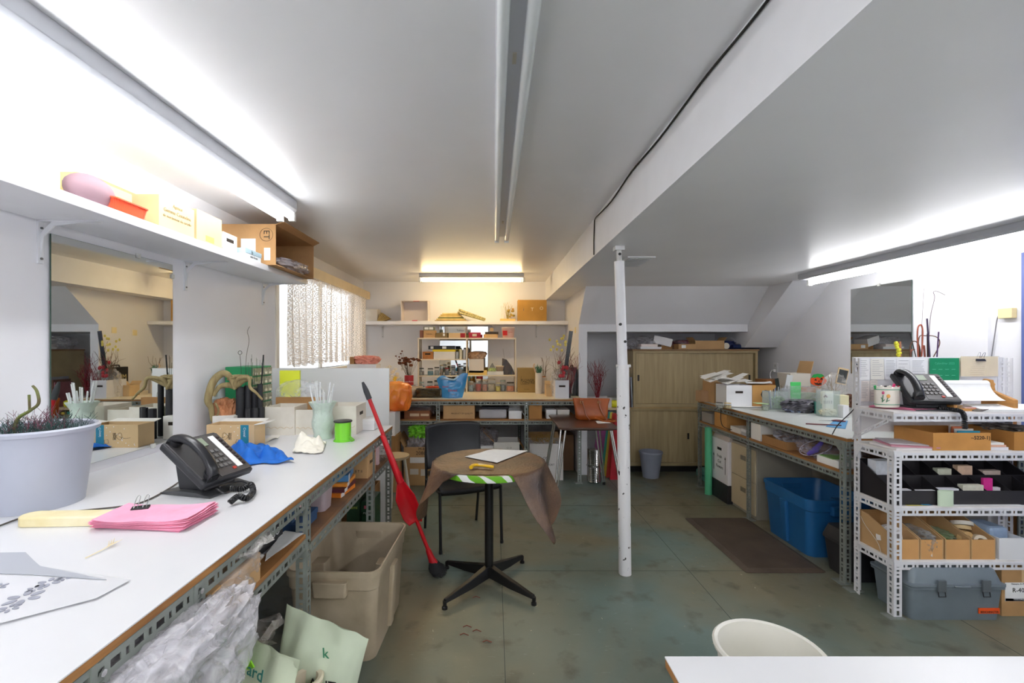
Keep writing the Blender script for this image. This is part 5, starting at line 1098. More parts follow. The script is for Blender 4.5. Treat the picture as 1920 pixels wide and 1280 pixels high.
b = B(); blob(b, .30, .22, .33, 51, .2, 3, 2); b.build('film', [mat('#f06a1c', .25, hex2='#ffa040', nscale=5, spec=.7)], t, smooth=60); t.location = (PX(742, 4.72), 4.73, .80)
B().tube([(-.02, 0, .31), (.0, 0, .35)], .018, 8).build('knot', [mat('#e8c23a', .5)], t, smooth=True)
# support for the orange bag: stacked cartons in front of the bench
WB('cardboard_box', 'kraft carton at the bottom of the stack left of the back bench', 'box', -1.22, -.98, 4.55, 4.84, 0, .30, KRAFT, 'closed', tape=KRAFT_L)
WB('cardboard_box', 'kraft carton second from the bottom left of the back bench', 'box', -1.24, -.99, 4.56, 4.84, .301, .56, KRAFT_D, 'closed')
WB('white_box', 'white carton with a green leaf mark under the orange bag', 'box', -1.23, -1.0, 4.58, 4.84, .561, .799, WHITE, 'closed', lab=(('f', .1, .7, .06, .05, mat('#2f9a86', .6)),))
bagfilm('plastic_bag', 'bundle of crinkled cellophane behind the orange bag', (-1.30, 5.25, TZ), .40, .40, .26, 71, .3, '#e6e0da')
t = thing('shell_garland', 'cream ruffled garland hanging behind the end board', 'garland', (-1.32, 4.9, TZ)); rnd = random.Random(4)
b = B()
for k in range(26): b.ball((rnd.uniform(-.05, .08), rnd.uniform(-.06, .0), .02+k*.013), .022, 8, 1, .6, .7)
b.build('ruffles', [mat('#eadfc4', .7, nz=.1)], t, smooth=True); t.location = (PX(734, 4.98), 4.98, TZ)
WB('white_box', 'white box behind the end board beneath the pink tissue', 'box', -1.62, -1.30, 5.0, 5.2, TZ, 1.27, WHITE, 'closed')
solo(blob(B(), .22, .12, .10, 77, .5, 3, 4), 'pink_tissue', 'folded pink tissue paper on top of the white box', 'tissue', [mat('#f0a896', .7)], (-1.43, 5.08, 1.2705), smooth=60)
WB('cardboard_box', 'small kraft block standing upright at the corner by the window', 'box', -1.60, -1.55, 5.03, 5.1, 1.2705, 1.35, KRAFT_D, 'closed')
# dried flowers in red can
t = thing('dried_bouquet', 'bouquet of dried rust-brown flowers in a red lettered can', 'dried flowers', (PX(767, 5.5), 5.5, TZ+.10))
B().lathe([(.055, 0), (.055, .115), (.052, .118)], 26).build('can', [mat('#a81e28', .35)], t, smooth=True); text('Sweet-Acres', .026, WHITE, t, (0, -.057, .045)); 
b = B(); rnd = random.Random(6); heads = []
for k in range(30):
    a = rnd.uniform(0, 2*PI); s = rnd.uniform(.02, .13); e = (math.cos(a)*s*1.1-.01, math.sin(a)*s*.7, rnd.uniform(.24, .33)); b.tube([(math.cos(a)*.01, math.sin(a)*.01, .08), e], .0014, 4); heads.append(e)
heads += [(-.10, 0, .38), (-.12, 0, .34), (-.16, 0, .35), (-.085, 0, .41)]
for e in heads[-4:]: b.tube([(0, 0, .1), e], .0013, 4)
b.build('stems', [mat('#4a3d30', .8)], t); b = B()
for e in heads: b.ball(e, rnd.uniform(.014, .028) if e[2] < .335 else .012, 8, 1, 1, .7)
b.build('flower_heads', [mat('#7a4020', .9, hex2='#3f2013', nscale=40, bump=.6)], t)
WB('grey_box', 'small grey box the red can stands on', 'box', PX(760, 5.44), PX(776, 5.44), 5.44, 5.56, TZ, TZ+.0995, mat('#b8b4b2', .6), 'closed')
jar('glass_jar', 'small dark bottle beside the red can', PX(770, 5.3), 5.3, TZ, .022, .09, '#1c1c1c', '#1c1c1c')
jar('glass_jar', 'white bottle with a red band beside the hutch', PX(778, 5.3), 5.3, TZ, .024, .10, '#e6dcd8', '#a1262e')
# kraft bag "TOWNIE"
hb2 = lambda name, label, cat, x0, x1, yt, Y, d, m, style='closed', **k: PB(name, label, cat, x0, x1, yt, Y, TZ, d, m, style, **k)
t = hb2('kraft_bag', 'kraft carrier with dark stencilled lettering right of the hutch', 'carrier bag', 971, 1004, 690, 5.58, .16, mat('#a88a52', .8, nz=.05), txt=(('FLOWER', 'f', .05, .50, .042, INK), ('CENTRE', 'f', .10, .40, .042, INK), ('our work', 'f', 0, .14, .016, INK)))
b = B(); b.tube([(-.07, -.081, .10), (-.07, -.081, .185), (-.06, -.081, .20)], .0012, 4); b.tube([(-.07, -.081, .10), (.03, -.081, .10)], .0012, 4); b.build('frame_print', [INK], t)
t = hb2('white_cylinder', 'tall white cylinder vase holding green glass leaves', 'vase', 1004, 1017, 697, 5.42, .08, WHITE)
for c in list(t.children): bpy.data.objects.remove(c)
B().lathe([(.04, 0), (.041, .25), (.036, .25), (.036, .004)], 28).build('body', [mat('#e4ded4', .45)], t, smooth=True)
grass(B(), 30, .022, .16, .2, 5, .004, .35).build('leaves', [mat('#3f7a62', .4)], t)
B().tube([(-.02, 0, .2), (-.06, .0, .33), (-.05, 0, .36)], .008, 8).build('bone_stick', [mat('#d9b69a', .6)], t, smooth=True)
t = thing('amber_bottle', 'small amber bottle holding brown twigs', 'bottle', (PX(1020, 5.6), 5.60, TZ+.0)); B().lathe([(.028, 0), (.03, .1), (.02, .16), (.03, .19), (.012, .2)], 18).build('glass', [mat('#a86022', .15, alpha=.9)], t, smooth=True); twigs(B(), 7, .36, .07, 3, .0025, .3, .1).build('twigs', [mat('#5f4636', .8)], t)
hb2('white_box', 'pale upright carton behind the white cylinder', 'box', 1016, 1026, 708, 5.5, .1, mat('#cfc6ba', .6))
hb2('cardboard_box', 'small open kraft box beside the white hand-hole box', 'box', 1024, 1043, 722, 5.15, .15, KRAFT_L, 'open', flaps='br', fl=.05)
t = hb2('white_box', 'white box with a hand hole at the front of the back bench', 'box', 1041, 1067, 713, 4.93, .27, mat('#dcdde2', .55), 'open', inner=KRAFT, handle='f')
t2 = thing('dried_bouquet', 'bouquet of cellophane-wrapped stems and yellow and red blooms in the white box', 'dried flowers', (PX(1054, 5.05), 5.07, TZ+.006))
twigs(B(), 16, .62, .2, 14, .0028, .35, .0, 2).build('stems', [mat('#5d4a3a', .8)], t2)
b = B(); rnd = random.Random(9)
for k in range(14): b.ball((rnd.uniform(-.16, .06), rnd.uniform(-.05, .05), rnd.uniform(.36, .56)), .014, 8, 1, .6, 1.2)
b.build('yellow_blooms', [mat('#e0cf6a', .7)], t2)
b = B()
for k in range(9): b.ball((rnd.uniform(-.05, .05), rnd.uniform(-.07, -.02), rnd.uniform(.22, .40)), .02, 8, 1, .6, 1.1)
b.build('red_blooms', [mat('#b8323c', .6)], t2)
blob(B(), .22, .12, .34, 81, .3, 3, 3).build('cellophane', [plastic('#d8cfc8', .35)], t2, smooth=60); t2.children[-1].location = (0, 0, .14)
o = B().box(-.022, .022, -.004, .004, .25, .74).build('black_strip', [mat('#18191b', .2)], t2); o.rotation_euler = (0, R(8), 0)
b = B(); b.tube([(.02, 0, .2), (.07, .02, .5)], .012, 6); b.build('teal_fabric', [mat('#5a8f98', .6)], t2)
t = WB('merci_crate', 'black case lettered MERCI against the yellow-lit alcove wall', 'case', .885, .955, 5.20, 5.50, TZ, 1.225, BLACKP, 'closed', txt=(('MERCI', 'l', 0, .62, .085, mat('#d8c48a', .6)),), bevel=.008)
B().tube([(0, -.06, .323), (0, -.05, .345), (0, .05, .345), (0, .06, .323)], .008, 8).build('handle', [BLACKP], t, smooth=True)
t = thing('red_twigs', 'loose bundle of dark red twigs standing at the bench corner', 'twigs', (.82, 5.02, TZ)); twigs(B(), 26, .5, .13, 21, .0024, .5, 0, 2, .02).build('twigs', [mat('#7d2630', .7)], t); B().cyl(.03, 0, .14, 16).build('holder', [mat('#232024', .4)], t, smooth=True)
# ---- back wall shelf
BZ = 1.8005
PB('paper_stack', 'wad of folded white paper bags at the window end of the back shelf', 'paper bags', 668, 708, 579, 5.95, BZ, .18, mat('#cfc8bd', .7), 'closed', bevel=.008)
t = thing('straw_fan', 'tan folded fan of kraft paper on the back shelf', 'paper', (PX(716, 5.96), 6.0, BZ)); b = B()
for k in range(7): b.prism([(-.06+.01*k, 0), (-.05+.01*k, 0), (.0+.018*k, .11-.012*k), (-.012+.018*k, .113-.012*k)], 'y', -.06, .06)
b.build('folds', [mat('#b79a5c', .7)], t)
t = thing('white_box', 'empty white box lying on its side with red tape on the back shelf', 'box', (PX(777, 5.94), 5.94, BZ)); b = B(); w2, d2, h2 = .178, .20, PZ(563, 5.94)-BZ
b.box(-w2, w2, 0, d2, 0, .006); b.box(-w2, w2, 0, d2, h2-.006, h2); b.box(-w2, -w2+.006, 0, d2, .006, h2-.006); b.box(w2-.006, w2, 0, d2, .006, h2-.006); b.box(-w2+.006, w2-.006, d2-.006, d2, .006, h2-.006)
b.build('body', [mat('#dcd3cf', .6)], t); B().box(-.02, .06, -.001, .05, h2-.009, h2-.0061).build('tape', [mat('#d43a56', .5)], t); B().box(-.03, .04, -.0012, -.0005, 0, .012).build('tape', [mat('#d43a56', .5)], t)
t = None
rnd = random.Random(12)
for i in range(6):
    WB('folded_paper', ['flat folded brown bag at the bottom of the pile on the back shelf', 'second folded paper bag in the shelf pile', 'third folded paper bag, green-edged, in the shelf pile', 'fourth folded paper bag in the shelf pile', 'yellowish folded bag high in the shelf pile', 'topmost folded bag in the shelf pile'][i], 'paper bag', -.78+.02*i, -.36-.02*i, 5.97, 6.15, BZ+i*.0185, BZ+i*.0185+.0175, mat(['#a58a52', '#cdb67a', '#6f7342', '#d9c084', '#c9aa5c', '#dcc68a'][i], .7, nz=.2, nscale=20, stretch=(1, 1, 12)), 'closed', rz=rnd.uniform(-5, 5), bevel=.006)
for i, (dz, a) in enumerate(((0, 16), (.022, 20))):
    o = WB('newspaper_bundle', ('striped folded newspaper wad leaning on the paper pile', 'upper striped newspaper wad leaning on the paper pile')[i], 'newspaper', -.52, -.15, 5.94, 5.965+.0+.12, BZ+.055+dz, BZ+.08+dz, mat('#d8cc90', .7, hex2='#5e5a30', nscale=9, stretch=(14, 1, 14)), 'closed', bevel=.004); o.rotation_euler = (0, R(a), 0); o.location.x = -.30+.01*i; o.location.y = 6.0
t = thing('flower_arrangement', 'glass and yellow dried flower arrangement on the back shelf', 'flower arrangement', (PX(952, 6.0), 6.04, BZ)); B().box(-.10, .10, -.05, .05, 0, .035).build('tray', [mat('#d8b46a', .6)], t)
twigs(B(), 18, .24, .08, 31, .002, .5, .03, 1).build('stems', [mat('#a89a5a', .7)], t); b = B(); rnd = random.Random(13)
for k in range(14): b.ball((rnd.uniform(-.01, .09), rnd.uniform(-.04, .04), rnd.uniform(.05, .17)), .015, 8)
b.build('blooms', [mat('#e0a23c', .7, hex2='#5f7a2c', nscale=14)], t); B().lathe([(.022, .036), (.018, .12), (.024, .2)], 16, -.07, 0).build('glass', [GLASS], t, smooth=True)
t = PB('cardboard_box', 'leaning kraft box with three printed marks at the end of the back shelf', 'box', 971, 1025, 562, 5.95, BZ, .17, mat('#b5873f', .8, nz=.08), 'closed', txt=(('T', 'f', 0, .55, .06, mat('#efe3c2', .7)), ('i', 'f', -.3, .55, .06, mat('#3c4a5a', .7)), ('O', 'f', .32, .6, .06, mat('#ded6c0', .7))))
# ---- back bench lower shelf (z .683) and below
LZ = .6835; ys = 4.90
t = PB('cardboard_box', 'brown printed carton wrapped in bubble film on the back bench shelf', 'box', 758, 806, 770, ys, LZ+.0, .3, mat('#8a5636', .7), 'closed', lab=(('f', -.1, .5, .10, .03, mat('#d8bfa0', .7)), ('f', .3, .5, .09, .025, mat('#d8bfa0', .7))))
bagfilm('bubble_wrap', 'clear bubble film bulging around the brown printed carton', (PX(783, 5.0), 5.08, .50), .30, .26, .15, 91, .35, '#cfc8cc', cat='bubble wrap').location.z = LZ
PB('cardboard_box', 'long kraft carton with a line of black lettering on the back bench shelf', 'box', 831, 890, 759, ys, LZ, .3, KRAFT, 'closed', txt=(('PRODUCT OF QUALITY', 'f', .1, .38, .022, INK),), bevel=.003)
b = B(); b.prism([(-.17, 0), (.15, 0), (.13, .03), (.08, .10), (-.13, .105)], 'y', -.004, .0)
t = WB('grey_folder', 'slumped grey document sleeve on the back bench shelf', 'folder', PX(898, ys), PX(950, ys), ys, ys+.25, LZ, LZ+.10, mat('#a9a8ac', .5, nz=.12, nscale=5), 'closed', bevel=.02)
t = WB('black_sheets', 'dark rolled sheets lying over the grey sleeve', 'sheets', PX(902, ys), PX(955, ys), ys+.05, ys+.3, LZ+.101, LZ+.125, mat('#2e2c33', .4), 'closed', bevel=.01)
PB('white_box', 'open white box with a folded card lid on the back bench shelf', 'box', 954, 978, 770, ys, LZ, .2, WHITE, 'open', flaps='bR', fl=.11)
PB('cardboard_box', 'small kraft box with flaps up beside the bench post', 'box', 992, 1016, 759, ys, LZ, .2, mat('#b58248', .8), 'open', flaps='bf', fl=.03, fa=80)
PB('white_box', 'small white printed carton at the front of the back bench shelf', 'box', 1024, 1043, 768, ys, LZ, .12, WHITE, 'lid')
PB('white_box', 'long pale box with printed end beside the small white carton', 'box', 1045, 1068, 768, ys+.02, LZ, .28, CARTONW, 'lid')
fy = 4.98
PB('cardboard_box', 'tall kraft carton numbered 2080 with a handwritten note on the floor', 'box', 757, 806, 838, 4.78, 0, .34, KRAFT, 'open', flaps='bl', fl=.13, fa=60, tape=None, txt=(('2080', 'f', .16, .90-.06, .055, INK), ('M-8', 'f', .18, .95, .04, INK)), lab=(('f', .1, .66, .20, .06, PAPER), ('f', -.1, .36, .09, .06, mat('#d6d0c4', .6)), ('f', .24, .34, .05, .07, mat('#d6d0c4', .6))), bevel=.003)
t = bagfilm('plastic_bag', 'white plastic bag with lime green shreds in the tall kraft carton', (-.83, 4.96, .05), .22, .22, .52, 95, .55, '#d9d6de'); blob(B(), .19, .16, .14, 5, .5, 3, 4).build('green_shreds', [mat('#78c832', .7, nz=.3, nscale=40)], t); t.children[-1].location = (.02, -.02, .43)
WB('white_box', 'white carton with a teal barcode panel behind the chair', 'box', PX(897, fy), PX(925, fy), fy, fy+.3, .25, .37, WHITE, 'closed', lab=(('f', 0, .5, .11, .05, mat('#2f8f8f', .6)),))
WB('cardboard_box', 'dusty brown carton behind the chair under the back bench', 'box', PX(893, fy), PX(926, fy), fy, fy+.3, 0, .2495, KRAFT_D, 'closed')
bagfilm('plastic_bag', 'grey plastic bag on the carton behind the chair', (PX(912, 5.1), 5.12, .371), .22, .2, .19, 99, .6, '#9a959c')
PB('white_box', 'low white carton with two punched rings under the back bench', 'box', 926, 974, 829, 4.98, .0, .3, CARTONW, 'open', inner=KRAFT_D, flaps='lR', fl=.17, fa=45, txt=(('O O', 'f', .1, .85, .03, mat('#9a9088', .7)),))
t = WB('cardboard_box', 'white and kraft carton overflowing with raffia under the back bench', 'box', PX(993, 4.97), PX(1056, 4.97), 4.97, 5.3, 0, .40, mat('#dcd8d4', .6), 'open', inner=KRAFT, flaps='b', fl=.08, fa=50, txt=(('OSH', 'f', .0, .6, .04, INK), ('SPORT', 'f', .12, .42, .03, INK)))
b = B(); rnd = random.Random(17)
for k in range(160):
    p = Vector((rnd.uniform(-.14, .1), rnd.uniform(-.12, .06), .38+rnd.uniform(0, .08))); q = p + Vector((rnd.uniform(-.09, .09), rnd.uniform(-.06, .06), rnd.uniform(-.03, .04))); b.tube([p, (p+q)/2+Vector((0, 0, .02)), q], .0016, 3)
tag(b.build('raffia', [mat('#c09a52', .8, nz=.2)], t), kind='stuff')
WB('cardboard_box', 'kraft carton beside the raffia box under the brown table', 'box', 1.0-.27, .945, 5.36, 5.7, 0, .42, mat('#7a5c40', .8), 'closed')
bagfilm('cellophane_heap', 'tangle of old florist cellophane and moss left of the back bench', (-1.46, 4.55, 0), .34, .4, .62, 105, .5, '#cfc6b4', cat='cellophane', inner=mat('#9a9470', .8, nz=.3, nscale=9))
t = thing('stool', 'small wooden stool half hidden by the end board', 'stool', (PX(738, 4.2), 4.25, 0)); B().lathe([(.13, .42), (.135, .43), (.135, .445), (.12, .45)], 28).build('seat', [mat('#cdb892', .6)], t, smooth=True)
for k in range(3): a = k*2*PI/3+.5; B().tube([(.09*math.cos(a), .09*math.sin(a), .42), (.15*math.cos(a), .15*math.sin(a), 0)], .014, 8).build('leg', [mat('#d9d5cc', .5)], t, smooth=True)
# bits on the floor
b = B(); rnd = random.Random(23)
for k in range(60):
    x, y = rnd.uniform(-.4, 1.9), rnd.uniform(1.6, 4.2); a = rnd.uniform(0, PI); l = rnd.uniform(.004, .016)
    b.tube([(x, y, .0015), (x+l*math.cos(a), y+l*math.sin(a), .002)], .0012, 4)
tag(solo(b, 'floor_debris', 'scattered plant trimmings and crumbs on the grey floor', 'debris', [mat('#8a7a48', .8, hex2='#d8d2c0', nscale=2)]), kind='stuff')
b = B()
for (px, py) in ((886, 1183), (862, 1190), (905, 1203), (886, 1120), (868, 1175)):
    g = G(px, py, .001); b.tube([g, (g[0]+.02, g[1]+.006, .006), (g[0]+.045, g[1]-.004, .002)], .0018, 5)
tag(solo(b, 'dead_leaves', 'few red-brown dead leaf stems on the floor before the pedestal', 'leaves', [mat('#7a2f24', .7)]), kind='stuff')

for i, (y, z) in enumerate(((5.70, 1.64), (5.39, 1.66))):
    solo(B().box(.966, .9695, y-.035, y+.035, z-.035, z+.035), 'sticky_note', ('yellow note on the alcove wall, nearer the back wall', 'yellow note on the alcove wall, nearer the sloping header')[i], 'note', [mat('#efe0b0', .7)])
t = thing('wall_outlet', 'white double outlet on the back wall behind the dried rust-brown flowers', 'outlet', (PX(754, 6.19), YB-.001, PZ(688, 6.19))); B().box(-.04, .04, -.006, 0, -.06, .06).build('plate', [WHITE], t, bevel=.003)
for z in (-.026, .026): B().box(-.015, .015, -.009, -.005, z-.017, z+.017).build('socket', [mat('#c9c6c2', .4)], t)
# ================================================================ RIGHT BENCH, on top (z = .90)
def rb(name, label, cat, x0, x1, yt, Y, d, m, style='closed', zb=TZ, **k): return PB(name, label, cat, x0, x1, yt, Y, zb, d, m, style, **k)
rb('cardboard_box', 'small kraft carton at the far corner of the cluttered bench', 'box', 1314, 1339, 733, 4.62, .12, mat('#b9936c', .8))
rb('cardboard_box', 'kraft box with a torn white hand hole behind the small kraft carton', 'box', 1339, 1366, 716, 4.50, .25, KRAFT, 'closed', lab=(('f', -.1, .6, .04, .03, PAPER),))
t = rb('white_box', 'long white file box full of papers with a hand hole', 'box', 1362, 1410, 722, 4.22, .20, WHITE, 'open', inner=KRAFT, handle='f')
rb('cardboard_box', 'kraft box printed with a large dark letter Q on the cluttered bench', 'box', 1411, 1455, 722, 4.22, .22, mat('#c89656', .8), 'closed', txt=(('Q', 'f', .05, .55, .12, INK),))
b = B(); rnd = random.Random(33); 
for k in range(14):
    x, y = rnd.uniform(-.26, .18), rnd.uniform(-.05, .08); a = rnd.uniform(-.5, .5); w_ = rnd.uniform(.05, .1); z0 = .0+.006*k; sl = rnd.uniform(-.5, .35)
    b.add([(x-w_, y-.05, z0+sl*.05), (x+w_, y-.05+a*.05, z0-sl*.05+.02), (x+w_, y+.06, z0+.03-sl*.03), (x-w_, y+.06+a*.04, z0+.01+sl*.05)], [(0, 1, 2, 3)])
solo(b, 'paper_heap', 'untidy heap of white envelopes and tissue on top of the file box', 'papers', [mat('#eeece6', .75)], (PX(1372, 4.3), 4.33, PZ(722, 4.22)+.008), solid=.0008)
sheet('paper_sheet', 'long flat white sheets lying over the Q carton', 'paper', [(PX(1400, 4.24), 4.24), (PX(1448, 4.24), 4.24), (PX(1446, 4.40), 4.40), (PX(1396, 4.40), 4.40)], PZ(722, 4.22)+.012, PAPER, curl=.01, n=3)
for i, (x, c, l) in enumerate(((1344, '#6b6452', 'squat jar with a dark lid near the far corner of the cluttered bench'), (1357, '#b59a5a', 'squat jar with a brass lid near the far corner of the cluttered bench'))): jar('glass_jar', l, PX(x, 4.2), 4.15-.02*i, TZ, .032, .05, c, '#57503f' if i == 0 else '#c3a765', group='squat jars')
sheet('paper_sheet', 'loose white and pink-edged sheets under the glue gun', 'paper', [G(1352, 764, TZ), G(1446, 764, TZ), G(1440, 752, TZ), G(1362, 752, TZ)], TZ, PAPER, n=4, curl=.006)
t = thing('glue_gun', 'black and blue cordless tool lying on the loose sheets', 'power tool', (*G(1392, 758, TZ)[:2], TZ+.022), 4)
B().tube([(-.13, 0, .02), (-.05, 0, .022), (.0, 0, .024), (.05, 0, .022), (.09, 0, .02)], lambda u: .016+.012*math.sin(PI*u), 14).build('barrel', [mat('#26282c', .4)], t, smooth=True)
B().tube([(-.02, -.01, .022), (.05, -.012, .022)], .027, 14).build('grip', [mat('#1f5fa8', .4)], t, smooth=True); B().tube([(.09, 0, .02), (.14, .01, .02)], lambda u: .014-.008*u, 12).build('nozzle', [mat('#1d3f7a', .4)], t, smooth=True)
solo(B().tube(smoothpath([G(1340, 768, TZ+.003), (2.14, 4.28, .89), (2.137, 4.27, .78), (2.137, 4.23, .72), (2.16, 4.15, .705), (2.2, 4.0, .70)], 6), .0035, 6), 'tool_cable', 'black cord looping over the edge of the cluttered bench', 'cord', [BLACKP])
# glass boxes with pens
t = WB('glass_tank', 'square clear plastic container of pens and green film', 'container', PX(1441, 4.05), PX(1476, 4.05), 4.03, 4.15, TZ, PZ(734, 4.03), mat('#cfdedb', .1, alpha=.3), 'open')
blob(B(), .12, .09, .11, 3, .4, 3).build('green_film', [mat('#7da054', .4, nz=.3)], t); t.children[-1].location = (.03, 0, .01)
for k in range(5): 
    o = B().tube([(0, 0, .01), (.01*k-.02, .0, .16+.01*k)], .004, 6).build('pen', [mat(['#3b5c9a', '#e6e6e6', '#2b2b30', '#4f7fb5', '#d9d9d9'][k], .4)], t); o.location = (-.05+.012*k, -.02+.01*(k % 2), 0)
t = thing('tool_holder', 'narrow clear holder of scissors and a folded mirror card', 'holder', (PX(1472, 4.25), 4.26, TZ)); B().loft([rr(.035, .03, .01, 0), rr(.038, .033, .01, .17)], True, False).build('body', [mat('#cfd6d6', .1, alpha=.4)], t, smooth=40)
o = B().box(-.028, .028, -.003, .003, .12, .30).build('card', [mat('#d6dadb', .15)], t); o.rotation_euler = (0, R(10), 0); o = B().box(-.05, -.015, .004, .008, .1, .27).build('dark_card', [mat('#26302e', .3)], t); o.rotation_euler = (0, R(-8), 0)
for k in range(3): B().tube([(.02*k-.02, -.01, .01), (.03*k-.04, -.01, .2)], .004, 6).build('tool', [CHROME], t)
o = rb('green_sachet', 'bright green paper sachet printed with a plant outline standing on the bench', 'sachet', 1483, 1502, 716, 4.0, .012, mat('#4fd069', .5, nz=.05), 'closed', bevel=.004); 
b = B(); b.tube([(0, -.0075, .02), (0, -.0075, .10)], .001, 4); b.tube(smoothpath([(0, -.0075, .05), (-.02, -.0075, .07), (-.01, -.0075, .095)], 4), .0008, 4); b.tube([(-.03, -.0075, .018), (.03, -.0075, .018)], .0008, 4); b.build('plant_print', [mat('#2c8a42', .6)], o)
t = thing('dark_pouch', 'shiny clear pouch of dark hardware lying along the bench', 'pouch', (PX(1506, 3.85), 3.88, TZ)); blob(B(), .27, .15, .12, 35, .25, 4, 3).build('contents', [mat('#3b383c', .2, nz=.5, nscale=9, hex2='#6c6a74')], t, smooth=60); blob(B(), .29, .17, .135, 35, .22, 4, 3).build('film', [plastic('#d5d5df', .22)], t, smooth=60)
blob(B(), .2, .1, .05, 7, .5, 3, 4).build('blue_ties', [mat('#3d5fa8', .3, hex2='#d5dcea', nscale=30)], t); t.children[-1].location = (0, 0, .10)
B().box(-.03, .03, -.004, 0, 0, .05).build('tag', [mat('#e2ddd6', .6)], t); t.children[-1].location = (.10, -.088, .02)
o = rb('white_box', 'open white and kraft carton tilted at the back of the cluttered bench', 'box', 1482, 1520, 700, 4.35, .20, mat('#d8d2c6', .6), 'open', inner=KRAFT, flaps='r', fl=.12, fa=75); 
rb('cardboard_tray', 'low kraft tray under the tilted white carton', 'tray', 1500, 1540, 726, 4.25, .06, KRAFT_D, zb=TZ)
rb('cardboard_box', 'flat kraft tray behind the tool holder against the wall', 'box', 1437, 1478, 712, 4.62, .2, mat('#9a6232', .7), 'closed')
rb('foam_block', 'grey-green block of floral foam on the cluttered bench', 'foam block', 1502, 1536, 737, 4.02, .09, mat('#8c9a78', .9))
t = thing('pumpkin_pick', 'orange jack-o-lantern plant pick with a green top', 'decoration', (PX(1535.5, 3.98), 3.99, TZ+.0), 0)
b = B(); b.prism([(.070*math.cos(a)*(1+.04*math.cos(5*a)), .262+.047*math.sin(a)) for a in [k*PI/20 for k in range(40)]], 'y', -.004, .002); b.build('face', [mat('#e2501c', .45)], t)
b = B(); b.prism([(-.064, .285), (-.045, .315), (-.01, .322), (.03, .318), (.052, .30), (.03, .295), (.012, .283), (-.01, .296), (-.03, .284), (-.045, .29)], 'y', -.006, -.0041); b.build('leaf_top', [mat('#1f9a45', .5)], t)
b = B()
for P_ in ([(-.038, .262), (-.012, .262), (-.026, .28)], [(.012, .268), (.038, .272), (.028, .29)], [(-.005, .252), (.010, .254), (.003, .266)], [(-.04, .247), (-.02, .240), (-.012, .246), (0, .236), (.012, .244), (.022, .238), (.045, .256), (.03, .228), (.0, .220), (-.028, .228)]): b.prism(P_, 'y', -.006, -.0041)
b.build('face_print', [mat('#2e140c', .6)], t); B().tube([(0, 0, 0), (0, 0, .22)], .003, 6).build('stick', [mat('#c9a66b', .7)], t)
t = thing('teal_cup', 'translucent teal plastic cup near the shelving unit', 'cup', (PX(1535, 3.80), 3.80, TZ)); B().lathe([(.03, 0), (.036, .10), (.033, .10), (.028, .003)], 24).build('body', [mat('#5fb5a5', .3, alpha=.9)], t, smooth=True)
t = WB('glass_tank', 'tall clear tank holding white plant labels and a tan tissue', 'tank', PX(1543, 3.62), PX(1572, 3.62), 3.60, 3.70, TZ, PZ(733, 3.60), mat('#cfe0dc', .08, alpha=.28), 'open', txt=())
B().box(-.045, .045, .0, .004, .05, .185).build('card', [mat('#eeeae0', .6)], t); B().box(-.05, .05, .01, .014, .1, .20).build('card', [mat('#efe8d4', .6)], t)
b = B()
for k in range(5): b.box(-.032+k*.015, -.029+k*.015, -.002, 0, .10, .125)
b.build('line_print', [INK], t); blob(B(), .10, .07, .06, 6, .4, 3).build('tissue', [mat('#e8dcbc', .8)], t)
t.children[-1].location = (0, -.0, .006); b = B(); b.ball((-.02, -.002, .165), .008, 8); b.ball((-.03, -.002, .157), .006, 8); b.ball((-.01, -.002, .157), .006, 8); b.build('flower_print', [mat('#7a2f4a', .6)], t)
t = thing('chalkboard_pick', 'mini chalkboard in clear film with cellophane stems above the bench', 'chalkboard', (PX(1566, 3.85), 3.86, TZ)); o = B().box(-.045, .045, -.005, .003, .245, .385).build('frame', [mat('#c9b088', .6)], t, bevel=.002); o.rotation_euler = (0, R(12), 0); o = B().box(-.037, .037, -.007, -.0045, .255, .37).build('slate', [mat('#2a3030', .35, nz=.3, nscale=20)], t); o.rotation_euler = (0, R(12), 0)
blob(B(), .16, .10, .36, 25, .3, 3, 3).build('cellophane', [plastic('#e2ded6', .3)], t, smooth=60); t.children[-1].location = (.0, 0, .0)
b = twigs(B(), 9, .30, .07, 35, .0025, .3, .05); b.build('stems', [mat('#8a7352', .8)], t)
t = thing('yellow_cup', 'small bright yellow cup on the cluttered bench', 'cup', (PX(1576, 3.62), 3.62, TZ)); B().lathe([(.015, 0), (.018, .066), (.016, .066), (.013, .003)], 20).build('body', [mat('#e8c90f', .35)], t, smooth=True)
rb('note_box', 'cream note cube behind the yellow cup', 'note box', 1573, 1592, 741, 3.75, .08, mat('#e3dcb4', .7)); rb('white_card', 'small white card box beside the yellow cup', 'box', 1581, 1592, 760, 3.55, .06, WHITE)
t = thing('wicker_coil', 'brown coiled vine ring behind the note cube', 'vine ring', (PX(1580, 4.0), 4.05, TZ+.0)); b = B(); rnd = random.Random(41)
for k in range(5): b.tube([(.11*math.cos(a)+.008*math.sin(a*3+k), .07*math.sin(a), .06+.03*math.sin(a*2+k)+k*.012) for a in [q*PI/12 for q in range(25)]], .009, 6)
b.build('vines', [mat('#5f3a26', .7, nz=.3)], t, smooth=True)
t = thing('bead_bag', 'small crinkled bag of brown and silver beads by the Q carton', 'bag', (PX(1462, 4.18), 4.30, TZ)); blob(B(), .12, .12, .13, 36, .35, 3, 4).build('film', [mat('#9a8a80', .3, nz=.5, nscale=50, hex2='#d8d2cc')], t, smooth=60)
jar('glass_jar', 'small lidded jar with a pale green top on the cluttered bench', PX(1431, 4.03), 4.0, TZ, .028, .06, '#9aa08a', '#b7d6a0')
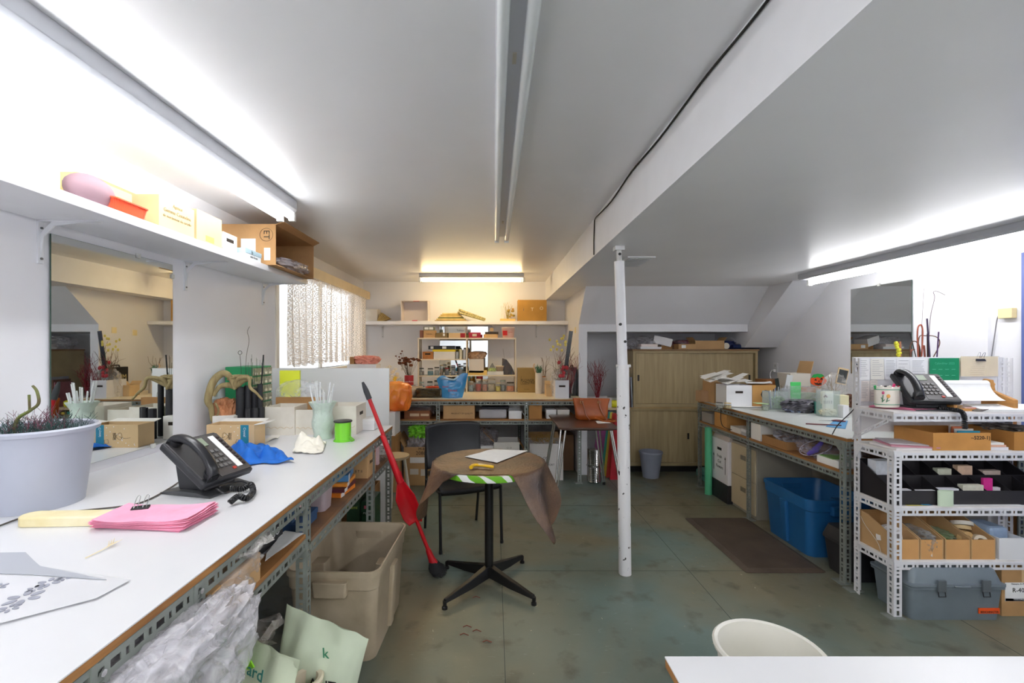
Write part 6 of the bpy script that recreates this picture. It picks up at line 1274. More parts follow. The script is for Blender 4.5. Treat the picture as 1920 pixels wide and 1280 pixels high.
sheet('green_card', 'pale green card balanced on the small jar', 'card', [(PX(1418, 3.97), 3.95), (PX(1438, 3.97), 3.95), (PX(1438, 3.97), 4.05), (PX(1420, 3.97), 4.05)], TZ+.0605, mat('#b8d6a4', .6))
for i, (x0, y0, x1, y1, l) in enumerate(((1492, 774, 1502, 776, 'tiny white strip, the farther of two on the bench top'), (1494, 779, 1510, 778, 'tiny white strip, the nearer of two on the bench top'))):
    a, c = G(x0, y0, TZ), G(x1, y1, TZ); solo(B().box(-.03, .03, -.007, .007, 0, .0015), 'white_strip', l, 'strip', [WHITE], ((a[0]+c[0])/2, a[1], TZ), 6)
t = thing('scissors', 'dark red-handled scissors by the blue packet on the bench', 'scissors', (*G(1560, 790, TZ)[:2], TZ+.004), -10); b = B(); b.prism([(-.09, -.004), (.0, -.008), (.0, .006), (-.09, .001)], 'z', 0, .003); b.build('blade', [CHROME], t)
for s in (-1, 1): b = B(); b.tube([(.05+.028*math.cos(a), s*.018+.014*math.sin(a), .003) for a in [k*PI/8 for k in range(17)]], .0045, 6); b.tube([(0, 0, .003), (.025, s*.012, .003)], .005, 6); b.build('handle', [mat('#6a2430', .4)], t, smooth=True)
t = sheet('blue_packet', 'blue and white printed packet lying near the shelving unit', 'packet', [G(1548, 800, TZ), G(1585, 804, TZ), G(1590, 789, TZ), G(1566, 788, TZ)], TZ, mat('#3f8fc4', .4), n=2)
solo(B().prism([(-.11, -.004), (.03, -.008), (.1, -.012), (.1, .012), (.02, .008), (-.11, .002)], 'z', 0, .008), 'utility_pen', 'grey and red pen knife lying beside the blue packet', 'knife', [mat('#4a4d52', .4, hex2='#8a3038', nscale=6)], (*G(1545, 797, TZ)[:2], TZ+.001), -20)
t = thing('wall_outlet', 'white wall outlet with a plug and cord above the cluttered bench', 'outlet', (XR-.001, PX(0, 1)*0 + 5.32*.985, 1.27), -90); t.location = (XR-.001, 3.28*850/(1455-926), PZ(690, 5.27)); B().box(-.04, .04, -.006, 0, -.062, .062).build('plate', [WHITE], t, bevel=.003)
for z in (-.028, .028): B().box(-.014, .014, -.008, -.005, z-.016, z+.016).build('socket', [mat('#d0d0d0', .4)], t)
B().box(-.012, .012, -.035, -.006, -.042, -.014).build('plug', [WHITE], t, bevel=.003)
solo(B().tube(smoothpath([(XR-.04, 5.27, 1.19), (XR-.10, 5.2, 1.18), (XR-.17, 5.1, 1.12), (XR-.2, 4.95, 1.0), (XR-.22, 4.86, .93), (XR-.26, 4.7, .906)], 8), .004, 6), 'white_cable', 'white cord drooping from the outlet to the bench', 'cord', [WHITE], smooth=True)
# shelf of right bench z .69
RZ_ = .6905
def rs(name, label, cat, y0, y1, x1, h, m, style='closed', x0=2.165, **k): return WB(name, label, cat, x0, x1, y0, y1, RZ_, RZ_+h, m, style, **k)
rs('plastic_tub', 'clear plastic tub on the bench shelf at the far end', 'tub', 4.50, 4.72, 2.42, .10, mat('#b9b3ab', .2, alpha=.7), 'open')
rs('cardboard_box', 'kraft box with a punched hole and a cord over it on the bench shelf', 'box', 4.22, 4.45, 2.48, .135, mat('#c48f50', .8), 'closed')
rs('white_box', 'small white carton with grey end on the bench shelf', 'box', 3.99, 4.15, 2.3, .05, CARTONW, 'closed'); rs('white_box', 'flat white and grey box stack next to the white magazine file', 'box', 3.90, 3.975, 2.30, .055, mat('#b6b9bb', .5), 'lid', inner=WHITE)
rs('magazine_file', 'white slanted magazine file standing by the middle post', 'file', 3.68, 3.82, 2.46, .135, mat('#ece9e2', .6), 'closed')
rs('cardboard_tray', 'low kraft tray of bubble wrap on the bench shelf', 'tray', 3.36, 3.66, 2.50, .06, mat('#a67a4b', .8), 'open')
solo(blob(B(), .24, .24, .09, 45, .35, 3, 4), 'bubble_wrap', 'frosty bubble wrap piled in the kraft tray', 'bubble wrap', [plastic('#dcdbe6', .55)], (2.34, 3.53, RZ_+.03), smooth=60)
t = solo(B().prism([(0, 0), (.045, .01), (.02, .03), (.06, .05), (.01, .045), (-.005, .10), (-.015, .045), (-.06, .05), (-.02, .03), (-.045, .01)], 'z', 0, .004), 'pink_ribbon', 'little pink ribbon star on the bench shelf', 'ribbon', [mat('#ea6a9a', .4)], (2.23, 3.36, RZ_))
bagfilm('plastic_bag', 'clear zip bags piled along the bench shelf', (2.36, 3.17, RZ_), .34, .34, .12, 111, .3, '#e0d8e6')
t = thing('resealable_bag', 'clear resealable bag with a purple-blue edge on the bench shelf', 'bag', (2.27, 3.20, RZ_+.002)); 
b = B(); b.tube([(.085*math.cos(a)+.0, .11*math.sin(a), .055+.05*math.cos(a)) for a in [k*PI/14 for k in range(29)]], .003, 6); b.build('zip_edge', [mat('#e9e4f2', .3)], t, smooth=True); b = B(); b.tube([(-.085, -.05, .02), (-.07, -.10, .06), (-.02, -.09, .11)], lambda u: .012+.01*math.sin(PI*u), 10); b.build('purple_film', [mat('#6a5ab8', .25)], t, smooth=True)
rs('paper_stack', 'tilted stack of white paper and cards at the near end of the bench shelf', 'papers', 2.85, 3.04, 2.42, .045, PAPER, 'closed'); rs('green_card', 'green card slipped over the paper stack', 'card', 2.90, 3.02, 2.30, .006, mat('#7fae62', .6), 'closed').location.z = RZ_+.0455
# below right bench
solo(B().lathe([(.034, 0), (.034, .66), (.028, .66), (.028, .002)], 24), 'green_tube', 'mint green cardboard tube standing under the bench', 'tube', [mat('#58b989', .5, nz=.05)], (2.19, 4.52, .0), smooth=True)
bpy.data.objects['green_tube'].location = (2.13, 4.50, 0)
solo(blob(B(), .14, .2, .13, 46, .4, 3, 3), 'teal_cloth', 'rumpled teal cloth on the floor beyond the mint tube', 'cloth', [mat('#5f9488', .8, nz=.2)], (2.34, 5.0, 0), smooth=60)
t = thing('flower_carton', 'tall white carton marked with arrows in a black base beneath the bench', 'carton', (2.165+.17, 4.36, 0))
B().box(-.165, .165, -.155, .155, .17, .575).build('body', [mat('#e9e6ea', .5)], t, bevel=.003); B().box(-.172, .172, -.162, .162, 0, .17).build('base', [mat('#232226', .5)], t, bevel=.002)
b = B(); b.prism([(-.155, .575), (.155, .575), (.12, .64), (-.12, .64)], 'y', -.15, .15); b.build('lid', [mat('#cfc3bb', .6)], t)
B().box(-.1665, -.1655, -.04, .04, .47, .495).build('handle_hole', [mat('#1e1a18', .9)], t)
for i, s in enumerate(('Fresh', 'Cut', 'Flowers')): text(s, .042, INK, t, (-.1662, 0, .41-.05*i), (90, 0, -90))
for y in (-.11, .11): b = B(); b.box(-.1668, -.1655, y-.003, y+.003, .26, .40); b.add([(-.167, y-.012, .40), (-.167, y+.012, .40), (-.167, y, .43)], [(0, 1, 2)]); b.build('arrow_print', [INK], t)
t = thing('filing_cabinet', 'beige two-drawer filing cabinet beneath the cluttered bench', 'filing cabinet', (2.20, 3.81, 0)); FC = mat('#c6b695', .45, nz=.03)
B().box(.012, .47, 0, .40, 0, .60).build('carcass', [mat('#9a9486', .5)], t, bevel=.003)
for z0, z1 in ((.03, .30), (.305, .58)):
    d = B().box(0, .0118, .01, .39, z0, z1).build('drawer', [FC], t, bevel=.002); B().box(-.004, 0, .15, .23, z1-.12, z1-.08).build('label_holder', [mat('#8f8878', .4, metal=.3)], d, bevel=.001)
tote('storage_tote', 'large blue plastic tote standing open beneath the bench', 2.155, 2.62, 3.10, 3.66, .405, mat('#1f5f96', .42, nz=.06, nscale=8))
solo(blob(B(), .3, .4, .40, 48, .15, 3, 2), 'white_bag', 'rumpled pale grey bag behind the blue tote', 'bag', [mat('#aab0b4', .6, nz=.15)], (2.82, 3.45, 0), smooth=60)
t = thing('black_case', 'black plastic case with a lid ajar between the bench end and the white shelving', 'case', (2.52, 2.90, 0)); BP = mat('#26262a', .5, nz=.12)
b = B(); b.loft([rr(.31, .10, .02, 0, 3), rr(.33, .115, .02, .20, 3)]); b.build('body', [BP], t, bevel=.003); b = B(); b.loft([rr(.34, .12, .02, .205, 3), rr(.34, .12, .02, .225, 3), rr(.32, .105, .03, .295, 3)]); b.build('lid', [mat('#2e2e31', .5, nz=.15)], t, bevel=.003); B().box(.0, .05, -.135, -.121, .14, .24).build('latch', [CHROME], t, bevel=.003)
# mat
b = B(); b.loft([rr(.26, .47, .02, 0, 2), rr(.262, .472, .02, .003, 2), rr(.225, .435, .015, .016, 2)]); MATM = mat('#5e5044', .7, hex2='#4c4036', nscale=5, bump=.25, bscale=50)
solo(b, 'floor_mat', 'thick brown rubber mat with sloping edges lying before the cluttered bench', 'mat', [MATM], (1.885, 3.39, .0005))

# ================================================================ SHELVING UNIT contents
U0 = 1.1065; uy = 2.436
sheet('pink_papers', 'wad of pink papers along the near edge of the shelving top', 'papers', [(2.165, 2.62), (2.30, 2.475), (2.41, 2.47), (2.26, 2.67)], U0, mat('#f08aac', .7, nz=.1), n=5, curl=.004)
t = thing('pen_holder', 'oval cream ceramic pen holder painted with flowers and green rims', 'pen holder', (PX(1664.5, 2.56), 2.565, U0+.0155)); b = B(); rg = []
for z, k in ((0, .95), (.01, 1), (.115, 1.02)): rg.append([(.066*k*math.cos(a), .036*k*math.sin(a), z + (.004*math.sin(a*9) if z > .1 else 0)) for a in [q*PI/18 for q in range(36)]])
for z, k in ((.115, .93), (.006, .9)): rg.append([(.066*k*math.cos(a), .036*k*math.sin(a), z) for a in [q*PI/18 for q in range(36)]])
b.loft(rg); b.build('body', [mat('#efe6da', .3)], t, smooth=40); t.location.z = U0+.010
for z in (.016, .100): b = B(); b.tube([(.0678*math.cos(a), .0378*math.sin(a), z) for a in [q*PI/18 for q in range(37)]], .0018, 6); b.build('green_rim', [mat('#2f9a78', .35)], t, smooth=True)
for i, (x, z, r, c) in enumerate(((-.045, .082, .009, '#c8507a'), (-.022, .064, .011, '#f0b060'), (-.022, .064, .006, '#d86a30'))): b = B(); b.ball((x, -.036*math.sqrt(max(.05, 1-(x/.068)**2))-.001-.0012*(i == 2), z), r, 12, 1, .25, 1); b.build('flower_print', [mat(c, .5)], t, smooth=True)
b = B(); y = lambda x: -.038*math.sqrt(1-(x/.068)**2)-.001
for pts in ([(-.05, .03), (-.046, .07)], [(-.046, .04), (-.054, .055)], [(-.034, .03), (-.026, .055)], [(-.03, .035), (-.018, .042)], [(-.05, .03), (-.04, .045)]): b.tube([(x, y(x), z) for x, z in pts], .0018, 5)
b.build('stem_print', [mat('#3f7a54', .5)], t)
for i, (x, a, c, l, tip) in enumerate(((-.03, -22, '#3fae62', .13, 0), (.012, 14, '#d82a6a', .135, 0), (.035, 18, '#e04a8a', .12, 0), (.0, -4, '#2b2b30', .12, 0), (.022, 24, '#c8283a', .13, 0))):
    o = B().tube([(0, 0, .008), (0, 0, l-.03), (0, 0, l)], lambda u: .0065, 8).build('marker', [mat(c, .4)], t, smooth=True); o.location = (x*.7, 0, .0); o.rotation_euler = (0, R(a), 0)
ph2 = phone('black desk telephone with display and label strip atop the white shelving', (PX(1730, 2.56), 2.56, U0+.001), -14, 1.1)
t = solo(coil([(2.42, 2.47, U0+.015), (2.46, 2.44, U0+.012), (2.49, 2.415, U0+.005), (2.497, 2.405, U0-.03), (2.495, 2.40, U0-.085)], .0095, 26, .0033), 'coiled_cord', 'black coiled handset cord hanging over the front of the shelving', 'cord', [BLACKP], smooth=True)
# notepad/roll holder
t = thing('paper_roll_holder', 'wooden stand holding a white paper roll beside the telephone', 'roll holder', (2.67, 2.56, U0+.001)); PINE = mat('#c08a4a', .55, nz=.2, nscale=6, stretch=(1, 1, 8))
for s in (-1, 1):
    b = B(); b.prism([(-.10, 0), (.07, 0), (.07, .15), (.055, .165), (.02, .16), (.01, .10), (-.10, .06)], 'x', s*.165-.011, s*.165+.011); b.build('side', [PINE], t, bevel=.003)
B().box(-.154, .154, -.10, .06, 0, .012).build('base', [PINE], t); B().tube([(-.19, .035, .135), (.19, .035, .135)], .010, 12).build('dowel', [mat('#d9a869', .5)], t, smooth=True)
B().tube([(-.148, .035, .135), (.148, .035, .135)], .022, 24).build('paper_roll', [PAPER], t, smooth=True)
b = B(); b.grid(lambda u, v: (-.145+.29*u, .012-.03*v-.05*v*v, .132-.11*v+.03*v*v), 2, 10); b.build('paper_tail', [PAPER], t, solid=.0008)
t = WB('paper_pad', 'thick pad of printed white sheets in front of the paper roll', 'paper pad', 2.60, 2.93, 2.437, 2.455+.0, U0, U0+.03, PAPER, 'closed')
for c in list(t.children): bpy.data.objects.remove(c)
t.location = (2.82, 2.50, U0+.0); b = B()
b.prism([(-.07, 0), (.035, 0), (.035, .03), (-.07, .012)], 'x', -.17, .17); b.build('sheets', [PAPER], t, bevel=.001); t.location = (2.80, 2.508-.0, U0+.0)
o = B().box(-.1, -.04, -.02, .0, 0, .001).build('colour_print', [mat('#c87a8a', .6)], t); o.location = (0, 0, .0225); o.rotation_euler = (R(10), 0, 0); o = B().box(.02, .12, -.03, .0, 0, .001).build('picture_print', [mat('#8a8f98', .6, hex2='#d0d0d0', nscale=60)], t); o.location = (0, 0, .0225); o.rotation_euler = (R(10), 0, 0)
WB('small_box', 'tiny red and white matchbox pack by the telephone', 'packet', 2.575, 2.635, 2.475, 2.50, U0, U0+.018, mat('#c8222c', .45, hex2='#e8e2dc', nscale=30), 'closed', rz=-8)
b = B(); 
for k in range(3): b.tube([(.03*math.cos(a)+.01*k, .016*math.sin(a), .004+.003*k) for a in [q*PI/8 for q in range(17)]], .003, 5)
solo(b, 'key_ring', 'bunch of small grey keys by the red packet', 'keys', [mat('#6f675f', .4, metal=.5)], (2.56, 2.45, U0+.001)); bpy.data.objects['key_ring'].location = (2.625, 2.455, U0+.001)
# papers on the back board
PB_Y = uy+UD+.003
rnd = random.Random(50); TX = mat('#8f8e96', .8)
for i, (x0, x1, y0, y1, c, lb, n) in enumerate(((1610, 1629, 672, 712, '#efefee', 'taped white list nearest the unit corner on the back board', 9), (1632, 1657, 672, 711, '#ece9e0', 'taped cream list, second along the back board', 9), (1658, 1680, 672, 711, '#eff0f2', 'taped white list, third along the back board', 11), (1681, 1705, 672, 711, '#f0f0f1', 'taped white list, fourth along, mostly blank', 5), (1706, 1738, 672, 711, '#f2f2f4', 'wide taped price list beside the green calendar', 12), (1613, 1630, 714, 752, '#e9e0da', 'pinkish list low on the board behind the pen holder', 12), (1631, 1645, 712, 752, '#e8e0d8', 'round-cornered note low on the board beside the pinkish list', 6))):
    xa, xb, za, zb = PX(x0, PB_Y), PX(x1, PB_Y), PZ(y1, PB_Y), PZ(y0, PB_Y); t = thing('price_list', lb, 'paper', ((xa+xb)/2, PB_Y, za)); W_, H_ = xb-xa, zb-za
    b = B(); b.grid(lambda u, v: ((u-.5)*W_, -.001-.004*(1-v)**3, v*H_), 2, 6); b.build('sheet', [mat(c, .7)], t, solid=.0004)
    b = B()
    for k in range(n): z = H_*(.9-.8*k/n); w_ = W_*rnd.uniform(.45, .8); b.box(-W_*.4, -W_*.4+w_, -.0052, -.0048, z, z+.0016)
    b.build('text_lines', [TX], t)
t = thing('calendar', 'bright green printed calendar sheet hanging on the back board', 'calendar', (PX(1770, PB_Y-.005), PB_Y-.006, PZ(727, PB_Y))); W_ = PX(1797, PB_Y)-PX(1742, PB_Y); H_ = PZ(671, PB_Y)-PZ(727, PB_Y)
B().box(-W_/2, W_/2, -.002, 0, 0, H_).build('sheet', [mat('#118a5c', .4, nz=.05)], t); text('Calendrier 2023', .018, mat('#4fb58e', .5), t, (0, -.0028, H_*.82)); b = B()
for i in range(3):
    for j in range(4): b.box(-W_*.42+j*W_*.22, -W_*.42+j*W_*.22+.022, -.0028, -.0020, H_*(.62-.2*i), H_*(.62-.2*i)+.002)
b.build('month_lines', [mat('#7fd0ae', .5)], t)
t = thing('clipboard', 'clear-sleeved tan clipboard held by a black clip over the board edge', 'clipboard', (PX(1835, PB_Y-.01), PB_Y-.012, PZ(705, PB_Y))); W_ = .22; H_ = .118
o = B().box(-W_/2, W_/2, -.003, 0, 0, H_).build('board', [mat('#ead9b2', .5, nz=.06, nscale=20)], t); b = B()
for k in range(9): b.box(-.06+.002*k, .02+.003*k, -.0038, -.0031, .012+k*.011, .0135+k*.011)
b.build('text_lines', [mat('#a8977a', .7)], t); B().box(-W_/2-.004, W_/2+.006, -.0045, -.004, -.003, H_+.003).build('sleeve', [mat('#f2efe8', .08, alpha=.15)], t)
t = thing('binder_clip', 'black binder clip with wire arms up on the clipboard', 'binder clip', (PX(1833, PB_Y), PB_Y-.012, PZ(671, PB_Y)-.018)); B().prism([(-.012, 0), (.022, 0), (.008, .022), (.002, .022)], 'x', -.028, .028).build('body', [BLACKP], t, bevel=.001)
for s in (-1, 1): B().tube(smoothpath([(s*.012-.008, -.004, .02), (s*.014-.006, -.012, .045), (s*.014, -.014, .052), (s*.014+.006, -.012, .045), (s*.012+.008, -.004, .02)], 4), .0013, 5).build('wire_arm', [CHROME], t, smooth=True)
# things sticking up behind the board (in a bucket on the bench)
t = thing('branch_bucket', 'bucket of coloured canes and bent branches standing behind the back board', 'branches', (2.72, 3.0, TZ))
B().lathe([(.09, 0), (.12, .22), (.115, .22), (.085, .004)], 28).build('bucket', [mat('#c9c6c0', .4)], t, smooth=True)
Yq = 3.0; q = lambda *p: smoothpath([(PX(x, Yq)-2.72, dy, PZ(y, Yq)-TZ) for x, y, dy in p], 6)
for i, (m_, r, pts) in enumerate((('#3a2a4a', .005, ((1748, 740, 0), (1738, 597, 0))), ('#4a3324', .006, ((1746, 740, .02), (1745, 625, .02))), ('#4b2f5c', .004, ((1752, 740, 0), (1760, 622, 0))), ('#2b2b2b', .003, ((1735, 740, 0), (1706, 623, 0))), ('#a8563e', .0045, ((1725, 740, 0), (1720, 630, 0), (1725, 609, 0), (1730, 620, 0), (1728, 668, 0))), ('#5b3f2f', .0035, ((1712, 720, 0), (1706, 660, 0), (1712, 640, 0), (1724, 650, 0), (1727, 700, 0))), ('#6b4a36', .003, ((1740, 740, .03), (1730, 640, .03), (1745, 629, .03), (1765, 632, .03), (1770, 645, .03), (1758, 670, .03))), ('#8a4a3a', .006, ((1738, 735, 0), (1733, 655, 0), (1731, 650, 0))), ('#9a5540', .0045, ((1715, 735, .02), (1712, 665, .02), (1720, 655, .02))), ('#4a2a3a', .0016, ((1741, 740, 0), (1743, 610, 0), (1752, 560, 0), (1750, 548, 0), (1757, 546, 0), (1772, 553, 0))), ('#7a6a6a', .0011, ((1730, 740, .01), (1731, 620, .01), (1735, 540, .01))))):
    B().tube(q(*pts), r, 7).build('cane', [mat(m_, .6)], t, smooth=True)
t = thing('forsythia_stick', 'thick brown stem tipped with yellow-green buds behind the back board', 'stem', (PX(1688, 2.95), 2.95, TZ)); b = B(); b.tube(smoothpath([(0, 0, 0), (.0, 0, .40), (-.005, 0, PZ(640, 2.95)-TZ)], 5), .009, 8); b.build('stem', [mat('#a86f52', .8, nz=.2)], t, smooth=True); b = B(); rnd = random.Random(51)
for k in range(16): b.ball((-.006-.018*k/16+rnd.uniform(-.006, .006), rnd.uniform(-.006, .006), .50+k*.0055), .011, 8)
b.build('buds', [mat('#e4e03c', .6)], t, smooth=True)
solo(B().tube(smoothpath([(2.155, 2.70, 1.37), (2.162, 2.695, 1.33), (2.168, 2.69, 1.2), (2.155, 2.70, 1.10), (2.10+.03, 2.80, .98), (2.115+.02, 2.86, .905)], 6), .0028, 6), 'thin_cable', 'thin black cord trailing down the corner post of the shelving', 'cord', [BLACKP], smooth=True)
t = thing('junction_box', 'cream junction box with a grey wire on the recessed wall', 'junction box', (3.2995, 2.893, PZ(587, 2.893)), -90); B().box(-.045, .035, -.035, 0, -.032, .032).build('body', [mat('#e6d3a0', .5)], t, bevel=.003); 
B().tube(smoothpath([(-.04, -.02, 0), (-.06, -.02, -.03), (-.085, -.01, -.14), (-.11, -.006, -.30)], 6), .003, 6).build('wire', [mat('#7f7c80', .5)], t, smooth=True)
# shelf 2 (z .8975)
U1, U2, U3 = .8975, .6005, .3105
for i, (l, x0, x1, y0, y1, z0, z1, c, rz) in enumerate((('stack of white and grey forms, lower left of the second shelf', 2.17, 2.40, 2.445, 2.62, 0, .010, '#e4dede', 0), ('dusky pink folder on the stack of forms', 2.20, 2.425, 2.46, 2.64, .0105, .018, '#c98a9a', -14), ('pale grey folder topmost on the second shelf stack', 2.22, 2.43, 2.48, 2.65, .0185, .024, '#cfcdd2', -18))): WB('document_folder', l, 'folder', x0, x1, y0, y1, U1+z0, U1+z1, mat(c, .7), 'closed', rz=rz, bevel=.001)
t = WB('cardboard_tray', 'large kraft tray box with a handwritten number on the second shelf', 'box', 2.365, 2.675, 2.44, 2.68, U1, U1+.095, mat('#c98f4c', .85, nz=.1, bump=.1, bscale=80), 'open', txt=(('~5220-1)', 'f', .32, .72, .028, INK),))
for i, (c, l) in enumerate((('#2f9ab8', 'teal card standing in the large kraft tray'), ('#e8e4dc', 'white envelope standing in the large kraft tray'), ('#e0825a', 'orange pencil box in the large kraft tray'), ('#f0ece4', 'cream card at the back of the large kraft tray'))):
    o = WB('index_card', l, 'card', 2.53+.02*i, 2.65, 2.47+.035*i, 2.478+.035*i, U1+.006, U1+.10+.006*i, mat(c, .6), 'closed', bevel=.0005)
for i, (l, z0, z1, c) in enumerate((('white booklet at the bottom between the two kraft trays', 0, .016, '#e4e2e6'), ('peach booklet in the middle between the two kraft trays', .0165, .028, '#e8b8a0'), ('white booklet topmost between the two kraft trays', .0285, .04, '#f2efe8'))): WB('booklet', l, 'booklet', 2.685, 2.77+.012*(1-i), 2.45, 2.62, U1+z0, U1+z1, mat(c, .7), 'closed', bevel=.001)
t = WB('cardboard_tray', 'second kraft tray box at the far right of the second shelf', 'box', 2.80, 3.04, 2.44, 2.69, U1, U1+.10, mat('#b9813f', .85, nz=.1), 'open'); blob(B(), .18, .18, .05, 55, .5, 3, 4).build('contents', [mat('#3a3430', .7, hex2='#9a9088', nscale=40)], t); t.children[-1].location = (0, 0, .07)
# organiser on shelf 3 (z .6005)
t = thing('desk_organiser', 'wide black sloping organiser with compartments on the third shelf', 'organiser', (2.16, 2.455, U2)); BO = mat('#1d1a1e', .5, nz=.1); OW = .86
for x in (0, OW-.006): B().prism([(0, 0), (.235, 0), (.235, .20), (0, .075)], 'x', x, x+.006).build('side', [BO], t)
b = B(); b.box(.006, OW-.006, 0, .235, 0, .006); b.build('floor_plate', [BO], t); B().box(.006, OW-.006, 0, .006, .006, .075).build('front_panel', [mat('#2a282a', .55, nz=.1)], t); B().box(.006, OW-.006, .11, .116, .006, .13).build('middle_panel', [BO], t); B().box(.006, OW-.006, .229, .235, .006, .195).build('back_panel', [BO], t)
for x in (.13, .26, .39, .52, .65, .77): B().prism([(.006, .006), (.11, .006), (.11, .125), (.006, .07)], 'x', x, x+.004).build('divider', [BO], t); B().prism([(.116, .006), (.229, .006), (.229, .19), (.116, .132)], 'x', x-.03, x-.026).build('divider', [BO], t)
for i, (l, x0, x1, y0, h, c, k) in enumerate((('white square card box in the first back pocket of the organiser', .02, .115, .13, .205, '#dfe2ea', .06), ('white cards in the front pocket nearest the corner post', .02, .12, .02, .075, '#e6e4ea', .03), ('white cards in the second front pocket', .14, .25, .02, .072, '#e9e8ea', .02), ('pale envelopes in the third front pocket', .27, .38, .02, .08, '#e3e3ea', .03), ('printed seed cards in the fourth front pocket', .40, .515, .02, .10, '#d8d5c2', .03), ('pale printed cards in the third back pocket', .37, .45, .13, .16, '#cfd0bc', .03), ('peach card wallet in the fourth back pocket', .495, .58, .14, .175, '#e6c4a8', .03), ('beige cards in the fifth back pocket', .63, .73, .13, .15, '#cbb9ac', .03), ('magenta packet in the fourth front pocket', .525, .575, .03, .135, '#d22a8a', .015), ('white slips in the fifth front pocket', .53, .64, .05, .078, '#efe9ee', .02), ('grey leaflets fanned in the last front pocket', .78, .85, .02, .12, '#bdb4a6', .04))):
    WB('card_stack', l, 'cards', 2.16+x0, 2.16+x1, 2.455+y0, 2.455+y0+k, U2+.0065, U2+h, mat(c, .65, nz=.08, nscale=50, stretch=(1, 30, 1)), 'closed', bevel=.0015)
sheet('yellow_paper', 'yellow slip lying on the third shelf in front of the organiser', 'paper', [(2.225, 2.438), (2.335, 2.438), (2.30, 2.452), (2.225, 2.452)], U2, mat('#e6d86a', .6)); sheet('blue_paper', 'small blue slip on the third shelf edge', 'paper', [(2.31, 2.439), (2.36, 2.439), (2.35, 2.453), (2.31, 2.453)], U2+.003, mat('#3f9ac0', .6)); 
sheet('paper_sheet', 'white printed leaflets along the front edge of the third shelf', 'paper', [(2.42, 2.437), (2.86, 2.437), (2.84, 2.453), (2.45, 2.453)], U2, PAPER, n=2); sheet('yellow_paper', 'yellow card at the far right of the third shelf edge', 'paper', [(2.88, 2.438), (2.98, 2.438), (2.98, 2.452), (2.89, 2.452)], U2, mat('#ecd83c', .6))
t = thing('price_roll', 'pale green oval roll of labels standing on the third shelf edge', 'label roll', (2.43, 2.428, U2+.0)); b = B(); b.loft([[(.042*math.cos(a)*k, .013*math.sin(a)*k, z) for a in [w_*PI/14 for w_ in range(28)]] for z, k in ((0, 1), (.082, 1), (.082, .8), (.002, .8))]); b.build('roll', [mat('#cfe0c6', .6)], t, smooth=40); t.location = (2.43, 2.4395, U2)
# kraft bins on shelf 4 (z .3105)
for i, (x0, x1, l, lab_) in enumerate(((2.165, 2.29, 0, 'kraft bin at the corner post holding a white tape ring'), (2.30, 2.42, 0, 'kraft bin with crinkled clear film, second on the fourth shelf'), (2.435, 2.565, 0, 'kraft bin with green twine, third on the fourth shelf'), (2.575, 2.70, 0, 'kraft bin of cream tape rolls, fourth on the fourth shelf'))):
    t = thing('storage_bin', lab_, 'bin', ((x0+x1)/2, 2.565, U3)); hx = (x1-x0)/2
    for s in (-1, 1): B().prism([(-.122, 0), (.125, 0), (.125, .185), (.06, .18), (-.122, .11)], 'x', s*hx-.003, s*hx+.003).build('side', [KRAFT], t)
    b = B(); b.box(-hx+.003, hx-.003, -.122, -.117, 0, .105); b.build('front', [mat('#cf9c62', .85, nz=.05)], t); B().box(-hx+.003, hx-.003, .12, .125, 0, .183).build('back', [KRAFT_D], t); B().box(-hx+.003, hx-.003, -.117, .12, 0, .004).build('bottom', [KRAFT_D], t)
WB('white_box', 'white bin box beside the kraft bins on the fourth shelf', 'bin', 2.72, 2.86, 2.44, 2.68, U3, U3+.115, WHITE, 'open', inner=KRAFT)
def ring(name, label, c, ro, ri, wd, m, rot): 
    t = thing(name, label, 'tape roll', c); o = B().lathe([(ri, -wd/2), (ro, -wd/2), (ro, wd/2), (ri, wd/2), (ri, -wd/2)], 36, cap=False).build('tape', [m], t, smooth=40); o.rotation_euler = tuple(R(a) for a in rot); return t
ring('tape_roll', 'large white tape ring standing in the corner kraft bin', (2.228, 2.55, U3+.075), .068, .048, .03, mat('#e9e4e2', .5), (80, 12, 0)); ring('tape_roll', 'white tape roll on top in the fourth kraft bin', (2.66, 2.58, U3+.14), .05, .025, .02, mat('#eee9dd', .5), (-25, 10, 0)); ring('tape_roll', 'cream tape roll under the white one in the fourth kraft bin', (2.645, 2.58, U3+.115), .052, .026, .02, mat('#dcc08c', .5), (-25, 10, 0)); ring('tape_roll', 'tan tape roll upright in the fourth kraft bin', (2.60, 2.50, U3+.085), .045, .025, .022, mat('#dcb67c', .5), (80, 75, 0)); ring('tape_roll', 'small off-white roll at the front of the fourth kraft bin', (2.655, 2.48, U3+.085), .032, .016, .03, mat('#d9cdb6', .5), (70, -50, 0))
solo(blob(B(), .10, .2, .14, 57, .4, 3, 4), 'clear_film', 'crinkled clear film filling the second kraft bin', 'film', [plastic('#cfd0ce', .5)], (2.36, 2.56, U3+.005), smooth=60)
solo(blob(B(), .11, .18, .12, 58, .4, 3, 4), 'twine_bundle', 'tangle of green and silver ribbon in the third kraft bin', 'ribbon', [mat('#8c8f7a', .4, hex2='#5f7f4a', nscale=30)], (2.50, 2.58, U3+.005), smooth=60)
solo(B().tube(smoothpath([(2.17, 2.69, U3+.16), (2.15, 2.63, U3+.12), (2.156, 2.55, U3+.05), (2.153, 2.52, U3+.0)], 6), .0015, 5), 'string', 'loose pale string hanging at the corner of the fourth shelf', 'string', [mat('#d6cfc0', .7)])
WB('blue_fabric', 'pale blue bundle in the white bin box', 'bundle', 2.735, 2.845, 2.50, 2.64, U3+.006, U3+.15, mat('#9db3cf', .6, nz=.1), 'closed', bevel=.02)
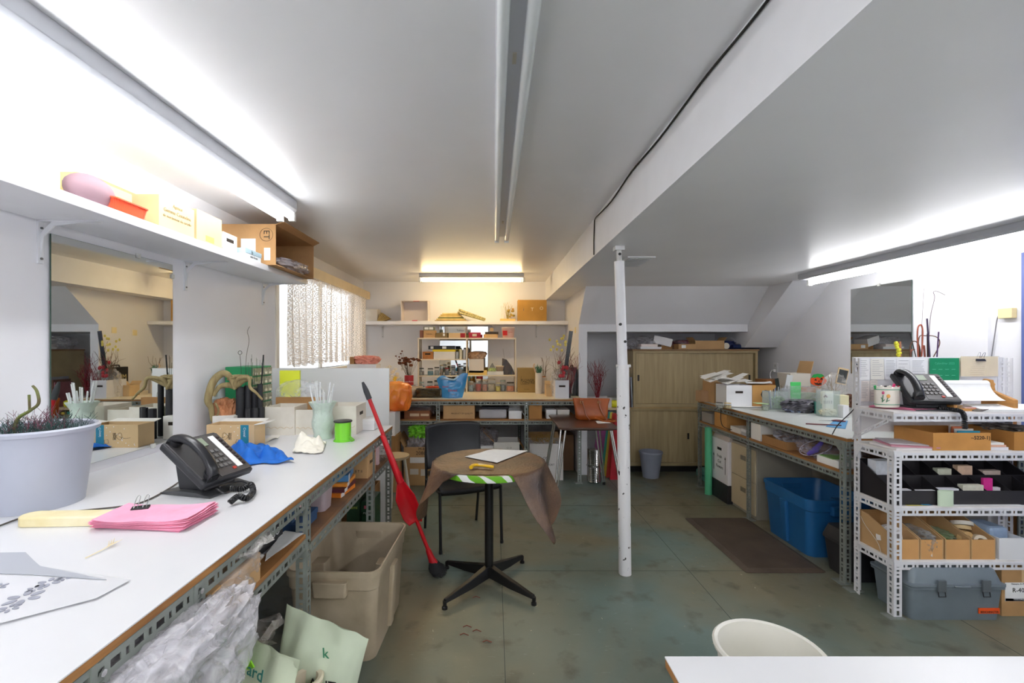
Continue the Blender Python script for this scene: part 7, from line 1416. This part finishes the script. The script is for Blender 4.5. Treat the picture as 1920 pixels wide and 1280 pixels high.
# toolbox on floor
t = thing('toolbox', 'large grey plastic toolbox with an orange sticker on the floor beneath the shelving', 'toolbox', (2.46, 2.53, 0)); TBX = mat('#6d7880', .45, nz=.06); w2, d2 = .245, .125
b = B(); b.loft([rr(w2*.95, d2*.9, .02, 0, 4), rr(w2, d2, .02, .17, 4), rr(w2+.01, d2+.01, .02, .172, 4), rr(w2+.01, d2+.01, .02, .182, 4)]); b.build('body', [TBX], t, smooth=30)
b = B(); b.loft([rr(w2+.012, d2+.012, .02, .186, 4), rr(w2+.012, d2+.012, .02, .198, 4), rr(w2, d2, .02, .20, 4), rr(w2*.94, d2*.88, .03, .262, 4), rr(w2*.90, d2*.82, .03, .272, 4)]); b.build('lid', [mat('#727d85', .45, nz=.06)], t, smooth=30)
for x in (-.10, .135):
    B().box(x-.022, x+.022, -d2-.022, -d2-.012, .165, .225).build('latch', [mat('#5b6267', .35)], t, bevel=.002); b = B(); b.tube([(x-.018, -d2-.016, .165), (x-.018, -d2-.02, .14), (x+.018, -d2-.02, .14), (x+.018, -d2-.016, .165)], .0025, 6); b.build('latch_hook', [BLACKP], t)
b = B(); b.tube([(-.03, -d2-.016, .192), (.0, -d2-.028, .196), (.03, -d2-.028, .196), (.05, -d2-.016, .192)], .005, 8); b.build('handle', [TBX], t, smooth=True)
B().box(.115, .225, -d2+.001, -d2+.006, .04, .068).build('sticker', [mat('#e8561c', .4)], t); text('BENCHMASTER', .0155, INK, t, (.170, -d2-.0, .049), sx=.9)
t = WB('cardboard_box', 'kraft carton with a white R-403 label on the floor beside the toolbox', 'box', 2.745, 3.0, 2.45, 2.68, 0, .265, mat('#b18a5c', .85, nz=.1), 'closed', tape=KRAFT_L, lab=(('f', -.12, .5, .16, .10, PAPER), ('f', -.12, .34, .155, .014, mat('#3a2f5c', .6))), txt=(('R-403', 'f', -.12, .53, .034, INK), ('Numero: A-752', 'f', -.15, .66, .012, INK), ('MOISTURIZER', 'f', -.12, .345, .011, WHITE)))
t = pail('plastic_bucket', 'round off-white plastic bucket standing beyond the white table', .965, 1.585, 0, .172, .14, .40, mat('#e8e6dc', .4, nz=.02), cat='bucket')
